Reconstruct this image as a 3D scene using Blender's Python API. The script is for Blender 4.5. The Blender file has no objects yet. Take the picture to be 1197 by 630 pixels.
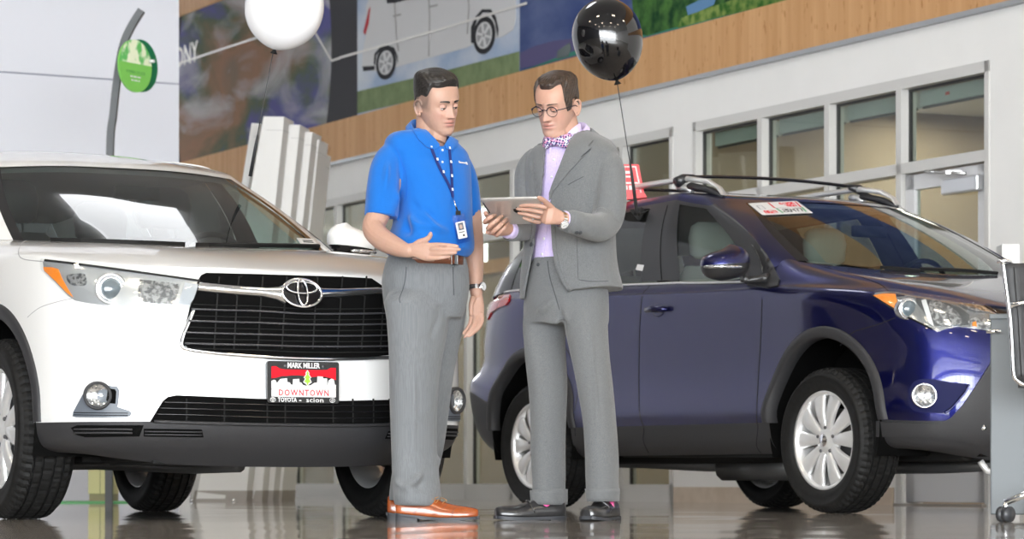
import bpy, bmesh, math, random
import numpy as np
from mathutils import Vector, Matrix
from mathutils.bvhtree import BVHTree
from mathutils.geometry import delaunay_2d_cdt
random.seed(7)
COL = bpy.context.scene.collection
PI = math.pi
CAMH, HOR, CXP, FP = 0.157, 562.0, 598.5, 3550.0

# ---------------------------------------------------------------- materials
def mat(name, col, rough=0.5, metal=0.0, coat=0.0, spec=0.5, emit=None, estr=0.0, sheen=0.0, aniso=0.0):
    m = bpy.data.materials.new(name); m.use_nodes = True
    b = m.node_tree.nodes['Principled BSDF']
    b.inputs['Base Color'].default_value = (*col, 1)
    b.inputs['Roughness'].default_value = rough
    b.inputs['Metallic'].default_value = metal
    b.inputs['Coat Weight'].default_value = coat
    b.inputs['Coat Roughness'].default_value = 0.03
    b.inputs['Specular IOR Level'].default_value = spec
    b.inputs['Sheen Weight'].default_value = sheen
    if emit:
        b.inputs['Emission Color'].default_value = (*emit, 1)
        b.inputs['Emission Strength'].default_value = estr
    return m

def nodes(m): return m.node_tree.nodes, m.node_tree.links, m.node_tree.nodes['Principled BSDF']

def noise_mat(name, c1, c2, scale=5, rough=0.5, detail=4, stretch=(1, 1, 1), bump=0.0, lo=.35, hi=.65, coords='Object', **kw):
    m = mat(name, c1, rough, **kw); N, L, b = nodes(m)
    tc = N.new('ShaderNodeTexCoord'); mp = N.new('ShaderNodeMapping'); mp.inputs['Scale'].default_value = stretch
    nz = N.new('ShaderNodeTexNoise'); nz.inputs['Scale'].default_value = scale; nz.inputs['Detail'].default_value = detail
    cr = N.new('ShaderNodeValToRGB'); e = cr.color_ramp.elements
    e[0].position = lo; e[0].color = (*c1, 1); e[1].position = hi; e[1].color = (*c2, 1)
    L.new(tc.outputs[coords], mp.inputs[0]); L.new(mp.outputs[0], nz.inputs['Vector']); L.new(nz.outputs[0], cr.inputs[0]); L.new(cr.outputs[0], b.inputs['Base Color'])
    if bump:
        bp = N.new('ShaderNodeBump'); bp.inputs['Strength'].default_value = bump; bp.inputs['Distance'].default_value = .01
        L.new(nz.outputs[0], bp.inputs['Height']); L.new(bp.outputs[0], b.inputs['Normal'])
    return m

def glass_mat(name, tint=(.8, .9, .88), ior=1.5, refl=1.0):
    m = bpy.data.materials.new(name); m.use_nodes = True; N = m.node_tree.nodes; L = m.node_tree.links
    N.remove(N['Principled BSDF'])
    t = N.new('ShaderNodeBsdfTransparent'); t.inputs[0].default_value = (*tint, 1)
    g = N.new('ShaderNodeBsdfGlossy'); g.inputs['Roughness'].default_value = 0.01; g.inputs[0].default_value = (refl, refl, refl, 1)
    lw = N.new('ShaderNodeLayerWeight'); lw.inputs[0].default_value = .5
    pw = N.new('ShaderNodeMath'); pw.operation = 'POWER'; pw.inputs[1].default_value = 4.5; L.new(lw.outputs['Facing'], pw.inputs[0])
    fr = N.new('ShaderNodeMath'); fr.operation = 'MULTIPLY_ADD'; f0 = ((ior - 1) / (ior + 1)) ** 2; fr.inputs[1].default_value = 1 - f0; fr.inputs[2].default_value = f0; L.new(pw.outputs[0], fr.inputs[0])
    mx = N.new('ShaderNodeMixShader')
    L.new(fr.outputs[0], mx.inputs[0]); L.new(t.outputs[0], mx.inputs[1]); L.new(g.outputs[0], mx.inputs[2])
    L.new(mx.outputs[0], N['Material Output'].inputs[0])
    return m

# ---------------------------------------------------------------- object helpers
def tag(o, label=None, cat=None, group=None, kind=None):
    if label: o['label'] = label
    if cat: o['category'] = cat
    if group: o['group'] = group
    if kind: o['kind'] = kind
    return o

def empty(name, loc=(0, 0, 0), rz=0, label=None, cat=None, group=None):
    o = bpy.data.objects.new(name, None); COL.objects.link(o); o.location = loc; o.rotation_euler = (0, 0, rz)
    o.empty_display_size = .1
    return tag(o, label, cat, group)

def mesh_obj(name, V, F, m=None, parent=None, smooth=True, loc=None, normals=None, mats=None, midx=None):
    me = bpy.data.meshes.new(name); me.from_pydata([tuple(map(float, v)) for v in V], [], [tuple(map(int, f)) for f in F]); me.update()
    if mats:
        for q in mats: me.materials.append(q)
        if midx is not None: me.polygons.foreach_set('material_index', list(midx))
    elif m: me.materials.append(m)
    me.polygons.foreach_set('use_smooth', [smooth] * len(me.polygons))
    if normals is not None: me.normals_split_custom_set_from_vertices([tuple(map(float, n)) for n in normals])
    o = bpy.data.objects.new(name, me); COL.objects.link(o)
    if parent: o.parent = parent
    if loc is not None: o.location = loc
    return o

def structure(o): o['kind'] = 'structure'; return o

class MB:
    """collects simple shapes into one mesh"""
    def __init__(s): s.V = []; s.F = []; s.S = []; s.M = []; s.mi = 0
    def add(s, V, F, smooth=False):
        n = len(s.V); s.V += [tuple(v) for v in V]; s.F += [tuple(i + n for i in f) for f in F]; s.S += [smooth] * len(F); s.M += [s.mi] * len(F); return s
    def box(s, c, d, rot=None, taper=None):
        V = []
        for z in (-.5, .5):
            for x, y in ((-.5, -.5), (.5, -.5), (.5, .5), (-.5, .5)):
                k = taper if (taper and z > 0) else 1
                V.append(Vector((x * d[0] * k, y * d[1] * k, z * d[2])))
        if rot is not None: V = [rot @ v for v in V]
        V = [v + Vector(c) for v in V]
        return s.add(V, [(3, 2, 1, 0), (4, 5, 6, 7), (0, 1, 5, 4), (1, 2, 6, 5), (2, 3, 7, 6), (3, 0, 4, 7)])
    def tube(s, pts, r, n=10, smooth=True, cap=True, flat=1.0, up=Vector((0, 0, 1))):
        pts = [Vector(p) for p in pts]; rs = r if isinstance(r, (list, tuple)) else [r] * len(pts)
        V = []; F = []
        prev = None
        for i, p in enumerate(pts):
            t = (pts[min(i + 1, len(pts) - 1)] - pts[max(i - 1, 0)]).normalized()
            a = t.cross(up) if prev is None else prev - t * prev.dot(t)
            if a.length < 1e-5: a = t.cross(Vector((1, 0, 0)))
            a.normalize(); prev = a; b = t.cross(a)
            for k in range(n):
                th = 2 * PI * k / n; V.append(p + (a * math.cos(th) + b * math.sin(th) * flat) * rs[i])
        for i in range(len(pts) - 1):
            for k in range(n): F.append((i * n + k, i * n + (k + 1) % n, (i + 1) * n + (k + 1) % n, (i + 1) * n + k))
        if cap: F.append(tuple(range(n - 1, -1, -1))); F.append(tuple((len(pts) - 1) * n + k for k in range(n)))
        return s.add(V, F, smooth)
    def cyl(s, p0, p1, r0, r1=None, n=24, smooth=True): return s.tube([p0, p1], [r0, r0 if r1 is None else r1], n, smooth)
    def lathe(s, prof, n=32, M=None, smooth=True):
        """prof: list of (r, z) around local z; M maps local to target"""
        V = []; F = []
        for r, z in prof:
            for k in range(n):
                th = 2 * PI * k / n; v = Vector((r * math.cos(th), r * math.sin(th), z)); V.append(M @ v if M else v)
        for i in range(len(prof) - 1):
            for k in range(n): F.append((i * n + k, i * n + (k + 1) % n, (i + 1) * n + (k + 1) % n, (i + 1) * n + k))
        return s.add(V, F, smooth)
    def prism(s, poly, z0, z1, M=None, smooth=False):
        n = len(poly); V = [Vector((x, y, z0)) for x, y in poly] + [Vector((x, y, z1)) for x, y in poly]
        if M: V = [M @ v for v in V]
        F = [tuple(range(n - 1, -1, -1)), tuple(range(n, 2 * n))] + [(i, (i + 1) % n, n + (i + 1) % n, n + i) for i in range(n)]
        return s.add(V, F, smooth)
    def grid(s, P, smooth=True, closeu=False):
        nr, nc = len(P), len(P[0]); V = [p for row in P for p in row]; F = []
        for i in range(nr - 1):
            for j in range(nc if closeu else nc - 1):
                k = (j + 1) % nc; F.append((i * nc + j, i * nc + k, (i + 1) * nc + k, (i + 1) * nc + j))
        return s.add(V, F, smooth)
    def build(s, name, m=None, parent=None, loc=None, mats=None, bevel=0, fix=True, sub=0):
        me = bpy.data.meshes.new(name); me.from_pydata([tuple(v) for v in s.V], [], s.F); me.update()
        for q in (mats or [m]):
            if q: me.materials.append(q)
        me.polygons.foreach_set('use_smooth', s.S); me.polygons.foreach_set('material_index', s.M)
        if fix:
            bm = bmesh.new(); bm.from_mesh(me); bmesh.ops.recalc_face_normals(bm, faces=bm.faces); bm.to_mesh(me); bm.free()
        o = bpy.data.objects.new(name, me); COL.objects.link(o)
        if parent: o.parent = parent
        if loc is not None: o.location = loc
        if bevel:
            b = o.modifiers.new('b', 'BEVEL'); b.width = bevel; b.segments = 2; b.limit_method = 'ANGLE'; b.angle_limit = math.radians(40); b.harden_normals = False
        if sub:
            b = o.modifiers.new('s', 'SUBSURF'); b.levels = b.render_levels = sub
        return o

def copy_tree(o, parent=None):
    c = o.copy(); COL.objects.link(c)
    if parent: c.parent = parent
    for ch in list(o.children): copy_tree(ch, c)
    return c

def text_mesh(s, size, extr=.0005, font=None, align='CENTER', shear=0, bold=0, space=1.0, sx=1.0):
    """lettering as mesh data, lying in local xy"""
    cu = bpy.data.curves.new('lettering', 'FONT'); cu.body = s; cu.size = size; cu.extrude = extr; cu.align_x = align; cu.align_y = 'CENTER'
    cu.offset = bold; cu.shear = shear; cu.space_character = space; cu.resolution_u = 2
    o = bpy.data.objects.new('lettering', cu); COL.objects.link(o)
    dg = bpy.context.evaluated_depsgraph_get(); me = bpy.data.meshes.new_from_object(o.evaluated_get(dg))
    bpy.data.objects.remove(o)
    if sx != 1.0:
        for v in me.vertices: v.co.x *= sx
    return me

def lettering(name, s, size, M, m, parent=None, **kw):
    me = text_mesh(s, size, **kw); me.transform(M); me.materials.clear(); me.materials.append(m)
    o = bpy.data.objects.new(name, me); COL.objects.link(o)
    if parent: o.parent = parent
    return o

def catmull(pts, n=8, closed=False):
    pts = [np.array(p, float) for p in pts]; out = []; N = len(pts)
    rng = range(N if closed else N - 1)
    for i in rng:
        g = (lambda k: pts[k % N]) if closed else (lambda k: pts[min(max(k, 0), N - 1)])
        p0, p1, p2, p3 = g(i - 1), g(i), g(i + 1), g(i + 2)
        for k in range(n):
            t = k / n
            out.append(.5 * ((2 * p1) + (-p0 + p2) * t + (2 * p0 - 5 * p1 + 4 * p2 - p3) * t * t + (-p0 + 3 * p1 - 3 * p2 + p3) * t ** 3))
    if not closed: out.append(pts[-1])
    return out

def frame(origin, x, y, z):
    """matrix from three axes"""
    return Matrix(((x[0], y[0], z[0], origin[0]), (x[1], y[1], z[1], origin[1]), (x[2], y[2], z[2], origin[2]), (0, 0, 0, 1)))

# photograph measurements: a point at depth Y seen at image position (x, y)
def at(x, y, Y): return Vector(((x - CXP) / FP * Y, Y, CAMH + (HOR - y) / FP * Y))
def px(P): return (CXP + FP * P[0] / P[1], HOR - FP * (P[2] - CAMH) / P[1])
def rrect(w_, h_, r, n=5):
    o = []
    for cx_, cy_, a0 in ((w_ / 2 - r, h_ / 2 - r, 0), (-w_ / 2 + r, h_ / 2 - r, PI / 2), (-w_ / 2 + r, -h_ / 2 + r, PI), (w_ / 2 - r, -h_ / 2 + r, 1.5 * PI)):
        for k in range(n + 1): a = a0 + PI / 2 * k / n; o.append((cx_ + r * math.cos(a), cy_ + r * math.sin(a)))
    return o
# ================================================================ camera, world, light
cam_d = bpy.data.cameras.new('camera'); cam = bpy.data.objects.new('camera', cam_d); COL.objects.link(cam)
cam.location = (0, 0, CAMH); cam.rotation_euler = (PI / 2, 0, 0)
cam_d.sensor_width = 36; cam_d.lens = FP / 1197 * 36; cam_d.shift_y = (HOR - 315) / 1197; cam_d.clip_end = 200; cam_d.clip_start = .5
cam_d.dof.use_dof = True; cam_d.dof.focus_distance = 12.3; cam_d.dof.aperture_fstop = 5.6
sc = bpy.context.scene; sc.camera = cam
sc.view_settings.view_transform = 'Standard'; sc.view_settings.look = 'None'; sc.view_settings.gamma = 1; sc.view_settings.exposure = 1.08
sc.view_settings.use_curve_mapping = False
w = bpy.data.worlds.new('world'); sc.world = w; w.use_nodes = True
bg = w.node_tree.nodes['Background']; bg.inputs[0].default_value = (.93, .97, 1.0, 1); bg.inputs[1].default_value = 13.0

M = {}
M['white_wall'] = noise_mat('white_wall', (.78, .77, .75), (.80, .79, .77), 3, .7)
M['partition'] = mat('partition', (.66, .67, .72), .7, spec=.15)
M['frame'] = mat('frame_aluminium', (.55, .54, .52), .45, .0)
M['frame_dark'] = mat('frame_gasket', (.03, .03, .03), .5)
M['metal_strip'] = mat('metal_strip', (.35, .36, .37), .4, .6)
M['office'] = noise_mat('office_wall', (.27, .215, .16), (.30, .24, .18), .7, .9, spec=.1)
M['stone'] = noise_mat('stone_base', (.52, .42, .32), (.58, .48, .38), 9, .5)
M['glass'] = glass_mat('window_glass', (.80, .84, .80), 1.45)
M['ceil'] = mat('ceiling_paint', (.55, .55, .55), .9)

def wood_mat():
    m = mat('bamboo_panel', (.70, .45, .25), .7, spec=.15); N, L, b = nodes(m)
    tc = N.new('ShaderNodeTexCoord')
    def nz(scale, st, det=3):
        mp = N.new('ShaderNodeMapping'); mp.inputs['Scale'].default_value = st; n = N.new('ShaderNodeTexNoise'); n.inputs['Scale'].default_value = scale; n.inputs['Detail'].default_value = det
        L.new(tc.outputs['Object'], mp.inputs[0]); L.new(mp.outputs[0], n.inputs['Vector']); return n
    a = nz(14, (1, 1, .03)); c = nz(30, (1, 1, .35), 2)
    cr = N.new('ShaderNodeValToRGB'); e = cr.color_ramp.elements; e[0].position = .3; e[0].color = (.50, .27, .115, 1); e[1].position = .7; e[1].color = (.60, .345, .165, 1)
    cr2 = N.new('ShaderNodeValToRGB'); e = cr2.color_ramp.elements; e[0].position = .27; e[0].color = (.72, .62, .5, 1); e[1].position = .36; e[1].color = (1, 1, 1, 1)
    mx = N.new('ShaderNodeMix'); mx.data_type = 'RGBA'; mx.blend_type = 'MULTIPLY'; mx.inputs[0].default_value = 1
    L.new(a.outputs[0], cr.inputs[0]); L.new(c.outputs[0], cr2.inputs[0]); L.new(cr.outputs[0], mx.inputs[6]); L.new(cr2.outputs[0], mx.inputs[7]); L.new(mx.outputs[2], b.inputs['Base Color'])
    return m
M['wood'] = wood_mat()

def floor_mat():
    m = mat('polished_tile', (.55, .50, .45), .05, spec=.9); N, L, b = nodes(m)
    tc = N.new('ShaderNodeTexCoord'); mp = N.new('ShaderNodeMapping'); mp.inputs['Rotation'].default_value = (0, 0, math.radians(26))
    br = N.new('ShaderNodeTexBrick'); br.offset = 0; br.inputs['Scale'].default_value = 1; br.inputs['Brick Width'].default_value = .6; br.inputs['Row Height'].default_value = .6
    br.inputs['Mortar Size'].default_value = .004; br.inputs['Mortar Smooth'].default_value = 0
    br.inputs['Color1'].default_value = (.62, .57, .52, 1); br.inputs['Color2'].default_value = (.56, .52, .47, 1); br.inputs['Mortar'].default_value = (.12, .11, .10, 1)
    nz = N.new('ShaderNodeTexNoise'); nz.inputs['Scale'].default_value = 6; nz.inputs['Detail'].default_value = 6
    mx = N.new('ShaderNodeMix'); mx.data_type = 'RGBA'; mx.blend_type = 'MULTIPLY'; mx.inputs[0].default_value = .35
    L.new(tc.outputs['Object'], mp.inputs[0]); L.new(mp.outputs[0], br.inputs['Vector']); L.new(tc.outputs['Object'], nz.inputs['Vector'])
    L.new(br.outputs[0], mx.inputs[6]); L.new(nz.outputs[0], mx.inputs[7]); L.new(mx.outputs[2], b.inputs['Base Color'])
    n2 = N.new('ShaderNodeTexNoise'); n2.inputs['Scale'].default_value = 1.6; n2.inputs['Detail'].default_value = 3
    bp = N.new('ShaderNodeBump'); bp.inputs['Strength'].default_value = .12; bp.inputs['Distance'].default_value = .005
    L.new(mp.outputs[0], n2.inputs['Vector']); L.new(n2.outputs[0], bp.inputs['Height'])
    # every tile is laid with its own very slight tilt
    def vm(op, a, c=None):
        v = N.new('ShaderNodeVectorMath'); v.operation = op; L.new(a, v.inputs[0])
        if c is not None:
            if isinstance(c, tuple): v.inputs[1].default_value = c
            else: L.new(c, v.inputs[1])
        return v.outputs[0]
    cell = vm('FLOOR', vm('MULTIPLY', mp.outputs[0], (1 / .6, 1 / .6, 1))); wn = N.new('ShaderNodeTexWhiteNoise'); L.new(cell, wn.inputs['Vector'])
    tl = vm('MULTIPLY', vm('SUBTRACT', wn.outputs['Color'], (.5, .5, .5)), (.008, .008, 0)); L.new(vm('NORMALIZE', vm('ADD', bp.outputs[0], tl)), b.inputs['Normal'])
    return m
M['floor'] = floor_mat()

# ================================================================ wall plane (receding to the left)
WP = Vector((2.956, 18.79, 0)); WD = Vector((-.4469, .8946, 0)); WN = Vector((-.8946, -.4469, 0)); UPV = Vector((0, 0, 1))
def wt(x): a = (x - CXP) / FP; Y = 12.343 / (a + .4996); return (Y - 18.79) / .8946
def wz(x, y): a = (x - CXP) / FP; Y = 12.343 / (a + .4996); return CAMH + (HOR - y) / FP * Y
def W(t, z, o=0): return WP + WD * t + UPV * z + WN * o
def wbox(mb, t0, t1, z0, z1, o0, o1):
    V = [W(t, z, o) for z in (z0, z1) for t, o in ((t0, o0), (t1, o0), (t1, o1), (t0, o1))]
    mb.add(V, [(3, 2, 1, 0), (4, 5, 6, 7), (0, 1, 5, 4), (1, 2, 6, 5), (2, 3, 7, 6), (3, 0, 4, 7)])
def wpoly(mb, pts, o, th=.004):
    """flat polygon printed on the wall, pts are (t, z)"""
    n = len(pts); V = [W(t, z, o) for t, z in pts] + [W(t, z, o - th) for t, z in pts]
    mb.add(V, [tuple(range(n)), tuple(range(2 * n - 1, n - 1, -1))] + [(i, (i + 1) % n, n + (i + 1) % n, n + i) for i in range(n)])

structure(MB().box((0, 12, -.05), (60, 64, .1)).build('floor', M['floor']))
b = MB()
T1, T2, T3 = 3.66, 3.96, 14.0
HEAD = 2.76
wbox(b, -8, 0, 0, 3.06, 0, -.15); wbox(b, T1, T2, 0, 3.06, 0, -.15); wbox(b, T3, 22, 0, 3.06, 0, -.15)
wbox(b, 0, T1, HEAD, 3.06, 0, -.15); wbox(b, T2, T3, HEAD, 3.06, 0, -.15); wbox(b, .95, T1, 0, .75, 0, -.15)
wbox(b, -8, 22, 3.06, 7, 0, -.15)
structure(b.build('wall_right', M['white_wall']))
b = MB(); wbox(b, 1.06, T1, 0, .112, .012, 0); wbox(b, T1, T2 - .02, 0, .112, .012, 0); structure(b.build('baseboard_right', M['stone']))
b = MB(); wbox(b, -8, 22, 3.06, 3.09, .045, 0); structure(b.build('trim_1', M['metal_strip']))
b = MB(); wbox(b, -8, 22, 3.09, 3.46, .03, 0); wbox(b, -8, 22, 4.98, 7, .03, 0); structure(b.build('trim_2', M['wood']))

# storefront windows: frame with panes
def storefront(name, t0, t1, mull, z0, transom=True, door=None):
    f = MB(); fo, fi = .01, -.11
    wbox(f, t0, t0 + .045, 0 if door else z0, HEAD, fo, fi); wbox(f, t1 - .045, t1, z0, HEAD, fo, fi); wbox(f, t0, t1, HEAD - .07, HEAD, fo, fi)
    for m in mull: wbox(f, m - .03, m + .03, z0 if m != door else 0, HEAD - .07, fo, fi)
    if transom: wbox(f, t0 + .04, t1 - .04, 2.14, 2.21, fo, fi)
    wbox(f, (door or t0), t1, z0, z0 + (.13 if z0 < .1 else .06), fo, fi)
    fr = structure(f.build(name, M['frame']))
    edges = [t0 + .045] + sorted(mull) + [t1 - .045]
    for i in range(len(edges) - 1):
        a = edges[i] + (.03 if i else 0); c = edges[i + 1] - (.03 if i < len(edges) - 2 else 0)
        lo = 2.21 if (door and i == 0) else z0 + .06
        g = MB(); wbox(g, a, c, lo, HEAD - .07, -.06, -.066); g.build('pane', M['glass'], fr)
        k = MB()
        for (q0, q1) in ((a, a + .012), (c - .012, c)): wbox(k, q0, q1, lo, HEAD - .07, -.05, -.075)
        wbox(k, a, c, HEAD - .085, HEAD - .07, -.05, -.075); k.build('gasket', M['frame_dark'], fr)
    return fr
m1 = [wt(1051.5), wt(967.5), wt(889)]
storefront('window_1', 0.0, T1, m1, .75, door=wt(1051.5))
m2 = [wt(x) for x in (727, 668, 599, 545, 491, 393, 340, 300)]
storefront('window_2', T2, T3, m2, 0.0)

# glazed door with closer
f = MB(); d0, d1 = .05, wt(1051.5) - .035; o0, o1 = -.02, -.07
wbox(f, d1 - .105, d1, .02, 2.13, o0, o1); wbox(f, d0, d0 + .105, .02, 2.13, o0, o1); wbox(f, d0, d1, 2.03, 2.13, o0, o1); wbox(f, d0, d1, .02, .30, o0, o1)
dr = structure(f.build('door_1', mat('door_paint', (.62, .62, .63), .4), bevel=.004))
g = MB(); wbox(g, d0 + .1, d1 - .1, .30, 2.03, -.042, -.048); g.build('pane', M['glass'], dr)
c = MB(); wbox(c, d0 + .03, d0 + .42, 1.96, 2.06, .045, -.015); co = c.build('door_closer', mat('brushed_metal', (.62, .63, .65), .3, .7), dr, bevel=.012)
c = MB(); c.tube([W(.2, 2.075, .04), W(.42, 2.10, .10), W(.62, 2.125, .05)], .011, 8); c.box(W(.32, 2.09, .05), (.1, .05, .02)); c.build('closer_arm', mat('closer_arm_metal', (.5, .5, .5), .3, .8), co)
M['threshold'] = mat('threshold', (.25, .22, .19), .4)
b = MB(); wbox(b, .02, wt(1051.5), 0, .012, .05, -.1); structure(b.build('trim_3', M['threshold']))

# rooms behind the glass
b = MB(); wbox(b, -3, 22, 0, 3.0, -3.6, -3.75); wbox(b, -3, -2.9, 0, 3.0, -.15, -3.6); wbox(b, 3.75, 3.87, 0, 3.0, -.15, -3.6); wbox(b, 21.9, 22, 0, 3.0, -.15, -3.6)
structure(b.build('wall_office', M['office']))
b = MB(); wbox(b, -3, 22, 2.95, 3.04, -.15, -3.6); structure(b.build('ceiling_office', mat('office_ceiling', (.5, .47, .42), .9)))
b = MB(); wbox(b, -3, 22, 2.42, 2.56, -3.5, -3.6); structure(b.build('trim_4', M['wood']))
b = MB(); p0 = at(553, 306, 31.0); p1 = at(570, 243, 31.0); b.box(((p0.x + p1.x) / 2, 31.0, (p0.z + p1.z) / 2), (p1.x - p0.x, .03, p1.z - p0.z)); structure(b.build('window_5', mat('daylit_pane', (.8, .85, .9), .5, emit=(.95, .98, 1.0), estr=1.1)))
# roller blind cassettes behind the upper panes
M['blind'] = mat('blind_fabric', (.42, .48, .47), .7)
k = 0
lab = ['blind cassette behind the upper pane above the glazed door', 'blind cassette behind the upper pane next to the door pane', 'blind cassette behind the third upper pane from the door', 'blind cassette behind the fourth upper pane, farthest from the door']
ed = [0.045] + sorted(m1) + [T1 - .045]
for i in range(4):
    c = MB(); wbox(c, ed[i] + .04, ed[i + 1] - .04, 2.585, 2.685, -.13, -.20)
    o = c.build('roller_blind', M['blind']); tag(o, lab[i], 'blind', 'roller blinds in the office windows')
    c = MB(); wbox(c, ed[i] + .04, ed[i + 1] - .04, 2.57, 2.587, -.15, -.17); c.build('bottom_rail', M['frame_dark'], o)
    if i == 0:
        c = MB(); wbox(c, .62, .66, 2.625, 2.645, -.125, -.13); c.build('sticker', mat('red_sticker', (.6, .05, .04), .5), o)

# left partition wall
PA = Vector((-2.632, 24.0, 0)); PB = Vector((-3.925, 23.28, 0)); pd = (PB - PA).normalized(); pn = Vector((pd.y, -pd.x, 0)); pn = pn if pn.y < 0 else -pn
def PW(t, z, o=0): return PA + pd * t + UPV * z + pn * o
def pbox(mb, t0, t1, z0, z1, o0, o1):
    V = [PW(t, z, o) for z in (z0, z1) for t, o in ((t0, o0), (t1, o0), (t1, o1), (t0, o1))]
    mb.add(V, [(3, 2, 1, 0), (4, 5, 6, 7), (0, 1, 5, 4), (1, 2, 6, 5), (2, 3, 7, 6), (3, 0, 4, 7)])
b = MB(); pbox(b, 0, 9, 0, 3.286, 0, -.2); pbox(b, 0, 9, 3.298, 6.5, 0, -.2); b.mi = 1; pbox(b, .004, 9, 3.286, 3.298, -.012, -.19)
structure(b.build('wall_left', mats=[M['partition'], mat('joint', (.25, .26, .33), .6)]))

# ceiling, side and street front of the showroom (behind the camera)
structure(MB().box((0, 9, 7.05), (40, 56, .1)).build('ceiling', M['ceil']))
b = MB()
for i in range(14):
    x = -15.6 + i * 2.4
    b.box((x, -13, 3.5), (.14, .2, 7))
for z in (.15, 3.1, 5.2, 6.9): b.box((0, -13, z), (32, .2, .14))
structure(b.build('window_3', M['frame']))
structure(MB().box((0, -13, 5.6), (40, .25, .5)).build('wall_front', M['white_wall']))
structure(MB().box((-14, 0, 3.5), (.2, 27, 7)).build('wall_side_left', mat('grey_side_wall', (.10, .10, .11), .8)))
structure(MB().box((16, 0, 3.5), (.2, 50, 7)).build('wall_side', M['white_wall']))
M['far_wall'] = mat('far_wall', (.13, .13, .13), .8)
structure(MB().box((-14, 27, 3.5), (.2, 29, 7)).build('wall_back_left', M['far_wall']))
structure(MB().box((-10, 41, 3.5), (12, .2, 7)).build('wall_back', M['far_wall']))
# daylight portals in the two glazed fronts
def area(name, loc, rot, sx, sy, power=0, col=(1, 1, 1), portal=False):
    l = bpy.data.lights.new(name, 'AREA'); l.shape = 'RECTANGLE'; l.size = sx; l.size_y = sy; l.energy = power; l.color = col
    if portal: l.cycles.is_portal = True
    o = bpy.data.objects.new(name, l); COL.objects.link(o); o.location = loc; o.rotation_euler = rot; return o
area('front_portal', (0, -12.8, 3.5), (PI / 2, 0, 0), 32, 7, portal=True)
# ceiling lamps
lm = mat('lamp_diffuser', (1, .9, .75), .5, emit=(1, .84, .62), estr=22)
hm = mat('lamp_housing', (.5, .5, .5), .4, .5)
spots = [(x, y) for y in (1, 6, 11, 16, 21) for x in (-6.5, -2.2, 2.2, 6.5) if not (y > 12)]
for i, (x, y) in enumerate(spots):
    h = MB().box((0, 0, 0), (.9, .5, .12)).build('ceiling_lamp', hm, loc=(x, y, 6.9)); tag(h, 'rectangular ceiling lamp with warm light over the showroom floor', 'lamp', 'showroom ceiling lamps')
    MB().box((0, 0, -.065), (.8, .4, .01)).build('diffuser', lm, h)
for x in (1.4, 2.9, 6, 9, 12, 15, 18):
    p = W(x, 2.9, -1.9); area('office_light', p, (0, 0, 0), 1.0, 1.0, 22, (1, .93, .8))
# ================================================================ vehicle toolkit (u forward, v to the vehicle's right, w up)
def bmat(n_ctrl, sub, mirror0=False, mirror1=False):
    """sampling matrix for a uniform cubic B-spline through nearly all control points; sub samples per span"""
    N = n_ctrl; ts = []
    for i in range(N - 1):
        for k in range(sub): ts.append(i + k / sub)
    ts.append(N - 1)
    ts = np.array(ts); B = np.zeros((len(ts), N + 2))
    for r, t in enumerate(ts):
        i = min(int(t), N - 2); f = t - i
        c = [(1 - f) ** 3 / 6, (3 * f ** 3 - 6 * f * f + 4) / 6, (-3 * f ** 3 + 3 * f * f + 3 * f + 1) / 6, f ** 3 / 6]
        for k in range(4): B[r, i + k] += c[k]
    return B

def ghosts(P, axis, m0, m1):
    """extend control points by one on both ends; mirrored across v=0 or extrapolated"""
    P = np.moveaxis(P, axis, 0)
    def mir(q): q = q.copy(); q[..., 1] *= -1; return q
    a = mir(P[1]) if m0 else 2 * P[0] - P[1]
    z = mir(P[-2]) if m1 else 2 * P[-1] - P[-2]
    return np.moveaxis(np.concatenate([a[None], P, z[None]]), 0, axis)

def surf(P, sr, sc_, m_col=(True, True), m_row=(False, False), tight=2):
    """P (rows, cols, 3) -> dense grid, near-interpolating C2 surface"""
    P = np.array(P, float); R, C = P.shape[:2]; Q = P.copy()
    K = lambda n, s: bmat(n, s)
    for it in range(tight):
        G = ghosts(ghosts(Q, 0, *m_row), 1, *m_col)
        E = np.einsum('ai,bj,ijk->abk', K(R, 1), K(C, 1), G)
        Q = Q + (P - E)
        if m_col[0]: Q[:, 0, 1] = P[:, 0, 1]
    G = ghosts(ghosts(Q, 0, *m_row), 1, *m_col)
    D = np.einsum('ai,bj,ijk->abk', K(R, sr), K(C, sc_), G)
    if m_col[0]: D[:, 0, 1] = 0
    if m_col[1]: D[:, -1, 1] = 0
    return D

def grid_normals(D, mirror_cols=True):
    E = D
    if mirror_cols:
        a = D[:, 1:2].copy(); a[..., 1] *= -1; z = D[:, -2:-1].copy(); z[..., 1] *= -1
        E = np.concatenate([a, D, z], 1)
        dc = E[:, 2:] - E[:, :-2]
    else: dc = np.gradient(D, axis=1)
    dr = np.gradient(D, axis=0)
    n = np.cross(dc, dr); l = np.linalg.norm(n, axis=-1, keepdims=True); bad = l[..., 0] < 1e-9
    n = n / np.maximum(l, 1e-9)
    # fill degenerate spots from neighbours
    for it in range(30):
        if not bad.any(): break
        for (i, j) in zip(*np.where(bad)):
            acc = np.zeros(3)
            for di, dj in ((1, 0), (-1, 0), (0, 1), (0, -1)):
                a, b2 = i + di, j + dj
                if 0 <= a < n.shape[0] and 0 <= b2 < n.shape[1] and not bad[a, b2]: acc += n[a, b2]
            if np.linalg.norm(acc) > 1e-6: n[i, j] = acc / np.linalg.norm(acc); bad[i, j] = False
    return n

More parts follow.
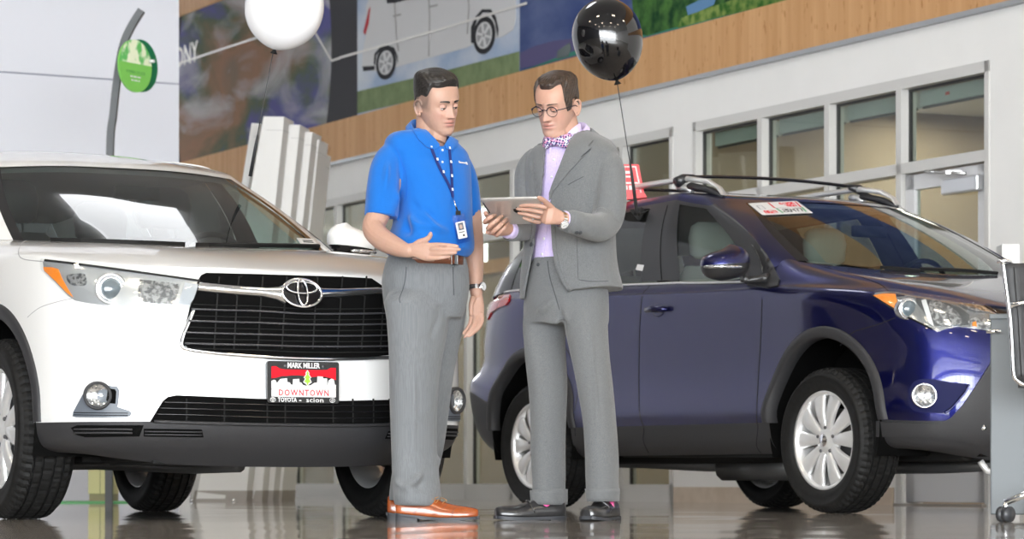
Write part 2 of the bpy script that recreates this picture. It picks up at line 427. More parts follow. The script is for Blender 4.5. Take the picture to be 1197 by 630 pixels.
class Car:
    def __init__(s, root, X0, Y0, a):
        s.root = root; s.X0, s.Y0, s.a = X0, Y0, a; s.tris_v = []; s.tris_f = []; s.nv = 0; s.norm = []
        si, co = math.sin(a), math.cos(a); s.F = np.array([si, -co]); s.R = np.array([-co, -si])
    # car coordinates -> root-local Blender coordinates
    @staticmethod
    def loc(p): return Vector((p[0], -p[1], p[2]))
    def ray(s, x, y):
        o = np.array([-s.X0, -s.Y0]); d = np.array([(x - CXP) / FP, 1.0])
        return Vector((o @ s.F, o @ s.R, CAMH)), Vector((d @ s.F, d @ s.R, (HOR - y) / FP)).normalized()
    def add_ref(s, D, N):
        """register a surface (and its mirror image) for ray casts"""
        for sg in (1, -1):
            V = D.reshape(-1, 3) * [1, sg, 1]; n = N.reshape(-1, 3) * [1, sg, 1]; R, C = D.shape[:2]
            for i in range(R - 1):
                for j in range(C - 1):
                    a, b2, c, d = i * C + j, i * C + j + 1, (i + 1) * C + j + 1, (i + 1) * C + j
                    s.tris_f += [(a + s.nv, b2 + s.nv, c + s.nv), (a + s.nv, c + s.nv, d + s.nv)]
            s.tris_v.append(V); s.norm.append(n); s.nv += len(V)
    def finish_ref(s):
        s.V = np.concatenate(s.tris_v); s.NN = np.concatenate(s.norm)
        s.bvh = BVHTree.FromPolygons([tuple(v) for v in s.V], s.tris_f)
    def hit(s, o, d):
        o = Vector(o); d = Vector(d)
        for k in range(6):
            h, n, i, dist = s.bvh.ray_cast(o, d)
            if h is None: return None, None
            f = s.tris_f[i]; A, B, C = [Vector(s.V[q]) for q in f]
            ar = (B - A).cross(C - A).length
            if ar < 1e-12: o = h + d * 1e-4; continue
            wa = (B - h).cross(C - h).length / ar; wb = (C - h).cross(A - h).length / ar; wc = 1 - wa - wb
            nn = Vector(s.NN[f[0]] * wa + s.NN[f[1]] * wb + s.NN[f[2]] * wc).normalized()
            if nn.dot(d) > 0: nn = -nn
            return h, nn
        return None, None
    def on(s, p, mode):
        """2-D point -> surface point. px: photo measurement, side: (u, w), front: (v, w), top: (u, v), rear: (v, w)"""
        if mode == 'px': return s.hit(*s.ray(*p))
        if mode == 'side': return s.hit((p[0], 3, p[1]), (0, -1, 0))
        if mode == 'front': return s.hit((4, p[0], p[1]), (-1, 0, 0))
        if mode == 'rear': return s.hit((-8, p[0], p[1]), (1, 0, 0))
        if mode == 'top': return s.hit((p[0], p[1], 4), (0, 0, -1))
    def patch(s, name, poly, m, mode='px', off=.003, depth=.02, parent=None, res=None, mirror=False, hole=None, smooth=True, bulge=0, curve=0, sgn=1):
        """a shell that follows the body surface inside an outline; returns the object(s)"""
        pts = [tuple(p) for p in poly]
        if curve: pts = [tuple(p) for p in catmull(pts, curve, True)]
        rings = [pts] + ([hole] if hole else [])
        xs = [p[0] for p in pts]; ys = [p[1] for p in pts]
        if res is None: res = max(max(xs) - min(xs), max(ys) - min(ys)) / 14; res = min(res, 5) if mode == 'px' else min(res, .04)
        P2 = []; E = []
        for r in rings:
            n0 = len(P2)
            q = []
            for i in range(len(r)):
                a, b2 = r[i], r[(i + 1) % len(r)]; L_ = math.hypot(b2[0] - a[0], b2[1] - a[1]); k = max(1, int(L_ / res))
                for j in range(k): q.append((a[0] + (b2[0] - a[0]) * j / k, a[1] + (b2[1] - a[1]) * j / k))
            P2 += q; E += [(n0 + i, n0 + (i + 1) % len(q)) for i in range(len(q))]
            if r is rings[0]: nb = len(q)
        def inside(p, r):
            c = False
            for i in range(len(r)):
                a, b2 = r[i], r[i - 1]
                if (a[1] > p[1]) != (b2[1] > p[1]) and p[0] < (b2[0] - a[0]) * (p[1] - a[1]) / (b2[1] - a[1]) + a[0]: c = not c
            return c
        def dist(p):
            m_ = 1e9
            for r in rings:
                for i in range(len(r)):
                    a, b2 = r[i - 1], r[i]; dx, dy = b2[0] - a[0], b2[1] - a[1]; L2 = dx * dx + dy * dy
                    t = 0 if L2 == 0 else max(0, min(1, ((p[0] - a[0]) * dx + (p[1] - a[1]) * dy) / L2))
                    m_ = min(m_, math.hypot(p[0] - a[0] - t * dx, p[1] - a[1] - t * dy))
            return m_
        y = min(ys) + res * .5; row = 0
        while y < max(ys):
            x = min(xs) + res * (.5 if row % 2 else 0)
            while x < max(xs):
                if inside((x, y), pts) and not (hole and inside((x, y), hole)) and dist((x, y)) > res * .45: P2.append((x, y))
                x += res
            y += res * .9; row += 1
        r_ = delaunay_2d_cdt([Vector(p) for p in P2], E, [], 0, 1e-6)
        V2, F = r_[0], r_[2]
        F = [f for f in F if (lambda c: inside(c, pts) and not (hole and inside(c, hole)))((sum(V2[i][0] for i in f) / len(f), sum(V2[i][1] for i in f) / len(f)))]
        top = []; nor = []
        for v in V2:
            h, n = s.on((v[0], v[1]), mode); kk = 0
            while h is None and kk < 20:
                kk += 1; cxm, cym = sum(xs) / len(xs), sum(ys) / len(ys); h, n = s.on((v[0] + (cxm - v[0]) * kk / 20, v[1] + (cym - v[1]) * kk / 20), mode)
            bo = bulge * min(1, dist((v[0], v[1])) / (res * 3)) if bulge else 0
            top.append(h + n * (off + bo)); nor.append(n)
        used = sorted({i for f in F for i in f}); mp = {i: k for k, i in enumerate(used)}
        T = [top[i] for i in used]; Nn = [nor[i] for i in used]; F = [tuple(mp[i] for i in f) for f in F]
        cnt = {}
        for f in F:
            for i in range(len(f)):
                e = (f[i], f[(i + 1) % len(f)]); cnt[e] = 1
        bd = [e for e in cnt if (e[1], e[0]) not in cnt]
        n = len(T)
        out = []
        for sg in ((1, -1) if mirror else (sgn,)):
            TV = [s.loc((t[0], t[1] * sg, t[2])) for t in T]; NV = [s.loc((t[0], t[1] * sg, t[2])) for t in Nn]
            V = TV + [a - b2 * depth for a, b2 in zip(TV, NV)]
            FF = list(F) + [tuple(n + i for i in reversed(f)) for f in F] + [(b2, a, n + a, n + b2) for a, b2 in bd]
            # orientation
            f0 = F[len(F) // 2]; fn = (V[f0[1]] - V[f0[0]]).cross(V[f0[2]] - V[f0[0]])
            if fn.dot(NV[f0[0]]) < 0: FF = [tuple(reversed(f)) for f in FF]
            me = bpy.data.meshes.new(name); me.from_pydata(V, [], FF); me.update(); me.materials.append(m)
            me.polygons.foreach_set('use_smooth', [smooth and i < len(F) for i in range(len(FF))])
            if smooth:
                ln = []
                for p in me.polygons:
                    for li in p.loop_indices:
                        vi = me.loops[li].vertex_index
                        ln.append(tuple(NV[vi]) if p.index < len(F) and not bulge else (0, 0, 0))
                me.normals_split_custom_set(ln)
            o = bpy.data.objects.new(name, me); COL.objects.link(o); o.parent = parent or s.root; out.append(o)
        return out if mirror else out[0]
    def line(s, pts, mode='px', n=6, off=.002, closed=False):
        """polyline on the body (car coordinates)"""
        q = catmull(pts, n, closed) if n > 1 else pts
        out = []
        for p in q:
            h, nn = s.on((float(p[0]), float(p[1])), mode)
            if h is not None: out.append((h + nn * off, nn))
        return out
    def seam(s, name, lines, m, width=.005, off=.0015, parent=None, mirror=False, th=.004):
        last = None
        for L_ in lines:
            if len(L_) < 2: continue
            for sg in ((1, -1) if mirror else (1,)):
                mb = MB(); V = []
                for i, (p, n) in enumerate(L_):
                    a = L_[max(i - 1, 0)][0]; c = L_[min(i + 1, len(L_) - 1)][0]; t = (c - a)
                    if t.length < 1e-9: t = Vector((1, 0, 0))
                    b2 = t.normalized().cross(n).normalized() * width / 2; o = n * off
                    for q in (p - b2 - n * th, p - b2 + o, p + b2 + o, p + b2 - n * th): V.append(s.loc((q[0], q[1] * sg, q[2])))
                k = len(L_); F = []
                for i in range(k - 1):
                    for j in range(3): F.append((i * 4 + j, i * 4 + j + 1, (i + 1) * 4 + j + 1, (i + 1) * 4 + j))
                mb.add(V, F, False); last = mb.build(name, m, parent or s.root)
        return last
    def bar(s, name, L_, m, r, flat=1.0, parent=None, mirror=False, n=8):
        for sg in ((1, -1) if mirror else (1,)):
            mb = MB(); mb.tube([s.loc((p[0], p[1] * sg, p[2])) for p, nn in L_], r, n, flat=flat); last = mb.build(name, m, parent or s.root)
        return last
    def cells(s, D, N, classify, table, both):
        """split a dense grid into named parts. classify(i, j) -> key or None; table key -> (name, material, parent getter)"""
        R, C = D.shape[:2]; faces = {}
        for i in range(R - 1):
            for j in range(C - 1):
                k = classify(i, j)
                if k is None: continue
                q = (D[i, j], D[i, j + 1], D[i + 1, j + 1], D[i + 1, j])
                if np.linalg.norm(np.cross(q[2] - q[0], q[3] - q[1])) < 1e-8: continue
                faces.setdefault(k, []).append((i * C + j, i * C + j + 1, (i + 1) * C + j + 1, (i + 1) * C + j))
        V0 = D.reshape(-1, 3); N0 = N.reshape(-1, 3); made = {}
        for key, FF in faces.items():
            name, m = table[key][:2]; off = table[key][2] if len(table[key]) > 2 else 0
            used = sorted({i for f in FF for i in f}); mp = {i: k for k, i in enumerate(used)}
            Vr = V0[used] + N0[used] * off; Nr = N0[used]; Fr = [tuple(mp[i] for i in f) for f in FF]
            sides = []
            for sg in (1, -1):
                V = Vr * [1, -sg, 1]; n = Nr * [1, -sg, 1]
                f0 = Fr[len(Fr) // 2]; fn = np.cross(V[f0[1]] - V[f0[0]], V[f0[2]] - V[f0[0]])
                F = Fr if fn @ n[f0[0]] > 0 else [tuple(reversed(f)) for f in Fr]
                sides.append((V, n, F))
            if key in both:   # one part spanning both sides
                (Va, na, Fa), (Vb, nb, Fb) = sides; k = len(Va)
                o = mesh_obj(name, np.concatenate([Va, Vb]), Fa + [tuple(i + k for i in f) for f in Fb], m, s.root, normals=np.concatenate([na, nb])); made[key] = [o]
            else:
                made[key] = [mesh_obj(name, V, F, m, s.root, normals=n) for V, n, F in sides]
        return made

def outward(D, N, cx, cz):
    """make sure normals point away from the body axis"""
    c = np.array([cx, 0, cz]); d = D - c
    return N if (N * d).sum(-1).mean() > 0 else -N

# ---------------------------------------------------------------- wheels
def make_wheel(parent, pos, R, width, rim_r, style, mats, side=1, name='wheel', steer=0.0):
    """axis along local y; outer face towards +y after rotation. pos in car coordinates (u, v, w)"""
    wh = empty(name, Car.loc(pos), (PI if side > 0 else 0) + steer); wh.parent = parent
    hw = width / 2; n = 120
    def ring(mb, prof, nn=n, smooth=True, mod=None):
        V = []; F = []
        for a, (r, y) in enumerate(prof):
            for k in range(nn):
                th = 2 * PI * k / nn; rr = r - (mod(a, k) if mod else 0); V.append((rr * math.cos(th), y, rr * math.sin(th)))
        for a in range(len(prof) - 1):
            for k in range(nn): F.append((a * nn + k, a * nn + (k + 1) % nn, (a + 1) * nn + (k + 1) % nn, (a + 1) * nn + k))
        mb.add(V, F, smooth)
    b2 = rim_r + .004
    side_p = [(b2 - .012, hw - .03), (b2, hw - .018), (b2 + .012, hw - .004), (b2 + (R - b2) * .35, hw + .006), (b2 + (R - b2) * .6, hw + .004), (b2 + (R - b2) * .62, hw + .0065), (b2 + (R - b2) * .75, hw - .001), (R - .022, hw - .012), (R - .012, hw - .020)]
    tread = []
    gw = [(-.062, .010), (-.024, .010), (.024, .010), (.062, .010)]
    ys = [hw - .026]
    y = hw - .030; prof = [(R - .006, hw - .026), (R - .002, hw - .045)]
    for g, ww in reversed(gw):
        g = g * width / .235
        prof += [(R, g + ww / 2 + .0005), (R - .009, g + ww / 2 - .001), (R - .009, g - ww / 2 + .001), (R, g - ww / 2 - .0005)]
    prof += [(R - .002, -hw + .045), (R - .006, -hw + .026)]
    full = side_p + prof + [(r, -yy) for r, yy in reversed(side_p)]
    i0 = len(side_p); i1 = i0 + len(prof)
    def mod(a, k):
        if i0 - 2 <= a <= i0 + 1 or i1 - 2 <= a < i1 + 2: return .006 if k % 3 == 0 else 0
        if i0 <= a < i1: return .003 if (k + (a // 4)) % 4 == 0 else 0
        return 0
    t = MB(); ring(t, full, 180, False, mod); t.S = [not (i0 - 2 <= (i // 180) < i1 + 1) for i in range(len(t.F))]; t.build('tyre', mats['tyre'], wh)
    # rim barrel and lip
    r = MB()
    ring(r, [(rim_r + .006, hw - .022), (rim_r + .004, hw - .016), (rim_r - .008, hw - .018), (rim_r - .014, hw - .030), (rim_r - .022, hw - .06), (rim_r - .05, 0), (rim_r - .03, -hw + .04), (rim_r, -hw + .02), (rim_r + .004, -hw + .02), (rim_r - .02, -hw + .05), (rim_r - .04, 0)], 72)
    rim = r.build('rim', mats['rim'], wh)
    # spokes
    def spoke(mb, th, w0, w1, tw, y0, y1, th0, split=False, dish=.0):
        """tapered rounded bar from hub to lip"""
        rows = []
        K = 9
        for i in range(K + 1):
            f = i / K; rr = .045 + (rim_r - .012 - .045) * f; ang = th + tw * (f ** .8)
            c = Vector((math.cos(ang) * rr, 0, math.sin(ang) * rr)); tx = Vector((-math.sin(ang), 0, math.cos(ang)))
            ww = w0 + (w1 - w0) * f ** 1.2; yy = y0 + (y1 - y0) * f + dish * math.sin(f * PI); dd = .020
            prof_ = [(-.5, -dd), (-.5, -.006), (-.36, .0), (-.12, -.003 if split else .003), (.12, -.003 if split else .003), (.36, .0), (.5, -.006), (.5, -dd)]
            rows.append([c + tx * (p * ww) + Vector((0, yy + q, 0)) for p, q in prof_])
        V = [p for row in rows for p in row]; F = []
        for i in range(K):
            for j in range(7): F.append((i * 8 + j, i * 8 + j + 1, (i + 1) * 8 + j + 1, (i + 1) * 8 + j))
        mb.add(V, F, True)
    yo = hw - .030
    if style == 'ten':
        for k in range(5):
            c = k * 2 * PI / 5 + PI / 2
            for sgn in (1, -1):
                sp = MB(); spoke(sp, c + sgn * .27, .040, .092, sgn * .03, yo - .006, yo - .006, 0, dish=.012); sp.build('spoke', mats['rim'], wh)
    else:
        for k in range(5):
            c = k * 2 * PI / 5 + PI / 2 + .25
            for sgn in (1, -1):
                sp = MB(); spoke(sp, c + sgn * .16, .050, .072, sgn * .15, yo - .004, yo, 0, dish=.010); sp.build('spoke', mats['rim'], wh)
            sp = MB(); spoke(sp, c, .03, .05, 0, yo - .03, yo - .03, 0); sp.build('spoke_web', mats['rim_dark'], wh)
    h = MB(); ring(h, [(.088, yo - .03), (.080, yo - .010), (.060, yo - .002), (.046, yo + .004), (.040, yo + .006), (.032, yo + .012), (.0, yo + .014)], 40); h.build('hub', mats['rim'], wh)
    h = MB(); ring(h, [(.030, yo + .0135), (.026, yo + .016), (0, yo + .018)], 24); h.build('centre_cap', mats['chrome'], wh)
    for k in range(5):
        a = k * 2 * PI / 5 + PI / 2 + (0 if style == 'ten' else .25 + PI / 5)
        q = MB(); M_ = Matrix.Translation((math.cos(a) * .062, yo - .004, math.sin(a) * .062)) @ Matrix.Rotation(-PI / 2, 4, 'X')
        q.lathe([(.016, -.012), (.016, 0), (.0105, 0), (.0105, -.006)], 14, M_, False); q.lathe([(.0095, -.01), (.0095, .006), (.006, .010), (0, .010)], 6, M_, False); q.build('wheel_nut', mats['rim_dark'], wh)
    d = MB(); ring(d, [(.155, -.012), (.155, .002), (.06, .002), (.05, .02), (.0, .02)], 48); d.build('brake_disc', mats['disc'], wh)
    d = MB(); d.box((.125, .0, .02), (.06, .07, .13)); d.build('brake_caliper', mats['disc'], wh, bevel=.01)
    return wh

def oval_ring(mb, C, X, Y, Z, rx, rz, r, n=40, m=8, flat=1, zbow=0):
    """elliptical torus in plane X,Z with normal Y"""
    V = []; F = []
    for i in range(n):
        a = 2 * PI * i / n; p = C + X * (rx * math.cos(a)) + Z * (rz * math.sin(a)) - Y * (zbow * math.cos(a) ** 2); o = (X * (math.cos(a) / max(rx, 1e-3)) + Z * (math.sin(a) / max(rz, 1e-3))).normalized()
        for k in range(m):
            b2 = 2 * PI * k / m; V.append(p + o * (r * math.cos(b2)) + Y * (r * flat * math.sin(b2)))
    for i in range(n):
        for k in range(m): F.append((i * m + k, ((i + 1) % n) * m + k, ((i + 1) % n) * m + (k + 1) % m, i * m + (k + 1) % m))
    mb.add(V, F, True)

VM = dict(
    tyre=noise_mat('tyre_rubber', (.006, .006, .006), (.011, .011, .011), 40, .62, spec=.3),
    rim=mat('alloy', (.74, .74, .74), .32, .45, coat=.5), rim_dark=mat('alloy_recess', (.16, .16, .17), .4, .7),
    chrome=mat('chrome', (.82, .83, .85), .06, 1.0), disc=mat('brake_iron', (.12, .12, .12), .45, .6),
    plastic=noise_mat('grained_plastic', (.028, .028, .030), (.036, .036, .039), 300, .50, spec=.35),
    black=mat('gloss_black', (.008, .008, .009), .12), matte=mat('matte_black', (.012, .012, .012), .7, spec=.2),
    void=mat('dark_recess', (.004, .004, .004), .9, spec=.05),
    seam=mat('panel_gap', (.02, .02, .025), .8, spec=.1),
    lens=glass_mat('lamp_lens', (.97, .98, .98), 1.45), amber=mat('amber_lens', (.90, .26, .03), .15, coat=1),
    reflector=noise_mat('lamp_reflector', (.85, .86, .88), (.35, .36, .38), 60, .08, metal=.9, lo=.42, hi=.58),
    bowl=mat('lamp_bowl', (.80, .81, .83), .22, .25, coat=1),
    projector=mat('projector_lens', (.10, .13, .15), .02, .0, coat=1),
    glass=glass_mat('car_glass', (.50, .60, .57), 1.5), glass_rear=glass_mat('privacy_glass', (.12, .13, .13), 1.5),
    red=mat('tail_lens', (.50, .01, .015), .08, coat=1),
    label=mat('printed_white', (.68, .68, .68), .6), ink=mat('black_ink', (.02, .02, .02), .6), redink=mat('red_ink', (.62, .008, .02), .6, spec=.2), greenink=mat('green_ink', (.02, .35, .12), .5),
)
# ---------------------------------------------------------------- shared body builder
SRb, SCb, SRg, SCg = 5, 7, 5, 6

def cut_arches(D, arches, jr):
    """push grid points that fall inside a wheel opening out to its rim; returns the mask of points inside"""
    mask = np.zeros(D.shape[:2], bool)
    for (uc, wc, r) in arches:
        du = D[..., 0] - uc; dw = D[..., 2] - wc; d = np.hypot(du, dw); down = (dw < 0) & (abs(du) < r)
        side = np.zeros_like(mask); side[:, jr[0]:jr[1]] = True
        ins = side & ((d < r) | down) & (D[..., 2] < wc + r)
        for i, j in zip(*np.where(ins)):
            if dw[i, j] >= 0 and d[i, j] > 1e-6:
                k = r / d[i, j]; D[i, j, 0] = uc + du[i, j] * k; D[i, j, 2] = wc + dw[i, j] * k
            else: D[i, j, 0] = uc + (r if du[i, j] > 0 else -r)
        mask |= ins
    return mask

def arch_trim(car, name, uc, wc, r0, r1, w_end, m, off=.012, parent=None, sides=(1, -1), lip=.05, vfix=None):
    """flared plastic band round a wheel opening, following the body side"""
    out = []
    angs = []
    a0 = math.asin(max(-1, (w_end - wc) / r1)); K = 44
    rows = []
    for i in range(K + 1):
        a = a0 + (PI - 2 * a0) * i / K; row = []
        for rr, o in ((r0 - .004, -lip), (r0 - .004, off * .6), (r0 + .008, off), (r0 + (r1 - r0) * .5, off * 1.1), (r1 - .012, off * .9), (r1 - .003, off * .5), (r1, -.004)):
            u, w_ = uc + rr * math.cos(a), wc + rr * math.sin(a)
            uq, wq = uc + max(rr, r0 + .02) * math.cos(a), wc + max(rr, r0 + .02) * math.sin(a)
            h, n = car.on((uq, max(wq, .30)), 'side')
            v = (h[1] if h is not None else .9)
            if vfix is not None: v = vfix(uq, wq, v)
            row.append((u, v + o, w_))
        rows.append(row)
    for sg in sides:
        mb = MB(); mb.grid([[Car.loc((p[0], p[1] * sg, p[2])) for p in r] for r in rows]); out.append(mb.build(name, m, parent or car.root))
    return out

def wheel_well(car, uc, wc, r, vin, vout, m):
    for sg in (1, -1):
        mb = MB(); rows = []
        for v in (vin, vout):
            rows.append([Car.loc((uc + r * math.cos(a), v * sg, wc + r * math.sin(a))) for a in np.linspace(-.35, PI + .35, 30)])
        mb.grid(rows)
        mb.add(rows[0] + [Car.loc((uc, vin * sg, wc - .1))], [(i, i + 1, 30) for i in range(29)], True)
        mb.build('wheel_arch_liner', m, car.root)

def interior(car, P):
    """seats, dashboard, steering wheel and lining seen through the glass"""
    L = Car.loc; rt = car.root; ms, md = P['seat'], P['dash']
    for u in (P['seat_u'], P['seat_u'] - .85):
        for v in (.38, -.38):
            s = MB(); z = P['hip']
            s.box(L((u + .08, v, z)), (.52, .50, .16)); b_ = s.build('seat', ms, rt, bevel=.05)
            s = MB(); rows = []
            for (h, wd, d, du) in ((.02, .46, .16, 0), (.2, .50, .17, -.05), (.4, .48, .14, -.11), (.54, .42, .11, -.15), (.585, .34, .06, -.165)):
                rows.append([L((u - .18 + du + d / 2 * math.sin(a) * (abs(math.sin(a)) ** -.4 if abs(math.sin(a)) > .05 else 1), v + wd / 2 * math.cos(a) * (abs(math.cos(a)) ** -.4 if abs(math.cos(a)) > .05 else 1), z + h)) for a in np.linspace(0, 2 * PI, 25)[:-1]])
            s.grid(rows, True, True); s.add(rows[-1], [tuple(range(24))], True); s.build('backrest', ms, b_)
            s = MB(); rows = []
            for (h, wd, d) in ((.63, .20, .05), (.65, .26, .10), (.74, .28, .12), (.80, .25, .10), (.825, .17, .05)):
                rows.append([L((u - .36 + d / 2 * math.sin(a), v + wd / 2 * math.copysign(abs(math.cos(a)) ** .6, math.cos(a)), z + h)) for a in np.linspace(0, 2 * PI, 25)[:-1]])
            s.grid(rows, True, True); s.add(rows[-1], [tuple(range(24))], True); s.add(rows[0], [tuple(range(24))], True)
            for dv in (-.06, .06): s.cyl(L((u - .34, v + dv, z + .55)), L((u - .36, v + dv, z + .66)), .006)
            s.build('headrest', ms, b_)
    c, w0 = P['cowl_u'], P['cowl_w']
    d = MB(); rows = []
    for v in np.linspace(-.74, .74, 15):
        k = 1 - .25 * abs(v) ** 2
        rows.append([L((c - .02 - .25 * abs(v), v, w0 - .05)), L((c - .20 - .2 * abs(v), v, w0 - .02)), L((c - .38 - .1 * abs(v), v, w0 - .03 + (.05 if v * P.get('drv', -1) > .15 and abs(v) < .6 else 0))), L((c - .50, v, w0 - .10)), L((c - .52, v, w0 - .4))])
    d.grid(rows); d.build('dashboard', md, rt)
    s = MB(); C0 = L((c - .70, -.38, w0 - .06)); ax = (Vector((-1, 0, .35))).normalized(); X = Vector((0, 1, 0)); Z = ax.cross(X).normalized()
    oval_ring(s, C0, X, ax, Z, .185, .185, .014, 40, 8); s.box(C0, (.03, .12, .10)); s.tube([C0 - X * .18, C0, C0 + X * .18], .014); s.tube([C0, C0 - Z * .18 if Z.z > 0 else C0 + Z * .18], .014); s.tube([C0, C0 - ax * .25], .03)
    s.build('steering_wheel', VM['matte'], rt)
    s = MB(); s.box(L((c - .62, 0, P['roof_w'] - .17)), (.03, .22, .06)); s.build('rear_view_mirror', VM['matte'], rt, bevel=.01)
    s = MB(); s.box(L((P['floor_u'], 0, .42)), (P['floor_l'], 1.3, .25)); s.build('cabin_floor', VM['void'], rt)

def door_mirror(car, P, side, with_label=None):
    """rounded wing mirror with painted cap, dark housing, indicator strip and arm"""
    u, v, w_ = P['pos']; s = side; rt = car.root; L = lambda a, b2, c: Car.loc((a, b2 * s, c))
    def shell(name, m, lo, hi, off=0, K=9):
        """body of revolution-like pod between two height fractions"""
        rows = []
        for fz in np.linspace(lo, hi, K):
            row = []
            for a in np.linspace(-PI * .5, PI * 1.5, 33)[:-1]:
                ca, sa = math.cos(a), math.sin(a)
                prof = math.sqrt(max(0, 1 - abs(fz) ** 2.4))
                lat = ca * (P['wid'] / 2 + off) * (.15 + .85 * prof) ; fwd = sa * (P['dep'] / 2 + off) * prof
                if sa < 0: fwd = -(P['dep'] / 2 + off) * prof * .5 * abs(sa) ** .35
                taper = 1 - .16 * (ca * .5 + .5)     # narrower at the outer tip
                row.append(L(u + fwd, v + lat, w_ + fz * (P['hei'] / 2 + off) * taper + .012 * (1 - ca)))
            rows.append(row)
        mb = MB(); mb.grid(rows, True, True); mb.add(rows[0], [tuple(range(32))], True); mb.add(rows[-1], [tuple(range(32))], True)
        return mb.build(name, m, rt)
    cap = shell('mirror_cap', P['paint'], P.get('split', -.05), .995, .0)
    hs = shell('mirror_housing', P['housing'], -.995, P.get('split', -.05), -.003)
    gl = MB(); gl.box(L(u - P['dep'] * .24, v, w_), (.006, P['wid'] * .72, P['hei'] * .5)); gl.build('mirror_glass', VM['chrome'], hs, bevel=.001)
    t = MB(); q = []
    for a in np.linspace(.02 * PI, .60 * PI, 12): q.append(L(u + math.sin(a) * (P['dep'] / 2) * 1.0, v + math.cos(a) * (P['wid'] / 2) * 1.0, w_ + P.get('split', -.05) * P['hei'] / 2 - .006))
    t.tube(q, [.004] + [.009] * 10 + [.003], 8); t.build('indicator', VM['reflector'], hs)
    am = MB(); am.tube([L(u - .01, v - P['wid'] * .42, w_ - P['hei'] * .30), L(u - .01, v - P['wid'] * .60, w_ - P['hei'] * .36), L(*P['foot'])], [.026, .022, .03], 12, flat=.8); am.build('mirror_arm', P['housing'], hs)

def toyota_like_emblem(car, C0, n, h, m_ring, m_back, parent, s=1.0):
    """three interlocking ovals in a chrome ring on a dark disc"""
    Yd = Vector(n).normalized(); X = Vector((0, 1, 0)) if abs(Yd.x) > .5 else Vector((1, 0, 0)); X = (X - Yd * X.dot(Yd)).normalized(); Z = Yd.cross(X).normalized()
    if Z.z < 0: Z = -Z
    e = MB(); rx, rz = h * .735, h * .5
    oval_ring(e, C0, X, Yd, Z, rx, rz, h * .048, 56, 10, .8, 0)
    oval_ring(e, C0 + Z * h * .18 + Yd * .004, X, Yd, Z, rx * .78, rz * .42, h * .036, 48, 8)
    oval_ring(e, C0 + Z * h * .0 + Yd * .006, X, Yd, Z, rx * .25, rz * .92, h * .036, 48, 8)
    b_ = MB(); V = [C0 - Yd * .004 + X * (rx * math.cos(a)) + Z * (rz * math.sin(a)) for a in np.linspace(0, 2 * PI, 41)[:-1]]
    b_.add(V + [v - Yd * .012 for v in V], [tuple(range(40)), tuple(range(79, 39, -1))] + [(i, (i + 1) % 40, 40 + (i + 1) % 40, 40 + i) for i in range(40)], False)
    bo = b_.build('emblem_plate', m_back, parent); e.build('emblem', m_ring, bo); return bo
# ================================================================ white SUV
WX, WY, WA = -1.279, 12.87, .4882
wroot = empty('car', (WX, WY, 0), math.atan2(-math.cos(WA), math.sin(WA)), 'large white sport utility car with a wide black slatted front and a dealer plate', 'car')
wc = Car(wroot, WX, WY, WA)
paint = mat('white_paint', (.78, .78, .775), .28, coat=1.0)
VM['white'] = paint
# plan of the body side, front centre -> rear centre
PL = [(.935, 0), (.922, .30), (.872, .54), (.77, .74), (.62, .865), (.42, .925), (.20, .95), (0, .957), (-.22, .957), (-.50, .950), (-.95, .945), (-1.45, .945), (-1.95, .945), (-2.4, .95), (-2.79, .955), (-3.2, .945), (-3.62, .89), (-3.84, .66), (-3.90, .35), (-3.915, 0)]
PLn = np.array(PL); tg = np.gradient(PLn, axis=0); nr = np.stack([tg[:, 1], -tg[:, 0]], 1); nr /= np.linalg.norm(nr, axis=1)[:, None]
NC = len(PL); fz = np.array([1, 1, 1, 1, .8, .45, .2, 0, 0, 0, 0, 0, 0, 0, 0, .2, .5, .8, 1, 1.])   # how much a column belongs to the nose or tail
Wr = {0: ([.212, .215, .225, .245, .262, .27, .27, .27] + [.27] * 8 + [.28, .30, .30, .30]), 1: [.30] * NC, 2: [.388] * NC,
      3: [.50] * 7 + [.50] * 13, 4: [.63] * NC, 5: [.76] * NC, 6: [.875, .872, .87, .88, .90, .92, .935, .945, .95, .955] + [.96] * 10,
      7: [.972, .970, .960, .975, 1.00, 1.028, 1.045, 1.062, 1.08, 1.098, 1.11, 1.125, 1.14, 1.155, 1.165, 1.17, 1.14, 1.12, 1.12, 1.12]}
offF = [-.13, -.035, 0, .002, 0, -.008, -.024, -.060]; offS = [-.07, -.022, .004, .0, .0, .0, -.004, -.022]
B = np.zeros((12, NC, 3))
for r in range(8):
    for c in range(NC):
        o = offF[r] * fz[c] + offS[r] * (1 - fz[c])
        B[r, c, :2] = PLn[c] + nr[c] * o; B[r, c, 2] = Wr[r][c]
# bonnet and shoulder rows
up = {0: [(.80, 0, 1.008), (.52, 0, 1.075), (.16, 0, 1.130), (-.185, 0, 1.165)], 1: [(.79, .29, 1.008), (.50, .28, 1.082), (.13, .27, 1.138), (-.20, .26, 1.168)],
      2: [(.755, .515, 1.003), (.47, .48, 1.085), (.10, .46, 1.142), (-.24, .44, 1.171)], 3: [(.655, .685, 1.018), (.42, .63, 1.085), (.07, .595, 1.142), (-.29, .57, 1.174)],
      4: [(.52, .81, 1.043), (.33, .745, 1.095), (.02, .69, 1.142), (-.35, .665, 1.176)], 5: [(.375, .872, 1.062), (.22, .815, 1.105), (-.05, .755, 1.146), (-.40, .715, 1.178)],
      6: [(.17, .905, 1.080), (.07, .86, 1.117), (-.14, .80, 1.150), (-.44, .75, 1.180)], 7: [(-.02, .912, 1.093), (-.08, .875, 1.125), (-.24, .825, 1.155), (-.47, .775, 1.181)],
      8: [(-.24, .915, 1.108), (-.27, .885, 1.136), (-.37, .845, 1.160), (-.50, .79, 1.183)], 9: [(-.51, .915, 1.122), (-.52, .89, 1.147), (-.54, .855, 1.167), (-.56, .815, 1.186)]}
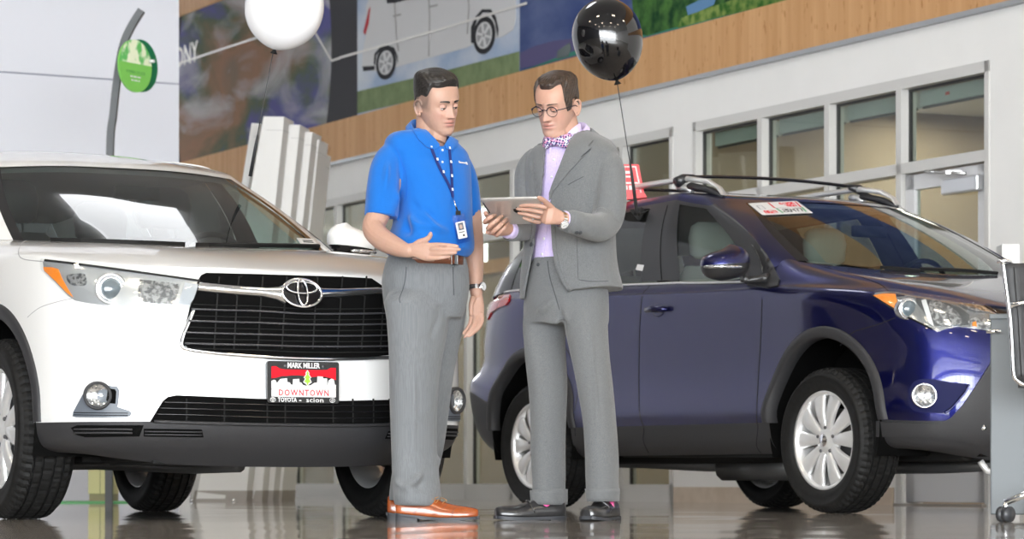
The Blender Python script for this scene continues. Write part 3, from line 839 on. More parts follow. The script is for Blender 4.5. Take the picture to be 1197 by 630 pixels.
for c in range(NC):
    for k in range(4):
        if c in up: B[8 + k, c] = up[c][k]
        else:
            u, v, w_ = B[7, c]; t = (k + 1) / 4
            B[8 + k, c] = (u * (1 - .035 * t * fz[c]) , v * (1 - .12 * t), w_ + .07 * t)
DB = surf(B, SRb, SCb); NB = outward(DB, grid_normals(DB), -1.4, .8)
arW = [(0.0, .405, .425), (-2.79, .405, .425)]
wc.add_ref(DB, NB)
# greenhouse
def lerp(a, b2, t): return tuple(np.array(a) * (1 - t) + np.array(b2) * t)
def pillar(base, top, edge, spine_u, bow=.03, wtop=1.735):
    """control column from the belt line to the roof centre"""
    b_, t_ = np.array(base, float), np.array(top, float); d = t_ - b_
    q = [b_, b_ + d * .34, b_ + d * .70, t_]
    for k, a in ((1, .8), (2, .9)): q[k] = q[k] + np.array([0, np.sign(b_[1]) * bow * a * (1 if abs(base[0] - top[0]) < .55 or base[1] > .6 else 0), 0]) + (np.array([bow * .6, 0, bow * .5]) if base[1] < .6 and base[0] > -1 else 0)
    e = np.array(edge, float); s_ = np.array([spine_u, 0, wtop]); q.append(e)
    q.append(e * [1, 1, 0] * .6 + s_ * [1, 1, 0] * .4 + [0, 0, e[2] + (wtop - e[2]) * .68]); q.append(e * [1, 1, 0] * .28 + s_ * [1, 1, 0] * .72 + [0, 0, e[2] + (wtop - e[2]) * .94]); q.append(s_)
    return q
cols = [pillar((-.185, 0, 1.165), (-1.07, 0, 1.580), (-1.20, 0, 1.622), -2.2), pillar((-.235, .40, 1.170), (-1.09, .32, 1.578), (-1.22, .31, 1.620), -2.2), pillar((-.42, .735, 1.180), (-1.16, .575, 1.565), (-1.29, .555, 1.608), -2.2),
        pillar((-.50, .79, 1.183), (-1.26, .625, 1.580), (-1.40, .595, 1.628), -2.2), pillar((-.58, .82, 1.188), (-1.42, .66, 1.592), (-1.52, .60, 1.652), -2.25),
        pillar((-1.38, .825, 1.20), (-1.55, .67, 1.60), (-1.58, .605, 1.662), -2.3), pillar((-1.55, .83, 1.205), (-1.68, .67, 1.607), (-1.70, .605, 1.670), -2.35), pillar((-2.45, .83, 1.225), (-2.55, .665, 1.61), (-2.56, .60, 1.675), -2.5),
        pillar((-2.60, .83, 1.23), (-2.70, .66, 1.605), (-2.71, .60, 1.67), -2.6), pillar((-3.35, .80, 1.24), (-3.28, .64, 1.58), (-3.30, .585, 1.65), -2.9), pillar((-3.62, .74, 1.22), (-3.48, .58, 1.55), (-3.46, .55, 1.63), -3.1),
        pillar((-3.80, .60, 1.20), (-3.60, .48, 1.55), (-3.56, .45, 1.62), -3.2), pillar((-3.88, 0, 1.19), (-3.66, 0, 1.56), (-3.60, 0, 1.64), -3.25)]
Gc = np.array(cols).transpose(1, 0, 2)
DG = surf(Gc, SRg, SCg); DG[-1, :, 1] = 0; NG = outward(DG, grid_normals(DG), -2.0, 1.2); NG[-1] = (0, 0, 1); NG[-1, :, :] = NG[-2, :, :] * [1, 0, 1]
NG /= np.linalg.norm(NG, axis=-1, keepdims=True)
wc.add_ref(DG, NG); wc.finish_ref()
DBc = DB.copy(); mk = cut_arches(DBc, arW, (5 * SCb, 16 * SCb)); NBc = NB
def clsB(i, j):
    if mk[i, j] and mk[i + 1, j] and mk[i, j + 1] and mk[i + 1, j + 1]: return None
    r, c = i / SRb, j / SCb
    if r < 2: return 'cladF' if c < 6 else ('rocker' if c < 14 else 'cladR')
    if c < 5.4 and r < 7: return 'bumper'
    if r >= 7 and c < 8: return 'hood'
    if c < 9.5: return 'fender'
    if c < 11.3 or (c < 11.6 and r < 5): return 'fdoor'
    if c < 13.0 or (c < 13.3 and r > 5): return 'rdoor'
    return 'quarter' if c < 16.5 else 'rear'
Vw = {'cladF': ('bumper_cladding', VM['plastic']), 'rocker': ('sill_cladding', VM['plastic']), 'cladR': ('rear_cladding', VM['plastic']), 'bumper': ('front_bumper', paint), 'hood': ('bonnet', paint), 'fender': ('front_fender', paint),
      'fdoor': ('front_door', paint), 'rdoor': ('rear_door', paint), 'quarter': ('rear_quarter_panel', paint), 'rear': ('tailgate', paint)}
wc.cells(DBc, NBc, clsB, Vw, {'cladF', 'cladR', 'bumper', 'hood', 'rear'})
def clsG(i, j):
    r, c = i / SRg, j / SCg
    if r >= 3:
        return 'roof' if (r >= 4 or c < 3 or c > 10) or r >= 3.6 else 'frame'
    if c < 2 - 1.01 / SCg: return 'ws' if r < 3 - .01 else 'frame'
    if c < 2.0: return 'frame'
    if c < 3: return 'apillar'
    if c < 4: return 'frame'
    inw = lambda a, b2: a <= c < b2 and r >= .15
    if inw(4, 5): return 'gf'
    if inw(6, 7): return 'gr'
    if inw(8, 9): return 'gq'
    if 10.6 < c: return 'gb'
    if c < 9.5: return 'frame'
    return 'cpillar'
TG = {'roof': ('roof', paint), 'frame': ('window_frame', VM['black']), 'ws': ('windscreen', VM['glass'], -.003), 'apillar': ('front_pillar', paint), 'cpillar': ('rear_pillar', paint), 'gf': ('front_side_window', VM['glass'], -.003), 'gr': ('rear_side_window', VM['glass_rear'], -.003), 'gq': ('quarter_window', VM['glass_rear'], -.003), 'gb': ('rear_window', VM['glass_rear'], -.003)}
wc.cells(DG, NG, clsG, TG, {'roof', 'ws', 'gb'})
wc.cells(DG, NG, lambda i, j: 'l' if i / SRg >= 3 or 2 <= j / SCg < 3 else None, {'l': ('headlining', mat('headlining_cloth', (.16, .17, .16), .9), -.03)}, {'l'})
# openings, trims
for (u, w_, r) in arW:
    arch_trim(wc, 'wheel_arch_trim', u, w_, .425, .480, .39 if True else 0, VM['plastic'])
    wheel_well(wc, u, w_, .44, .60, .93, VM['void'])
interior(wc, dict(seat=mat('black_leather', (.025, .025, .027), .5), dash=mat('dash_vinyl', (.03, .03, .032), .6), seat_u=-1.15, hip=.72, cowl_u=-.25, cowl_w=1.165, roof_w=1.62, floor_u=-1.7, floor_l=3.3))
MB().box(Car.loc((-1.45, 0, .30)), (4.35, 1.15, .14)).build('underbody', VM['matte'], wroot, bevel=.03)
b = MB(); b.box(Car.loc((.35, 0, .62)), (.85, 1.1, .7)); b.build('bonnet_light_blocker', VM['void'], wroot)  # unseen dark box added to block light under the bonnet
q = MB(); q.tube([Car.loc(p) for p in ((.55, .1, .22), (.1, .12, .215), (-.8, .2, .235), (-1.9, .2, .235), (-2.6, .45, .26), (-3.8, .5, .27))], .03); q.box(Car.loc((-2.1, .3, .235)), (.7, .3, .09)); q.build('exhaust_pipe', VM['disc'], wroot)
q = MB(); q.box(Car.loc((.50, .0, .235)), (.5, 1.1, .03)); q.box(Car.loc((.15, 0, .26)), (.12, 1.3, .06)); q.build('undertray', VM['matte'], wroot, bevel=.008)
wm = dict(VM)
for (u, s) in ((0, 1), (0, -1), (-2.79, 1), (-2.79, -1)):
    make_wheel(wroot, (u, s * .835, .370), .370, .235, .243, 'split', wm, s)
# lip under the bumper: bars in the slot of the dark lower bumper
pix = 'px'
slot = [(84, 499), (98, 498), (240, 499), (350, 500), (350, 511), (200, 512), (105, 512), (92, 509)]
wc.patch('bumper_slot', [(83, 500), (90, 497), (168, 497), (163, 510), (100, 511), (89, 508)], VM['void'], off=.002, depth=.006, mirror=True)
for yy in (501.5, 505.5): wc.bar('slot_bar', wc.line([(87, yy), (110, yy), (140, yy), (155, yy + .3)], off=.004, n=3), VM['plastic'], .004, mirror=True)
wc.patch('lower_slot', [(168, 501), (236, 502), (238, 511), (168, 510)], VM['void'], off=.002, depth=.006, mirror=True)
for yy in (504, 507.5): wc.bar('slot_bar', wc.line([(169, yy), (200, yy + .3), (236, yy + .7)], off=.004, n=3), VM['plastic'], .003, mirror=True)

# ---- grille (black opening, chrome surround, slats, chrome wing and emblem)
G_out = [(238, 320), (260, 320.3), (300, 321), (349, 322.5), (400, 324), (434, 326), (440, 329), (449, 336)]
def gx(yy): # left edge of the opening at height yy
    pts = [(320, 238), (328, 231), (345, 226), (360, 221.5), (380, 217), (398, 212.5), (407, 215)]
    for (a, xa), (b2, xb) in zip(pts, pts[1:]):
        if a <= yy <= b2: return xa + (xb - xa) * (yy - a) / (b2 - a)
    return 213
def gxr(yy):
    pts = [(326, 436), (336, 449), (350, 454), (362, 460), (400, 463), (414, 462)]
    for (a, xa), (b2, xb) in zip(pts, pts[1:]):
        if a <= yy <= b2: return xa + (xb - xa) * (yy - a) / (b2 - a)
    return 440
open_poly = [(241, 319.5), (300, 321), (349, 322.5), (400, 324), (434, 326), (449, 336), (455, 350), (460, 362), (463, 400), (461, 414.5), (440, 416.5), (400, 418), (349, 417.5), (300, 415.5), (250, 411), (222, 407), (213.5, 403), (214, 392), (218, 375), (222, 358), (226, 345), (231, 328), (235, 322)]
wc.patch('grille', open_poly, VM['void'], off=.004, depth=.012)
def slat_y(x, k):  # k-th slat, lines bow slightly with the nose
    return None
gm = VM['black']
sl = [(362, 366.5), (375.5, 379), (389, 392), (401.5, 404.5)]
for a, c in sl:
    L_ = wc.line([(gx(a) + 2, a), (260, a + 1.3), (300, a + 2.2), (349, c + .6), (400, c + 1.0), (gxr(c) - 1, c + .3)], off=.012, n=5)
    wc.bar('grille_slat', L_, mat('slat_satin', (.05, .05, .055), .22) if a == 362 else bpy.data.materials['slat_satin'], .0085, .55)
for a, c in ((356, 360.5), (369, 373), (382.5, 385.5), (395.5, 398.5), (340.5, 344), (407, 411)):
    L_ = wc.line([(gx(a) + 3, a), (260, a + 1.3), (300, a + 2.2), (349, c + .6), (400, c + 1.0), (gxr(c) - 2, c + .3)], off=.005, n=5)
    wc.bar('grille_rib', L_, VM['matte'], .0035, .6)
rib = []
for x in (252, 275, 303, 331, 367, 396, 424, 446): rib.append(wc.line([(x + 4, 324 if x < 430 else 333), (x + 2, 345), (x, 375), (x - 2, 408)], off=.004, n=3))
wc.seam('grille_upright', [l for l in rib if l], VM['matte'], .006, .003)
# bright surround along the bottom and up both sides
sur = wc.line([(235.5, 345), (230, 347.5) if False else (226.5, 362), (220, 378), (213.5, 394), (212.5, 404), (219, 408.5), (250, 413), (300, 417), (349, 419.3), (400, 420), (440, 418.8), (461, 417), (466, 405), (465, 385), (462, 362), (455, 344)][1:], off=.005, n=6)
wc.bar('grille_surround', sur, VM['chrome'], [.0105] * len(sur), .8)
# chrome wing through the emblem
def wing(pts_top, pts_bot, name='grille_wing'):
    mb = MB(); rows = []
    K = len(pts_top)
    for (a, b2) in zip(pts_top, pts_bot):
        row = []
        for t, o in ((0, .004), (.08, .020), (.3, .030), (.7, .030), (.92, .020), (1, .004)):
            h, n = wc.on((a[0] + (b2[0] - a[0]) * t, a[1] + (b2[1] - a[1]) * t), 'px')
            row.append(Car.loc(h + n * o))
        rows.append(row)
    mb.grid(rows); return mb.build(name, VM['chrome'], wroot)
wing([(232, 331), (250, 332.5), (280, 335), (305, 336.6), (322, 336), (330, 333)], [(230, 342.5), (250, 344.5), (280, 347), (305, 348.6), (322, 352), (332, 357)])
wing([(367, 335), (375, 337.5), (395, 338), (420, 337.5), (438, 337), (447, 339)], [(367, 358), (376, 350), (395, 349.5), (420, 347.5), (438, 346), (450, 346)])
h, n = wc.on((349, 345.5), 'px')
toyota_like_emblem(wc, Car.loc(h + n * .036), Car.loc(n), .115, VM['chrome'], VM['black'], wroot)

# ---- headlamps
def headlamp_white():
    out = [(50.5, 306.5), (52, 304.3), (80, 308), (120, 313.5), (170, 320), (234, 328.5), (229, 344), (221, 361), (200, 359.5), (175, 357), (160, 356.5), (146, 359.5), (120, 357), (100, 354), (88, 351.5), (80, 346), (66, 331), (52, 317)]
    base = wc.patch('headlamp', out, mat('lamp_silver', (.60, .61, .63), .20, .6), off=.002, depth=.02, mirror=True)
    for o, s in zip(base, (1, -1)):
        wc.patch('indicator_lens', [(51.5, 312.5), (62, 312.8), (69, 315), (73, 325), (79, 336), (86, 347.5), (80, 343.5), (66, 329), (52.5, 316.5)], VM['amber'], off=.005, depth=.003, parent=o, sgn=s)
        wc.patch('indicator_bulb', [(78, 323), (88, 320.5), (100, 321), (101, 333), (90, 334), (82, 332)], VM['reflector'], off=.004, depth=.003, parent=o, sgn=s, curve=3)
        wc.patch('high_beam', [(163, 330), (168, 327.5), (205, 332), (210, 335), (203, 354.5), (196, 356), (168, 353.5), (162, 345)], VM['reflector'], off=.005, depth=.003, parent=o, sgn=s, curve=3)
        wc.patch('lamp_divider', [(216, 331), (232, 333), (226, 350), (221, 357), (208, 356)], mat('lamp_grey', (.42, .45, .50), .25, .3) if 'lamp_grey' not in bpy.data.materials else bpy.data.materials['lamp_grey'], off=.006, depth=.003, parent=o, sgn=s)
        h, n = wc.on((129.5, 338), 'px'); c0 = h + n * .004; c1 = Vector((c0[0], c0[1] * s, c0[2])); nn = Vector((n[0], n[1] * s, n[2]))
        ax = Vector((nn[0] + .9, nn[1] * .5, 0)).normalized()
        C0 = Car.loc(c1 + ax * .008); Yd = Car.loc(ax); X = Yd.cross(Vector((0, 0, 1))).normalized(); Z = X.cross(Yd)
        fm = frame(C0, X, Z, Yd)
        q = MB(); q.lathe([(.060, -.02), (.064, .0), (.058, .006), (.050, .004), (.047, -.004)], 36, fm); q.build('lamp_ring', bpy.data.materials['lamp_silver'], o)
        q = MB(); q.lathe([(.046, -.006), (.0455, .004), (.041, .005), (.040, .0)], 36, fm); q.build('lamp_bezel', VM['chrome'], o)
        q = MB(); q.lathe([(.040, .0), (.036, .006), (.026, .012), (.013, .0155), (.0005, .0165)], 32, fm); q.build('projector', VM['projector'], o)
        tp = wc.line([(54, 304.6), (80, 308), (120, 313.5), (170, 320), (232, 328.5)], off=.006, n=5)
        if s < 0: tp = [(Vector((p[0], -p[1], p[2])), Vector((nn2[0], -nn2[1], nn2[2]))) for p, nn2 in tp]
        wc.bar('lamp_seal', tp, VM['matte'], .0042, parent=o)
        lens = wc.patch('lamp_lens', out, VM['lens'], off=.018, depth=.004, parent=o, sgn=s, bulge=.004)
headlamp_white()

# ---- fog lamps in grey bezels
fogb = [(86, 486.5), (87, 481.5), (92, 472), (98, 461), (103, 454), (111, 450), (124, 450.5), (137, 452), (139.5, 456), (138.5, 470), (137, 475.5), (151, 480), (154, 482.5), (152.5, 486), (148, 487.5), (120, 487.8), (90, 487.5)]
fo = wc.patch('fog_lamp_bezel', fogb, mat('grey_plastic', (.11, .125, .15), .38), off=.008, depth=.02, mirror=True)
for o, s in zip(fo, (1, -1)):
    wc.patch('bezel_recess', [(127, 454), (135, 455), (136.5, 458), (135.5, 472), (130, 471.5), (125, 468)], VM['void'], off=.010, depth=.003, parent=o, sgn=s)
    ls = [wc.line([(88, y), (120, y + .4), (150, y + .6)], off=.0095, n=4) for y in (482.2, 484.8)]
    if s < 0: ls = [[(Vector((p[0], -p[1], p[2])), Vector((n[0], -n[1], n[2]))) for p, n in l] for l in ls]
    wc.seam('bezel_groove', ls, VM['void'], .003, .0, parent=o)
    h, n = wc.on((114.5, 462.5), 'px'); c = Vector((h[0], h[1] * s, h[2])) ; nn = Vector((n[0] + .5, n[1] * s * .8, 0)).normalized()
    C0 = Car.loc(c + nn * .024); Yd = Car.loc(nn); X = Yd.cross(Vector((0, 0, 1))).normalized(); Z = X.cross(Yd); fm = frame(C0, X, Z, Yd)
    q = MB(); q.lathe([(.056, -.05), (.056, .002), (.050, .007), (.045, .004), (.043, -.008)], 40, fm); q.build('fog_lamp_ring', VM['plastic'], o)
    q = MB(); q.lathe([(.044, -.004), (.033, -.010), (.018, -.015), (.0005, -.017)], 36, fm); q.build('fog_reflector', VM['reflector'], o)
    q = MB(); q.lathe([(.044, .0), (.032, .007), (.016, .010), (.0005, .011)], 36, fm); q.build('fog_lens', VM['lens'], o)
# ---- lower grille
lg = [(175, 493.6), (182, 482), (190, 469), (196, 464), (206, 462), (300, 466), (400, 468.5), (470, 467), (496, 466), (502, 494), (400, 497), (300, 496)]
wc.patch('lower_grille', lg, VM['void'], off=.004, depth=.012)
for k, (a, c) in enumerate([(470, 473.5), (477, 480.8), (484, 488)]):
    wc.bar('lower_grille_bar', wc.line([(190 - k * 4.5, a), (230, a + 1), (300, c - .6), (349, c + .3), (420, c + .6), (490, c - .5)], off=.006, n=5), VM['black'], .0045, .7)
wc.seam('lower_grille_upright', [wc.line([(x, 466), (x, 480), (x, 494)], off=.003, n=2) for x in (218, 262, 312, 333, 389, 412, 436, 455)], VM['matte'], .006, .002)
wc.bar('lower_intake_lip', wc.line([(180, 492.5), (240, 494.5), (300, 496), (349, 496.7), (420, 497), (497, 494.5)], off=.004, n=5), VM['plastic'], .010, .7)
wc.patch('tow_cover', [(200, 437), (204, 436), (218, 436.5), (222, 440), (221.5, 450), (219, 454), (205, 453.5), (200.5, 449)], paint, off=.0008, depth=.002, curve=3)
wc.seam('tow_cover_gap', [wc.line([(200, 437), (204, 435.7), (218, 436.2), (222.5, 440), (222, 450), (219, 454.4), (205, 454), (200, 449)], off=0, n=4, closed=True)], mat('soft_gap', (.35, .35, .36), .8), .0018, .0004)
# ---- shut lines
wc.seam('bonnet_gap', [wc.line([(50, 305.5), (40, 304.8), (28, 303), (22.5, 299), (22, 292), (26, 284), (31, 281)], off=0, n=4)], bpy.data.materials['soft_gap'], .004, .0006, mirror=True)
wc.seam('bumper_gap', [wc.line([(84, 349), (70, 352), (50, 358), (40, 364), (32, 371)], off=0, n=4)], bpy.data.materials['soft_gap'], .003, .0004, mirror=True)
wc.seam('door_gap', [wc.line([(-.58, .42), (-.57, .8), (-.56, 1.09)], 'side', off=0), wc.line([(-1.62, .42), (-1.60, .8), (-1.60, 1.16)], 'side', off=0), wc.line([(-2.42, .72), (-2.50, .95), (-2.55, 1.18)], 'side', off=0)], VM['seam'], .005, .0008, mirror=True)
# ---- mirrors, handles, sticker, wiper, tail lamps
for s in (1, -1):
    door_mirror(wc, dict(pos=(-.66, .965, 1.238), wid=.23, hei=.155, dep=.15, paint=paint, housing=VM['black'], foot=(-.60, .84, 1.19), split=-.35), s)
    for u in (-1.42, -2.32):
        h, n = wc.on((u, 1.02), 'side'); q = MB(); q.tube([Car.loc((u + .09, (h[1] + .01) * s, 1.02)), Car.loc((u + .05, (h[1] + .035) * s, 1.022)), Car.loc((u - .05, (h[1] + .035) * s, 1.024)), Car.loc((u - .09, (h[1] + .01) * s, 1.024))], .013, 10); q.build('door_handle', VM['chrome'], wroot)
    wc.patch('tail_lamp', [(.60, .98), (.88, .98), (.86, 1.14), (.62, 1.12)], VM['red'], 'rear', off=.008, depth=.02, sgn=s)
lab = wc.patch('inspection_label', [(346.5, 278.5), (366, 279.5), (372.5, 288), (352, 286)], VM['label'], off=.002, depth=.0015)
wc.seam('label_print', [wc.line([(353.5, 281.6), (364.5, 282.2)], n=2), wc.line([(354.5, 283.4), (365.8, 284)], n=2)], VM['ink'], .004, .0024, parent=lab)
wc.seam('wiper', [wc.line([(60, 282), (140, 284.5), (215, 287.3)], off=.012, n=4), wc.line([(230, 288), (300, 288.5), (372, 289.6)], off=.012, n=4)], VM['matte'], .012, .004, th=.012)

# ---- dealer plate
h, n = wc.on((352, 447), 'px')
pn_ = Vector((n[0], n[1], 0)).normalized(); C0 = Car.loc(h + pn_ * .022); Yd = Car.loc(pn_); X = Vector((0, 0, 1)).cross(Yd).normalized(); Z = Vector((0, 0, 1))
def PM(x, y, z=0): return C0 + X * x + Z * y + Yd * z
PF = frame(C0, X, Z, Yd)
PWd, PH = .310, .165
def rrect(w_, h_, r, n=5):
    o = []
    for cx_, cy_, a0 in ((w_ / 2 - r, h_ / 2 - r, 0), (-w_ / 2 + r, h_ / 2 - r, PI / 2), (-w_ / 2 + r, -h_ / 2 + r, PI), (w_ / 2 - r, -h_ / 2 + r, 1.5 * PI)):
        for k in range(n + 1): a = a0 + PI / 2 * k / n; o.append((cx_ + r * math.cos(a), cy_ + r * math.sin(a)))
    return o
pl = MB().prism(rrect(PWd, PH, .010), -.012, 0, PF).build('dealer_plate', VM['black'], wroot)
MB().prism(rrect(PWd * .9, PH * .9, .010), -.03, -.012, PF @ Matrix.Translation((-.012, .004, 0))).build('plate_bracket', mat('bracket_grey', (.18, .22, .25), .5), pl)
def pp(name, poly, m, z): # polygons in plate fractions (0..1, y up)
    P_ = [((x - .5) * PWd, (y - .5) * PH) for x, y in poly]; return MB().prism(P_, z - .0006, z, PF).build(name, m, pl)
# coordinates measured on the plate: x 0..1 left to right, y 0..1 bottom to top
red = [(.055, .87), (.12, .875), (.17, .82), (.25, .80), (.75, .80), (.83, .81), (.88, .86), (.955, .86), (.955, .565), (.90, .60), (.80, .64), (.70, .645), (.60, .62), (.50, .655), (.42, .665), (.33, .66), (.27, .645), (.20, .64), (.12, .60), (.055, .58)]
pp('red_sky', red, VM['redink'], .0012)
sky = [(.055, .33), (.055, .52), (.09, .55), (.115, .53), (.13, .47), (.18, .57), (.27, .59), (.275, .50), (.31, .49), (.325, .44), (.35, .44), (.355, .57), (.44, .58), (.445, .50), (.47, .49), (.49, .44), (.53, .42), (.60, .43), (.65, .49), (.69, .50), (.695, .65), (.77, .65), (.775, .60), (.83, .60), (.835, .40), (.85, .55), (.89, .60), (.925, .58), (.94, .45), (.955, .45), (.955, .33)]
pp('white_skyline', sky, VM['label'], .0012)
pp('name_band', [(.055, .145), (.945, .145), (.955, .16), (.955, .325), (.055, .325)], VM['label'], .0012)
pp('tree_edge', [(.555, .80), (.585, .72), (.575, .70), (.61, .61), (.59, .59), (.615, .50), (.575, .45), (.555, .42), (.535, .45), (.495, .50), (.52, .59), (.50, .61), (.535, .70), (.525, .72)], VM['label'], .0018)
pp('tree', [(.555, .77), (.572, .71), (.563, .69), (.597, .61), (.575, .59), (.60, .51), (.57, .49), (.56, .435), (.55, .435), (.54, .49), (.51, .51), (.535, .59), (.513, .61), (.547, .69), (.538, .71)], mat('leaf_green', (.30, .72, .04), .5), .0024)
def pt(name, s_, x, y, size, m, **kw): return lettering(name, s_, size, PF @ Matrix.Translation(((x - .5) * PWd, (y - .5) * PH, .001)), m, pl, **kw)
pt('dealer_name', 'MARK MILLER', .50, .895, .030, VM['label'], bold=.0007, sx=.80, space=.95)
pt('town_name', 'DOWNTOWN', .505, .238, .033, VM['redink'], sx=.88, space=1.26, bold=.0005)
pt('maker_name', 'TOYOTA', .275, .07, .024, VM['label'], bold=.0006, sx=.82)
pt('maker_dash', '-', .455, .075, .03, VM['label'], bold=.0008)
pt('second_maker_name', 'scion', .66, .072, .026, VM['label'], sx=1.35, space=1.05, bold=.0002)
for x, nm in ((.075, 'maker_badge'), (.905, 'second_badge')):
    e = MB(); cc = PM((x - .5) * PWd, (.075 - .5) * PH, .0012)
    oval_ring(e, cc, X, Yd, Z, .011, .0085, .0012, 28, 6)
    if x < .5: oval_ring(e, cc + Z * .003, X, Yd, Z, .008, .0035, .0009, 24, 6); oval_ring(e, cc, X, Yd, Z, .003, .0075, .0009, 24, 6)
    else: e.tube([cc + X * .006 + Z * .002, cc + Z * .005, cc - X * .005 + Z * .001, cc + X * .005 - Z * .001, cc - Z * .005, cc - X * .006 - Z * .002], .0013, 6)
    e.build(nm, VM['label'], pl)
for x in (.245, .775):
    q = MB(); M_ = PF @ Matrix.Translation(((x - .5) * PWd, (.885 - .5) * PH, .0)); q.lathe([(.0055, 0), (.005, .002), (.0005, .003)], 14, M_); q.build('plate_screw', VM['rim_dark'], pl)
# unseen glowing ceiling panel, added and shaped for its reflection in the windscreen
q = MB(); q.prism([(-2.89, 18.39), (-2.49, 17.24), (-1.9, 16.85), (-1.33, 17.27), (-.73, 18.0), (-.94, 18.5), (-1.24, 19.42), (-2.01, 19.14)], 6.86, 6.98)
lp_ = q.build('reflection_light_panel', mat('reflection_panel_glow', (.9, .9, .9), .6, emit=(.95, .97, 1.0), estr=2.6)); tag(lp_, 'unseen lit white ceiling panel, shaped and placed for its reflection in the windscreen', 'lamp')
# ================================================================ blue compact SUV
BX, BY, BA = 2.252, 15.11, .5416
broot = empty('car', (BX, BY, 0), math.atan2(-math.cos(BA), math.sin(BA)), 'dark blue compact sport utility car with silver roof rails and price sheet on windscreen', 'car')
bc = Car(broot, BX, BY, BA)
blue = mat('blue_paint', (.0024, .0045, .078), .32, .85, coat=1.0)
PLb = [(.895, 0), (.885, .28), (.845, .50), (.76, .69), (.63, .81), (.45, .880), (.22, .905), (0, .912), (-.22, .908), (-.50, .900), (-.98, .898), (-1.55, .900), (-2.05, .905), (-2.40, .915), (-2.66, .922), (-3.0, .915), (-3.36, .855), (-3.58, .66), (-3.66, .35), (-3.675, 0)]
PLn = np.array(PLb); tg = np.gradient(PLn, axis=0); nr = np.stack([tg[:, 1], -tg[:, 0]], 1); nr /= np.linalg.norm(nr, axis=1)[:, None]
NC = len(PLb)
WrB = {0: [.235, .24, .255, .28, .30, .31, .31, .30] + [.29] * 8 + [.34, .38, .40, .40], 1: [.33] * 5 + [.35] * 11 + [.45, .50, .50, .50], 2: [.44] * 5 + [.448] * 10 + [.58, .68, .70, .70, .70],
       3: [.54, .54, .54, .53, .52, .51, .50, .50, .505, .51, .515, .52, .525, .53, .54, .66, .75, .77, .78, .78], 4: [.65] * 6 + [.64] * 9 + [.76, .83, .85, .85, .85], 5: [.76] * 6 + [.79] * 9 + [.86, .92, .93, .93, .93],
       6: [.855, .857, .865, .885, .91, .93, .94, .95, .955, .96, .97, .98, .99, 1.0, 1.01, 1.02, 1.02, 1.02, 1.02, 1.02], 7: [.935, .94, .952, .972, 1.0, 1.032, 1.055, 1.07, 1.082, 1.092, 1.10, 1.118, 1.135, 1.145, 1.155, 1.165, 1.16, 1.15, 1.15, 1.15]}
offF = [-.12, -.03, .0, .008, .004, -.006, -.026, -.085]; offS = [-.075, -.018, .0, .014, -.012, -.016, -.002, .004]
B = np.zeros((12, NC, 3))
for r in range(8):
    for c in range(NC):
        o = offF[r] * fz[c] + offS[r] * (1 - fz[c])
        if c >= 16: o = [-.10, -.01, .03, .0, -.05, -.05, -.06, -.08][r]
        B[r, c, :2] = PLn[c] + nr[c] * o; B[r, c, 2] = WrB[r][c]
upB = {0: [(.72, 0, .985), (.48, 0, 1.065), (.16, 0, 1.138), (-.11, 0, 1.192)], 1: [(.71, .27, .99), (.46, .27, 1.072), (.14, .26, 1.143), (-.12, .25, 1.196)],
       2: [(.67, .48, 1.00), (.43, .46, 1.082), (.11, .44, 1.150), (-.16, .42, 1.202)], 3: [(.59, .645, 1.018), (.37, .60, 1.092), (.07, .565, 1.155), (-.21, .535, 1.212)],
       4: [(.48, .745, 1.042), (.30, .69, 1.105), (.02, .645, 1.162), (-.27, .625, 1.222)], 5: [(.34, .812, 1.065), (.19, .755, 1.118), (-.05, .705, 1.172), (-.32, .675, 1.232)],
       6: [(.17, .845, 1.085), (.06, .80, 1.133), (-.13, .755, 1.182), (-.38, .71, 1.242)], 7: [(-.03, .862, 1.102), (-.10, .825, 1.145), (-.24, .785, 1.192), (-.42, .74, 1.252)],
       8: [(-.24, .870, 1.115), (-.27, .842, 1.152), (-.35, .81, 1.20), (-.47, .775, 1.255)], 9: [(-.50, .882, 1.122), (-.51, .866, 1.146), (-.53, .85, 1.170), (-.55, .83, 1.19)]}
for c in range(NC):
    for k in range(4):
        if c in upB: B[8 + k, c] = upB[c][k]
        else:
            u, v, w_ = B[7, c]; t = (k + 1) / 4
            if c < 16: B[8 + k, c] = (u, v - .065 * t ** 1.2, w_ + [.022, .045, .062, .075][k])
            else: B[8 + k, c] = (u * (1 - .02 * t), v * (1 - .08 * t), w_ + .065 * t)
DB = surf(B, SRb, SCb); NB = outward(DB, grid_normals(DB), -1.3, .8)
arB = [(0.02, .425, .425), (-2.66, .425, .425)]
bc.add_ref(DB, NB)
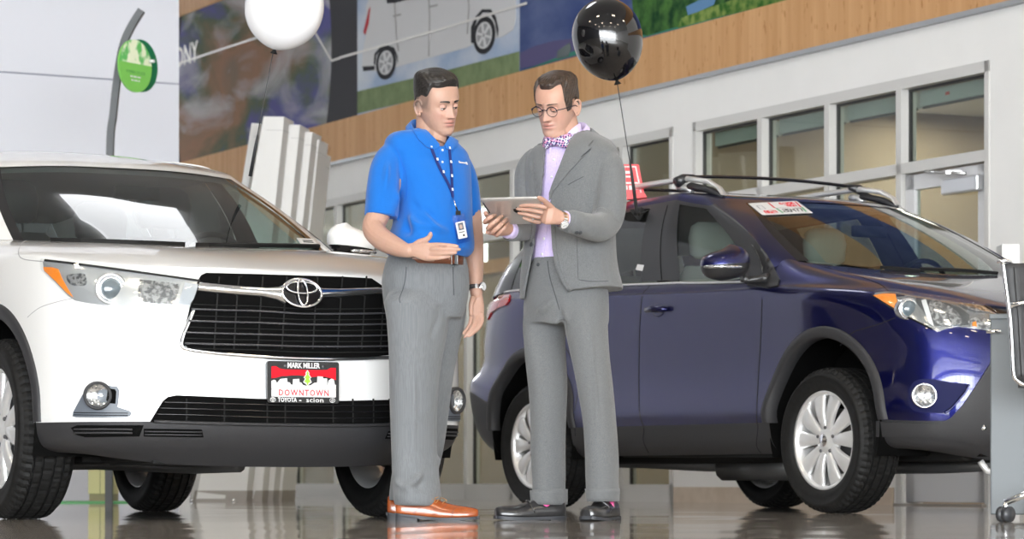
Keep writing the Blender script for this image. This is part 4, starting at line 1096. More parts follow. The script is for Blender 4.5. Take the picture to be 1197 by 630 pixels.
cols = [pillar((-.11, 0, 1.192), (-1.02, 0, 1.616), (-1.15, 0, 1.650), -1.9, wtop=1.71), pillar((-.15, .38, 1.20), (-1.04, .31, 1.614), (-1.17, .30, 1.648), -1.9, wtop=1.71),
        [(-.41, .735, 1.255), (-.707, .685, 1.404), (-.951, .605, 1.530), (-1.11, .535, 1.598), (-1.22, .515, 1.638), (-1.45, .38, 1.684), (-1.68, .17, 1.704), (-1.9, 0, 1.71)],
        [(-.50, .845, 1.175), (-.599, .802, 1.301), (-.868, .738, 1.458), (-1.227, .672, 1.605), (-1.32, .615, 1.652), (-1.5, .46, 1.692), (-1.72, .2, 1.706), (-1.95, 0, 1.71)],
        [(-.565, .850, 1.180), (-.665, .808, 1.305), (-.93, .744, 1.442), (-1.255, .680, 1.592), (-1.36, .622, 1.660), (-1.55, .46, 1.695), (-1.75, .2, 1.707), (-1.98, 0, 1.712)],
        pillar((-1.33, .838, 1.200), (-1.525, .680, 1.640), (-1.54, .618, 1.688), -2.0, wtop=1.714), pillar((-1.50, .838, 1.208), (-1.655, .680, 1.642), (-1.66, .618, 1.690), -2.05, wtop=1.714), pillar((-2.32, .84, 1.228), (-2.38, .678, 1.625), (-2.40, .615, 1.682), -2.3, wtop=1.714),
        pillar((-2.50, .84, 1.232), (-2.52, .675, 1.61), (-2.53, .61, 1.675), -2.4, wtop=1.71), pillar((-3.08, .80, 1.235), (-3.02, .645, 1.56), (-3.03, .59, 1.64), -2.7, wtop=1.695), pillar((-3.36, .72, 1.225), (-3.22, .59, 1.52), (-3.22, .55, 1.62), -2.9, wtop=1.685),
        pillar((-3.52, .58, 1.21), (-3.34, .48, 1.51), (-3.34, .46, 1.605), -3.0, wtop=1.68), pillar((-3.58, 0, 1.21), (-3.40, 0, 1.52), (-3.42, 0, 1.61), -3.05, wtop=1.675)]
Gc = np.array(cols).transpose(1, 0, 2)
DG = surf(Gc, SRg, SCg); DG[-1, :, 1] = 0; NG = outward(DG, grid_normals(DG), -2.0, 1.2); NG[-1, :, :] = NG[-2, :, :] * [1, 0, 1]; NG /= np.linalg.norm(NG, axis=-1, keepdims=True)
bc.add_ref(DG, NG); bc.finish_ref()
DBc = DB.copy(); mk = cut_arches(DBc, arB, (5 * SCb, 16 * SCb))
def clsB(i, j):
    if mk[i, j] and mk[i + 1, j] and mk[i, j + 1] and mk[i + 1, j + 1]: return None
    r, c = i / SRb, j / SCb
    if r < 2: return 'cladF' if c < 6 else ('rocker' if c < 14 else 'cladR')
    if c < 5.9 and r < 7: return 'bumper'
    if r >= 7 and c < 8 and r >= 7 + max(0, (c - 4.5)) * .55: return 'hood'
    if c < 9.0: return 'fender'
    if c < 11.0 + (.25 if r > 6 else 0): return 'fdoor'
    if c < 13.0 + (.6 if r > 5 else 0): return 'rdoor'
    return 'quarter' if c < 16.5 else 'rear'
Vb = {'cladF': ('bumper_cladding', VM['plastic']), 'rocker': ('sill_cladding', VM['plastic']), 'cladR': ('rear_cladding', VM['plastic']), 'bumper': ('front_bumper', blue), 'hood': ('bonnet', blue), 'fender': ('front_fender', blue),
      'fdoor': ('front_door', blue), 'rdoor': ('rear_door', blue), 'quarter': ('rear_quarter_panel', blue), 'rear': ('tailgate', blue)}
bc.cells(DBc, NB, clsB, Vb, {'cladF', 'cladR', 'bumper', 'hood', 'rear'})
fm_ = mat('door_frame_black', (.022, .022, .024), .35)
def clsG(i, j):
    r, c = i / SRg, j / SCg
    if c < 2 - 1.01 / SCg and r < 3: return 'ws'
    if c < 2.0 and r < 3: return 'frit'
    if c < 3 and r < 3: return 'apillar'
    if r >= 3: return 'roof'
    inw = lambda a, b2: a + (.01 if a != 6 else .1) <= c < b2 and r < 2.79
    if inw(4, 5): return 'gf'
    if inw(6, 7): return 'gr'
    if inw(8, 9): return 'gq'
    if 10.6 < c: return 'gb'
    if c < 9.5: return 'frame'
    return 'cpillar'
TGb = {'roof': ('roof', blue), 'frame': ('window_frame', fm_), 'frit': ('windscreen_border', VM['black']), 'ws': ('windscreen', VM['glass'], -.003), 'apillar': ('front_pillar', blue), 'cpillar': ('rear_pillar', blue), 'gf': ('front_side_window', glass_mat('clear_car_glass', (.62, .68, .66), 1.5), -.004), 'gr': ('rear_side_window', glass_mat('smoked_car_glass', (.30, .32, .31), 1.5), -.004), 'gq': ('quarter_window', VM['glass_rear'], -.003), 'gb': ('rear_window', VM['glass_rear'], -.003)}
bc.cells(DG, NG, clsG, TGb, {'roof', 'ws', 'gb'})
bc.cells(DG, NG, lambda i, j: 'l' if i / SRg >= 3 or 2 <= j / SCg < 3 else None, {'l': ('headlining', mat('grey_headlining', (.20, .21, .20), .9), -.03)}, {'l'})
for k, (u, w_, r) in enumerate(arB):
    arch_trim(bc, 'wheel_arch_trim', u, w_, .425, .478, .445, VM['plastic'], off=.016)
    wheel_well(bc, u, w_, .44, .58, .89, VM['void'])
interior(bc, dict(seat=mat('grey_seat_leather', (.42, .43, .39), .55), dash=VM['matte'], seat_u=-1.30, hip=.72, cowl_u=-.15, cowl_w=1.20, roof_w=1.62, floor_u=-1.7, floor_l=3.0))
MB().box(Car.loc((-1.4, 0, .31)), (4.1, 1.1, .12)).build('underbody', VM['matte'], broot, bevel=.03)
MB().box(Car.loc((.35, 0, .62)), (.80, 1.05, .7)).build('bonnet_light_blocker', VM['void'], broot)  # added box, keeps light out below the bonnet
q = MB(); q.tube([Car.loc(p) for p in ((.55, .2, .24), (.1, .25, .225), (-.5, .3, .225), (-1.1, .35, .235), (-1.6, .45, .24), (-2.2, .45, .26), (-3.5, .55, .28))], .035); q.tube([Car.loc((-.9, .38, .225)), Car.loc((-1.5, .40, .225))], .07); q.build('exhaust_pipe', VM['disc'], broot)
q = MB(); q.box(Car.loc((.5, 0, .27)), (.45, 1.0, .03)); q.build('undertray', VM['matte'], broot)
q = MB(); q.tube([Car.loc(p) for p in ((.72, .50, .25), (.73, .47, .205), (.74, .40, .185), (.75, 0, .18), (.74, -.40, .185))], .016, 10); q.build('front_skid_tube', VM['rim'], broot)
q = MB(); q.tube([Car.loc((-.4, .78, .285)), Car.loc((-1.9, .78, .295))], .014); q.build('sill_seam', VM['matte'], broot)
for (u, s) in ((0.02, 1), (0.02, -1), (-2.66, 1), (-2.66, -1)):
    make_wheel(broot, (u, s * .79, .352), .352, .235, .235, 'ten', wm, s)
# ---- window trim and shut lines
bc.bar('belt_moulding', bc.line([(-.60, 1.150), (-1.0, 1.166), (-1.5, 1.193), (-2.0, 1.21), (-2.6, 1.222), (-3.05, 1.228)], 'side', off=.004, n=5), VM['rim'], .010, .7, mirror=True)
bc.seam('b_pillar_gap', [bc.line([(-1.455, 1.21), (-1.50, 1.33), (-1.555, 1.48), (-1.605, 1.62)], 'side', off=0, n=3)], VM['void'], .006, .001, mirror=True)
dg = lambda pts, n=5: bc.line(pts, 'side', off=0, n=n)
bc.seam('door_gap', [bc.line([(891, 350), (889, 400), (886, 450), (884.5, 488), (886, 500), (884.5, 521), (891, 531)], off=0, n=5), bc.line([(761, 329), (758, 336), (751, 346), (748, 380), (747, 430), (747.5, 480), (752.5, 500), (752, 515), (758, 529)], off=0, n=5),
                     dg([(-2.20, .40), (-2.18, .55), (-2.20, .75), (-2.30, .88), (-2.44, .95), (-2.46, 1.21)])], VM['seam'], .006, .0008, mirror=True)
bc.seam('bonnet_gap', [bc.line([(951, 308), (965, 312.5), (985, 318), (1010, 325), (1028, 332), (1036, 338), (1039, 342)], off=0, n=5)], VM['seam'], .005, .0008, mirror=True)
bc.seam('bumper_gap', [bc.line([(1047, 371), (1030, 378), (1010, 384), (998, 388), (990, 395), (982, 404)], off=0, n=4)], VM['seam'], .004, .0008, mirror=True)
# ---- handles, mirrors
for s in (1, -1):
    for u, w_ in ((-1.385, 1.048), (-2.33, 1.07)):
        h, n = bc.on((u, w_), 'side'); Y0 = h[1]
        q = MB(); q.lathe([(.052, -.012), (.048, .0025), (.03, -.004), (.0005, -.008)], 28, frame(Car.loc((u - .005, Y0 * s, w_)), Vector((1.15, 0, 0)), Vector((0, 0, .75)), Vector((0, -s, 0)))); cup = q.build('handle_cup', blue, broot)
        q = MB(); q.tube([Car.loc((u + .088, (Y0 + .006) * s, w_ - .002)), Car.loc((u + .07, (Y0 + .028) * s, w_)), Car.loc((u, (Y0 + .040) * s, w_ + .004)), Car.loc((u - .07, (Y0 + .028) * s, w_ + .002)), Car.loc((u - .088, (Y0 + .006) * s, w_))], [.010, .016, .017, .016, .010], 12); q.build('door_handle', blue, broot)
    door_mirror(bc, dict(pos=(-.60, 1.03, 1.222), wid=.27, hei=.18, dep=.20, paint=blue, housing=mat('satin_black', (.03, .03, .032), .3) if 'satin_black' not in bpy.data.materials else bpy.data.materials['satin_black'], foot=(-.47, .868, 1.165), split=-.02), s)
    bc.patch('mirror_sail', [(874, 334), (880, 316), (886, 300), (891, 291.5), (897, 299), (905, 312), (912, 327), (910, 335), (898, 337)], fm_, off=.009, depth=.02, sgn=s)
# ---- headlamps
outb = [(1021, 346), (1024, 342.5), (1036, 341), (1048, 342), (1080, 347.5), (1110, 352), (1135, 356), (1150, 358), (1160, 365), (1170, 371), (1176, 374), (1172, 388), (1160, 387.5), (1140, 384.5), (1120, 382), (1108, 384), (1096, 388), (1080, 380), (1063, 372), (1052, 367), (1040, 359)]
lgr = mat('lamp_housing_grey', (.10, .105, .11), .22, .3)
for o, s in zip(bc.patch('headlamp', outb, mat('lamp_metal', (.45, .46, .48), .16, .8), off=.003, depth=.02, mirror=True), (1, -1)):
    kw = dict(parent=o, sgn=s)
    bc.patch('indicator_lens', [(1022, 346), (1033, 344.5), (1047, 345), (1049, 352), (1053, 361), (1054, 365.5), (1040, 357), (1030, 351)], VM['amber'], off=.009, depth=.004, **kw)
    bc.patch('lamp_frame', [(1070, 351), (1090, 352), (1108, 356), (1122, 361), (1133, 369), (1132, 380), (1124, 381.5), (1094, 382), (1085, 374), (1078, 362), (1072, 356)], lgr, off=.007, depth=.003, **kw)
    bc.patch('high_beam', [(1087, 353), (1097, 354), (1110, 360), (1120, 368), (1124, 377), (1118, 380.5), (1098, 380), (1090, 372), (1086, 362)], VM['reflector'], off=.010, depth=.003, curve=3, **kw)
    bc.patch('lamp_divider', [(1077, 353), (1082, 352), (1086, 362), (1092, 382), (1086, 378)], VM['bowl'], off=.012, depth=.003, **kw)
    bc.patch('daytime_strip', [(1120, 355.5), (1148, 358.5), (1158, 366), (1140, 365), (1130, 362)], VM['reflector'], off=.010, depth=.003, **kw)
    bc.patch('corner_reflector', [(1131, 376), (1139, 372), (1158, 374.5), (1158, 386), (1140, 384), (1132, 382)], VM['reflector'], off=.009, depth=.003, **kw)
    bc.patch('small_bulb', [(1136, 378), (1140, 377), (1141, 383), (1136, 382)], VM['amber'], off=.013, depth=.003, **kw)
    h, n = bc.on((1061.5, 361), 'px'); nn = Vector((n[0] + 1.0, n[1] * s * .5, 0)).normalized(); C0 = Car.loc((h[0], h[1] * s, h[2])) + Car.loc(nn) * .012; Yd = Car.loc(nn); X = Yd.cross(Vector((0, 0, 1))).normalized(); Z = X.cross(Yd); fm = frame(C0, X, Z, Yd)
    q = MB(); q.lathe([(.054, -.05), (.053, -.004), (.048, .002), (.043, -.002)], 36, fm); q.build('lamp_ring', bpy.data.materials['lamp_metal'], o)
    q = MB(); q.lathe([(.043, -.004), (.0425, .006), (.038, .006), (.036, .0)], 36, fm); q.build('lamp_bezel', VM['chrome'], o)
    q = MB(); q.lathe([(.037, .0), (.033, .006), (.024, .012), (.012, .015), (.0005, .016)], 32, fm); q.build('projector', VM['projector'], o)
    tp = bc.line([(1021, 346), (1034, 354), (1052, 366), (1070, 375), (1090, 385)], off=.006, n=5)
    if s < 0: tp = [(Vector((p[0], -p[1], p[2])), n2) for p, n2 in tp]
    bc.bar('lamp_seal', tp, VM['matte'], .004, parent=o)
    bc.patch('lamp_lens', outb, VM['lens'], off=.020, depth=.004, bulge=.003, **kw)
# ---- fog lamps
for o, s in zip(bc.patch('fog_lamp_pocket', [(1062, 467), (1063, 457), (1066, 449), (1072, 444.5), (1082, 443), (1098, 444.5), (1115, 447.5), (1132, 449.5), (1128, 458), (1120, 468), (1112, 477), (1104, 482.5), (1088, 482.5), (1072, 481), (1065, 477)], mat('pocket_blue', (.006, .008, .06), .6, spec=.2), off=.004, depth=.01, mirror=True, curve=3), (1, -1)):
    h, n = bc.on((1079.5, 462.5), 'px'); nn = Vector((n[0] + .5, n[1] * s * .8, 0)).normalized(); C0 = Car.loc((h[0], h[1] * s, h[2])) + Car.loc(nn) * .014; Yd = Car.loc(nn); C0 += Yd * .022; X = Yd.cross(Vector((0, 0, 1))).normalized(); Z = X.cross(Yd); fm = frame(C0, X, Z, Yd)
    q = MB(); q.lathe([(.060, -.06), (.059, .0), (.055, .005), (.052, .003), (.05, -.008)], 40, fm); q.build('fog_lamp_ring', VM['chrome'], o)
    q = MB(); q.lathe([(.052, -.004), (.040, -.010), (.02, -.018), (.0005, -.02)], 36, fm); q.build('fog_reflector', VM['reflector'], o)
    q = MB(); q.lathe([(.052, .0), (.036, .010), (.018, .014), (.0005, .015)], 36, fm); q.build('fog_lens', VM['lens'], o)
    rl = bc.line([(1132, 449.5), (1128, 458), (1120, 468), (1112, 477), (1104, 482.5)], off=.006, n=4)
    if s < 0: rl = [(Vector((p[0], -p[1], p[2])), n2) for p, n2 in rl]
    bc.bar('pocket_lip', rl, blue, .010, .6, parent=o)
# ---- rising dark cladding of the nose and lower grille
bc.patch('nose_cladding', [(1025.5, 492), (1030, 492.5), (1060, 494), (1088, 495), (1103, 493.5), (1112, 488), (1125, 474), (1140, 452), (1158, 424), (1168, 410), (1180, 405), (1190, 404), (1192, 480), (1180, 500), (1150, 520), (1105, 512), (1060, 510), (1025.5, 510)], VM['plastic'], off=.010, depth=.014)
bc.patch('nose_cladding', [(-.75, .36), (-.55, .33), (-.42, .33), (-.42, .70), (-.50, .70), (-.60, .58), (-.70, .47), (-.78, .43)], VM['plastic'], 'front', off=.010, depth=.014)
bc.patch('lower_grille', [(-.44, .40), (.30, .40), (.30, .69), (-.44, .69)], VM['void'], 'front', off=.006, depth=.01)
for w_ in (.46, .52, .58, .64): bc.bar('grille_bar', bc.line([(-.43, w_), (0, w_), (.29, w_)], 'front', off=.012), VM['black'], .010)
bc.patch('upper_grille', [(-.40, .885), (.40, .885), (.42, .905), (.40, .925), (-.40, .925), (-.42, .905)], VM['black'], 'front', off=.006, depth=.01)
bc.patch('grille_dark', [(1150, 357.5), (1172, 360), (1190, 361), (1190, 372), (1176, 372), (1166, 367)], VM['black'], off=.006, depth=.01)
h, n = bc.on((0, .905), 'front'); toyota_like_emblem(bc, Car.loc(h + n * .03), Car.loc(n), .11, VM['chrome'], VM['black'], broot)
# ---- roof rails: silver feet and blade, cross bars
for s in (1, -1):
    L = lambda u, v, w_: Car.loc((u, v * s, w_))
    q = MB(); rows = []
    for u, dz, hh in ((-1.26, .012, .004), (-1.30, .040, .010), (-1.40, .058, .018), (-1.6, .066, .020), (-1.95, .070, .020), (-2.3, .066, .020), (-2.7, .050, .018), (-3.0, .030, .012), (-3.12, .008, .004)):
        h, n = bc.on((u, .575), 'top'); z = h[2] + dz
        rows.append([L(u, .575 + a, z + b2) for a, b2 in ((.022, 0), (.016, hh * .7), (0, hh), (-.016, hh * .7), (-.022, 0), (-.014, -hh * .5), (.014, -hh * .5))])
    q.grid(rows, True, True); rl = q.build('roof_rail', mat('satin_silver', (.66, .66, .65), .32, .5) if 'satin_silver' not in bpy.data.materials else bpy.data.materials['satin_silver'], broot)
    for (a, b2, m_) in ((-1.27, -1.56, VM['plastic']), (-1.56, -1.66, bpy.data.materials['satin_silver']), (-2.8, -3.1, VM['plastic'])):
        f_ = MB(); h1 = bc.on((a, .575), 'top')[0]; h2 = bc.on((b2, .575), 'top')[0]
        f_.tube([Car.loc((a, .575 * s, h1[2] + .004)), Car.loc((a * .6 + b2 * .4, .575 * s, h1[2] * .6 + h2[2] * .4 + .024)), Car.loc((b2, .575 * s, h2[2] + .03))], [.014, .030, .034], 12, flat=.6); f_.build('rail_foot', m_, rl)
for u in (-1.62, -2.45):
    z = 1.775; q = MB(); pts = [Car.loc((u + .0 * v, v, z + .022 * (1 - (v / .62) ** 2))) for v in np.linspace(-.60, .60, 17)]
    q.tube(pts, [.012] + [.020] * 15 + [.012], 10, flat=.45, up=Vector((0, 0, 1))); cb = q.build('cross_bar', VM['black'], broot)
    for s in (1, -1):
        f_ = MB(); f_.tube([Car.loc((u, s * v, zz)) for v, zz in ((.52, z + .004), (.585, z - .006), (.63, z - .03))], [.016, .026, .030], 10); f_.build('bar_clamp', fm_, cb)
# ---- tail lamps, rear bumper
tl = bc.patch('tail_lamp', [(574, 348), (590, 346), (597, 345), (596, 352), (592, 357), (582, 361), (575, 366), (571.5, 374), (570, 366), (571, 356)], VM['red'], off=.010, depth=.02, mirror=True)
for s in (1, -1): bc.patch('tail_lamp', [(.55, 1.05), (.66, 1.05), (.68, 1.20), (.56, 1.20)], VM['red'], 'rear', off=.008, depth=.02, sgn=s)
# ---- price sheet, key box label, wipers
def sheet(name, corners, off, m=VM['label'], th=.0012, **kw): return bc.patch(name, corners, m, off=off, depth=th, **kw)
ps = sheet('price_sheet', [(874.5, 238.5), (931, 235.5), (950, 249.5), (891, 252)], .004)
PSm = lambda fx, fy: ((874.5 + 56.5 * fx) * (1 - fy) + (891 + 59 * fx) * fy, (238.5 - 3 * fx) * (1 - fy) + (252 - 2.5 * fx) * fy)
def psl(name, lines, m, w_): bc.seam(name, [bc.line([PSm(*p) for p in l], off=0, n=1) for l in lines], m, w_, .0052, parent=ps, th=.0004)
psl('red_rule', [[(.40, .05), (.40, .50)], [(.95, .06), (.92, .52)]], VM['redink'], .008)
psl('green_rule', [[(.42, .55), (.44, .92)], [(.93, .55), (.90, .92)]], VM['greenink'], .008)
psl('grey_rule', [[(.40, .52), (.93, .52)]], mat('grey_ink', (.3, .3, .32), .6), .004)
segs = {'0': [(0, 0), (1, 0), (1, 1), (0, 1), (0, 0)], '2': [(0, 0), (1, 0), (1, .5), (0, .5), (0, 1), (1, 1)], '4': [(0, 0), (0, .5), (1, .5), (1, 0), (1, 1)], '7': [(0, 0), (1, 0), (.5, 1)], '6': [(1, 0), (0, 0), (0, 1), (1, 1), (1, .5), (0, .5)], '8': [(0, .5), (0, 0), (1, 0), (1, 1), (0, 1), (0, .5), (1, .5)], '1': [(.5, 0), (.5, 1)], '5': [(1, 0), (0, 0), (0, .5), (1, .5), (1, 1), (0, 1)], '%': [(1, 0), (0, 1)]}
def pstxt(name, s_, x0, x1, y0, y1, m, w_):
    d = (x1 - x0) / len(s_); psl(name, [[(x0 + d * (k + .75 * a), y0 + (y1 - y0) * b2) for a, b2 in segs[ch]] for k, ch in enumerate(s_)], m, w_)
pstxt('rate_number', '0', .10, .24, .25, .52, bpy.data.materials['grey_ink'], .004); pstxt('price_number', '26477', .50, .90, .62, .85, VM['ink'], .006); pstxt('stock_number', '8621', .12, .38, .68, .88, VM['redink'], .006); pstxt('upper_number', '61256', .60, .90, .10, .22, VM['redink'], .005); pstxt('lower_number', '7850', .66, .88, .28, .42, VM['redink'], .005)
bc.patch('window_tag', [(745.8, 309), (753.5, 310), (751.5, 317), (743.5, 315.5)], VM['label'], off=.004, depth=.001)
bc.patch('price_window_sticker', [(719, 266), (768, 265), (760, 295), (748, 312), (716, 322)], mat('sticker_paper', (.20, .21, .20), .7), off=-.012, depth=.001)
bc.seam('wiper', [bc.line([(985, 310.5), (1030, 314), (1075, 318)], off=.012, n=4), bc.line([(1075, 316), (1120, 317.5), (1165, 321)], off=.012, n=4)], VM['matte'], .012, .004, th=.012)
# ================================================================ figures
from mathutils import noise as mnoise
class Body(Car):
    def __init__(s, root, X0, Y0):
        s.root = root; s.X0, s.Y0 = X0, Y0; s.sets = []
    @staticmethod
    def loc(p): return Vector(p)
    def P(s, x, y, Y): return at(x, y, Y) - Vector((s.X0, s.Y0, 0))
    def ray(s, x, y): return Vector((-s.X0, -s.Y0, CAMH)), Vector(((x - CXP) / FP, 1, (HOR - y) / FP)).normalized()
    def ref(s, objs):
        V = []; F = []; N = []
        for o in objs:
            me = o.data; n0 = len(V); V += [v.co.copy() for v in me.vertices]; N += [v.normal.copy() for v in me.vertices]
            me.calc_loop_triangles(); F += [tuple(i + n0 for i in t.vertices) for t in me.loop_triangles]
        s.V = np.array(V); s.NN = np.array(N); s.tris_f = F; s.bvh = BVHTree.FromPolygons(V, F)

def remesh(mbs, name, m, parent, voxel=.005, smooth=4, disp=None, factor=.5):
    """fuse overlapping shapes into one continuous skin"""
    V = []; F = []
    for mb in mbs:
        n = len(V); V += mb.V; F += [tuple(i + n for i in f) for f in mb.F]
    me = bpy.data.meshes.new(name); me.from_pydata([tuple(v) for v in V], [], F); me.update()
    bm = bmesh.new(); bm.from_mesh(me); bmesh.ops.recalc_face_normals(bm, faces=bm.faces); bm.to_mesh(me); bm.free()
    o = bpy.data.objects.new('tmp', me); COL.objects.link(o)
    r = o.modifiers.new('r', 'REMESH'); r.mode = 'VOXEL'; r.voxel_size = voxel; r.use_smooth_shade = True
    if smooth: q = o.modifiers.new('s', 'SMOOTH'); q.factor = factor; q.iterations = smooth
    dg = bpy.context.evaluated_depsgraph_get(); m2 = bpy.data.meshes.new_from_object(o.evaluated_get(dg)); bpy.data.objects.remove(o); bpy.data.meshes.remove(me)
    m2.name = name
    if disp:
        no = [v.normal.copy() for v in m2.vertices]
        for v, n in zip(m2.vertices, no): v.co += n * disp(v.co, n)
    m2.update(); m2.materials.clear(); m2.materials.append(m)
    m2.polygons.foreach_set('use_smooth', [True] * len(m2.polygons))
    ob = bpy.data.objects.new(name, m2); COL.objects.link(ob)
    if parent: ob.parent = parent
    return ob

def sring(C, a, b_, yaw, n=32, p=2.3, tilt=(0, 0), squash=1.0):
    """horizontal rounded ring: a sideways, b front-back; yaw turns the figure to face right (+) or left (-)"""
    X = Vector((math.cos(yaw), math.sin(yaw), 0)); F = Vector((math.sin(yaw), -math.cos(yaw), 0)); out = []
    for k in range(n):
        t = 2 * PI * k / n; c, s_ = math.cos(t), math.sin(t)
        cx = math.copysign(abs(c) ** (2 / p), c) * a; fy = math.copysign(abs(s_) ** (2 / p), s_) * b_
        if s_ < 0: fy *= squash
        out.append(C + X * cx + F * fy + Vector((0, 0, cx * tilt[0] + fy * tilt[1])))
    return out

def trunk(bd, rows, yaw, n=32, p=2.3, close=True, sub=4):
    """rows: (y_px, x_left, x_right, Y, half_depth[, tilt_side, tilt_front]); interpolated smoothly"""
    R = []
    for r in rows:
        r = tuple(r) + (0,) * (7 - len(r)); R.append(r)
    Q = catmull(R, sub); G = []
    for y, xl, xr, Y, b_, t1, t2 in Q:
        hw = (xr - xl) / 2 / FP * Y; cc, ss = math.cos(yaw), math.sin(yaw)
        a2 = max(hw * hw - b_ * b_ * ss * ss, (hw * .45) ** 2) / (cc * cc); a = math.sqrt(a2)
        G.append(sring(bd.P((xl + xr) / 2, y, Y), a, b_, yaw, n, p, (t1, t2)))
    mb = MB(); mb.grid(G, True, True)
    if close: mb.add(G[0], [tuple(range(n))]); mb.add(G[-1], [tuple(range(n))])
    return mb, G

def limb(bd, pts, n=16, sub=4, flat=1.0, cap=True, endball=True):
    """pts: (x, y, Y, r) in photo measure and metres"""
    Q = catmull([(p[0], p[1], p[2], p[3]) for p in pts], sub); mb = MB()
    P_ = [bd.P(q[0], q[1], q[2]) for q in Q]; rs = [q[3] for q in Q]
    mb.tube(P_, rs, n, True, cap, flat)
    if cap:
        for c, r in ((P_[0], rs[0]), (P_[-1], rs[-1]))[:2 if endball else 1]: ball(mb, c, (r * .98, r * .98, r * .98), 8, 12)
    return mb

def ball(mb, c, r, nu=10, nv=16, M_=None):
    V = []; F = []
    for i in range(nu + 1):
        ph = PI * i / nu
        for j in range(nv):
            th = 2 * PI * j / nv; v = Vector((r[0] * math.sin(ph) * math.cos(th), r[1] * math.sin(ph) * math.sin(th), r[2] * math.cos(ph)))
            V.append((M_ @ v if M_ else v) + Vector(c))
    for i in range(nu):
        for j in range(nv): F.append((i * nv + j, i * nv + (j + 1) % nv, (i + 1) * nv + (j + 1) % nv, (i + 1) * nv + j))
    return mb.add(V, F, True)

# ---------------------------------------------------------------- head
HZ = [(-.121, .066, .030, .012), (-.117, .080, .012, .026), (-.108, .089, -.002, .037), (-.092, .0925, -.022, .047), (-.075, .093, -.045, .054), (-.058, .0925, -.062, .0590), (-.035, .0915, -.080, .0655), (-.012, .0905, -.091, .0705), (.010, .0915, -.097, .0735), (.030, .0940, -.100, .0755), (.050, .0910, -.100, .0768), (.070, .0820, -.096, .0755), (.088, .0660, -.086, .0690), (.102, .0440, -.068, .0560), (.112, .018, -.046, .036), (.117, -.010, -.028, .012)]
def g1(x, s_): return math.exp(-x * x / (2 * s_ * s_))
def face_disp(x, y, z, K):
    """forward displacement of the front of the head"""
    if y < .02: return 0
    f = 0
    if -.050 < z < .030:
        t = min(1, max(0, (.022 - z) / .058)); h = .004 + .023 * t ** 1.25
        if z < -.037: h *= max(0, 1 - (-.037 - z) / .009) ** .8
        f += h * math.exp(-(abs(x) / (.0062 + .0040 * t)) ** 2.0 / 1.5)
    f += .0075 * (g1(abs(x) - .0125, .0045) * g1(z + .036, .0055))
    f -= .0095 * g1(abs(x) - .030, .0135) * g1(z - .001, .0105)
    f += .0050 * g1(abs(x) - .028, .016) * g1(z - .021, .0070)
    f += .0035 * g1(abs(x) - .044, .014) * g1(z + .024, .013)
    f += .0060 * math.exp(-(abs(x) / .021) ** 2.4) * g1(z + .0565, .0042) + .0068 * math.exp(-(abs(x) / .018) ** 2.4) * g1(z + .0695, .0052)
    f -= .0045 * math.exp(-(abs(x) / .024) ** 4) * g1(z + .0630, .0021)
    f -= .0030 * g1(x, .016) * g1(z + .081, .005)
    f += .0060 * g1(x, .016) * g1(z + .101, .010) * K.get('chin', 1)
    f -= .0022 * g1(abs(x) - .030, .008) * g1(z + .050, .014) * K.get('fold', 1)
    return f
def head_point(az, z, K):
    zz = [h[0] for h in HZ]; z = max(zz[0], min(zz[-1], z))
    i = max(0, min(len(zz) - 2, next((k for k in range(len(zz) - 1) if zz[k + 1] >= z), len(zz) - 2))); t = (z - zz[i]) / (zz[i + 1] - zz[i])
    def it(c):
        g = lambda k: HZ[min(max(k, 0), len(HZ) - 1)][c]
        p0, p1, p2, p3 = g(i - 1), g(i), g(i + 1), g(i + 2)
        if i == 0 or i >= len(zz) - 3: return p1 + (p2 - p1) * (t ** .6 if i == 0 else t)
        return .5 * (2 * p1 + (p2 - p0) * t + (2 * p0 - 5 * p1 + 4 * p2 - p3) * t * t + (3 * p1 - p0 - 3 * p2 + p3) * t ** 3)
    fr, bk, hw = it(1), it(2), it(3) * K.get('wide', 1); cy = fr - hw * (1.15 if z > -.09 else 1.0); c, s_ = math.cos(az), math.sin(az)
    x = math.copysign(abs(s_) ** .90, s_) * hw
    y = cy + (fr - cy) * abs(c) ** .92 if c >= 0 else cy + (cy - bk) * -abs(c) ** 1.0
    return x, y, z
def head_axes(C, ps, pi_, ro):
    X = Vector((math.cos(ps), math.sin(ps), 0)); F = Vector((math.sin(ps), -math.cos(ps), 0)); Z = Vector((0, 0, 1))
    F2 = F * math.cos(pi_) - Z * math.sin(pi_); U = Z * math.cos(pi_) + F * math.sin(pi_)
    return C, X * math.cos(ro) + U * math.sin(ro), F2, U * math.cos(ro) - X * math.sin(ro)
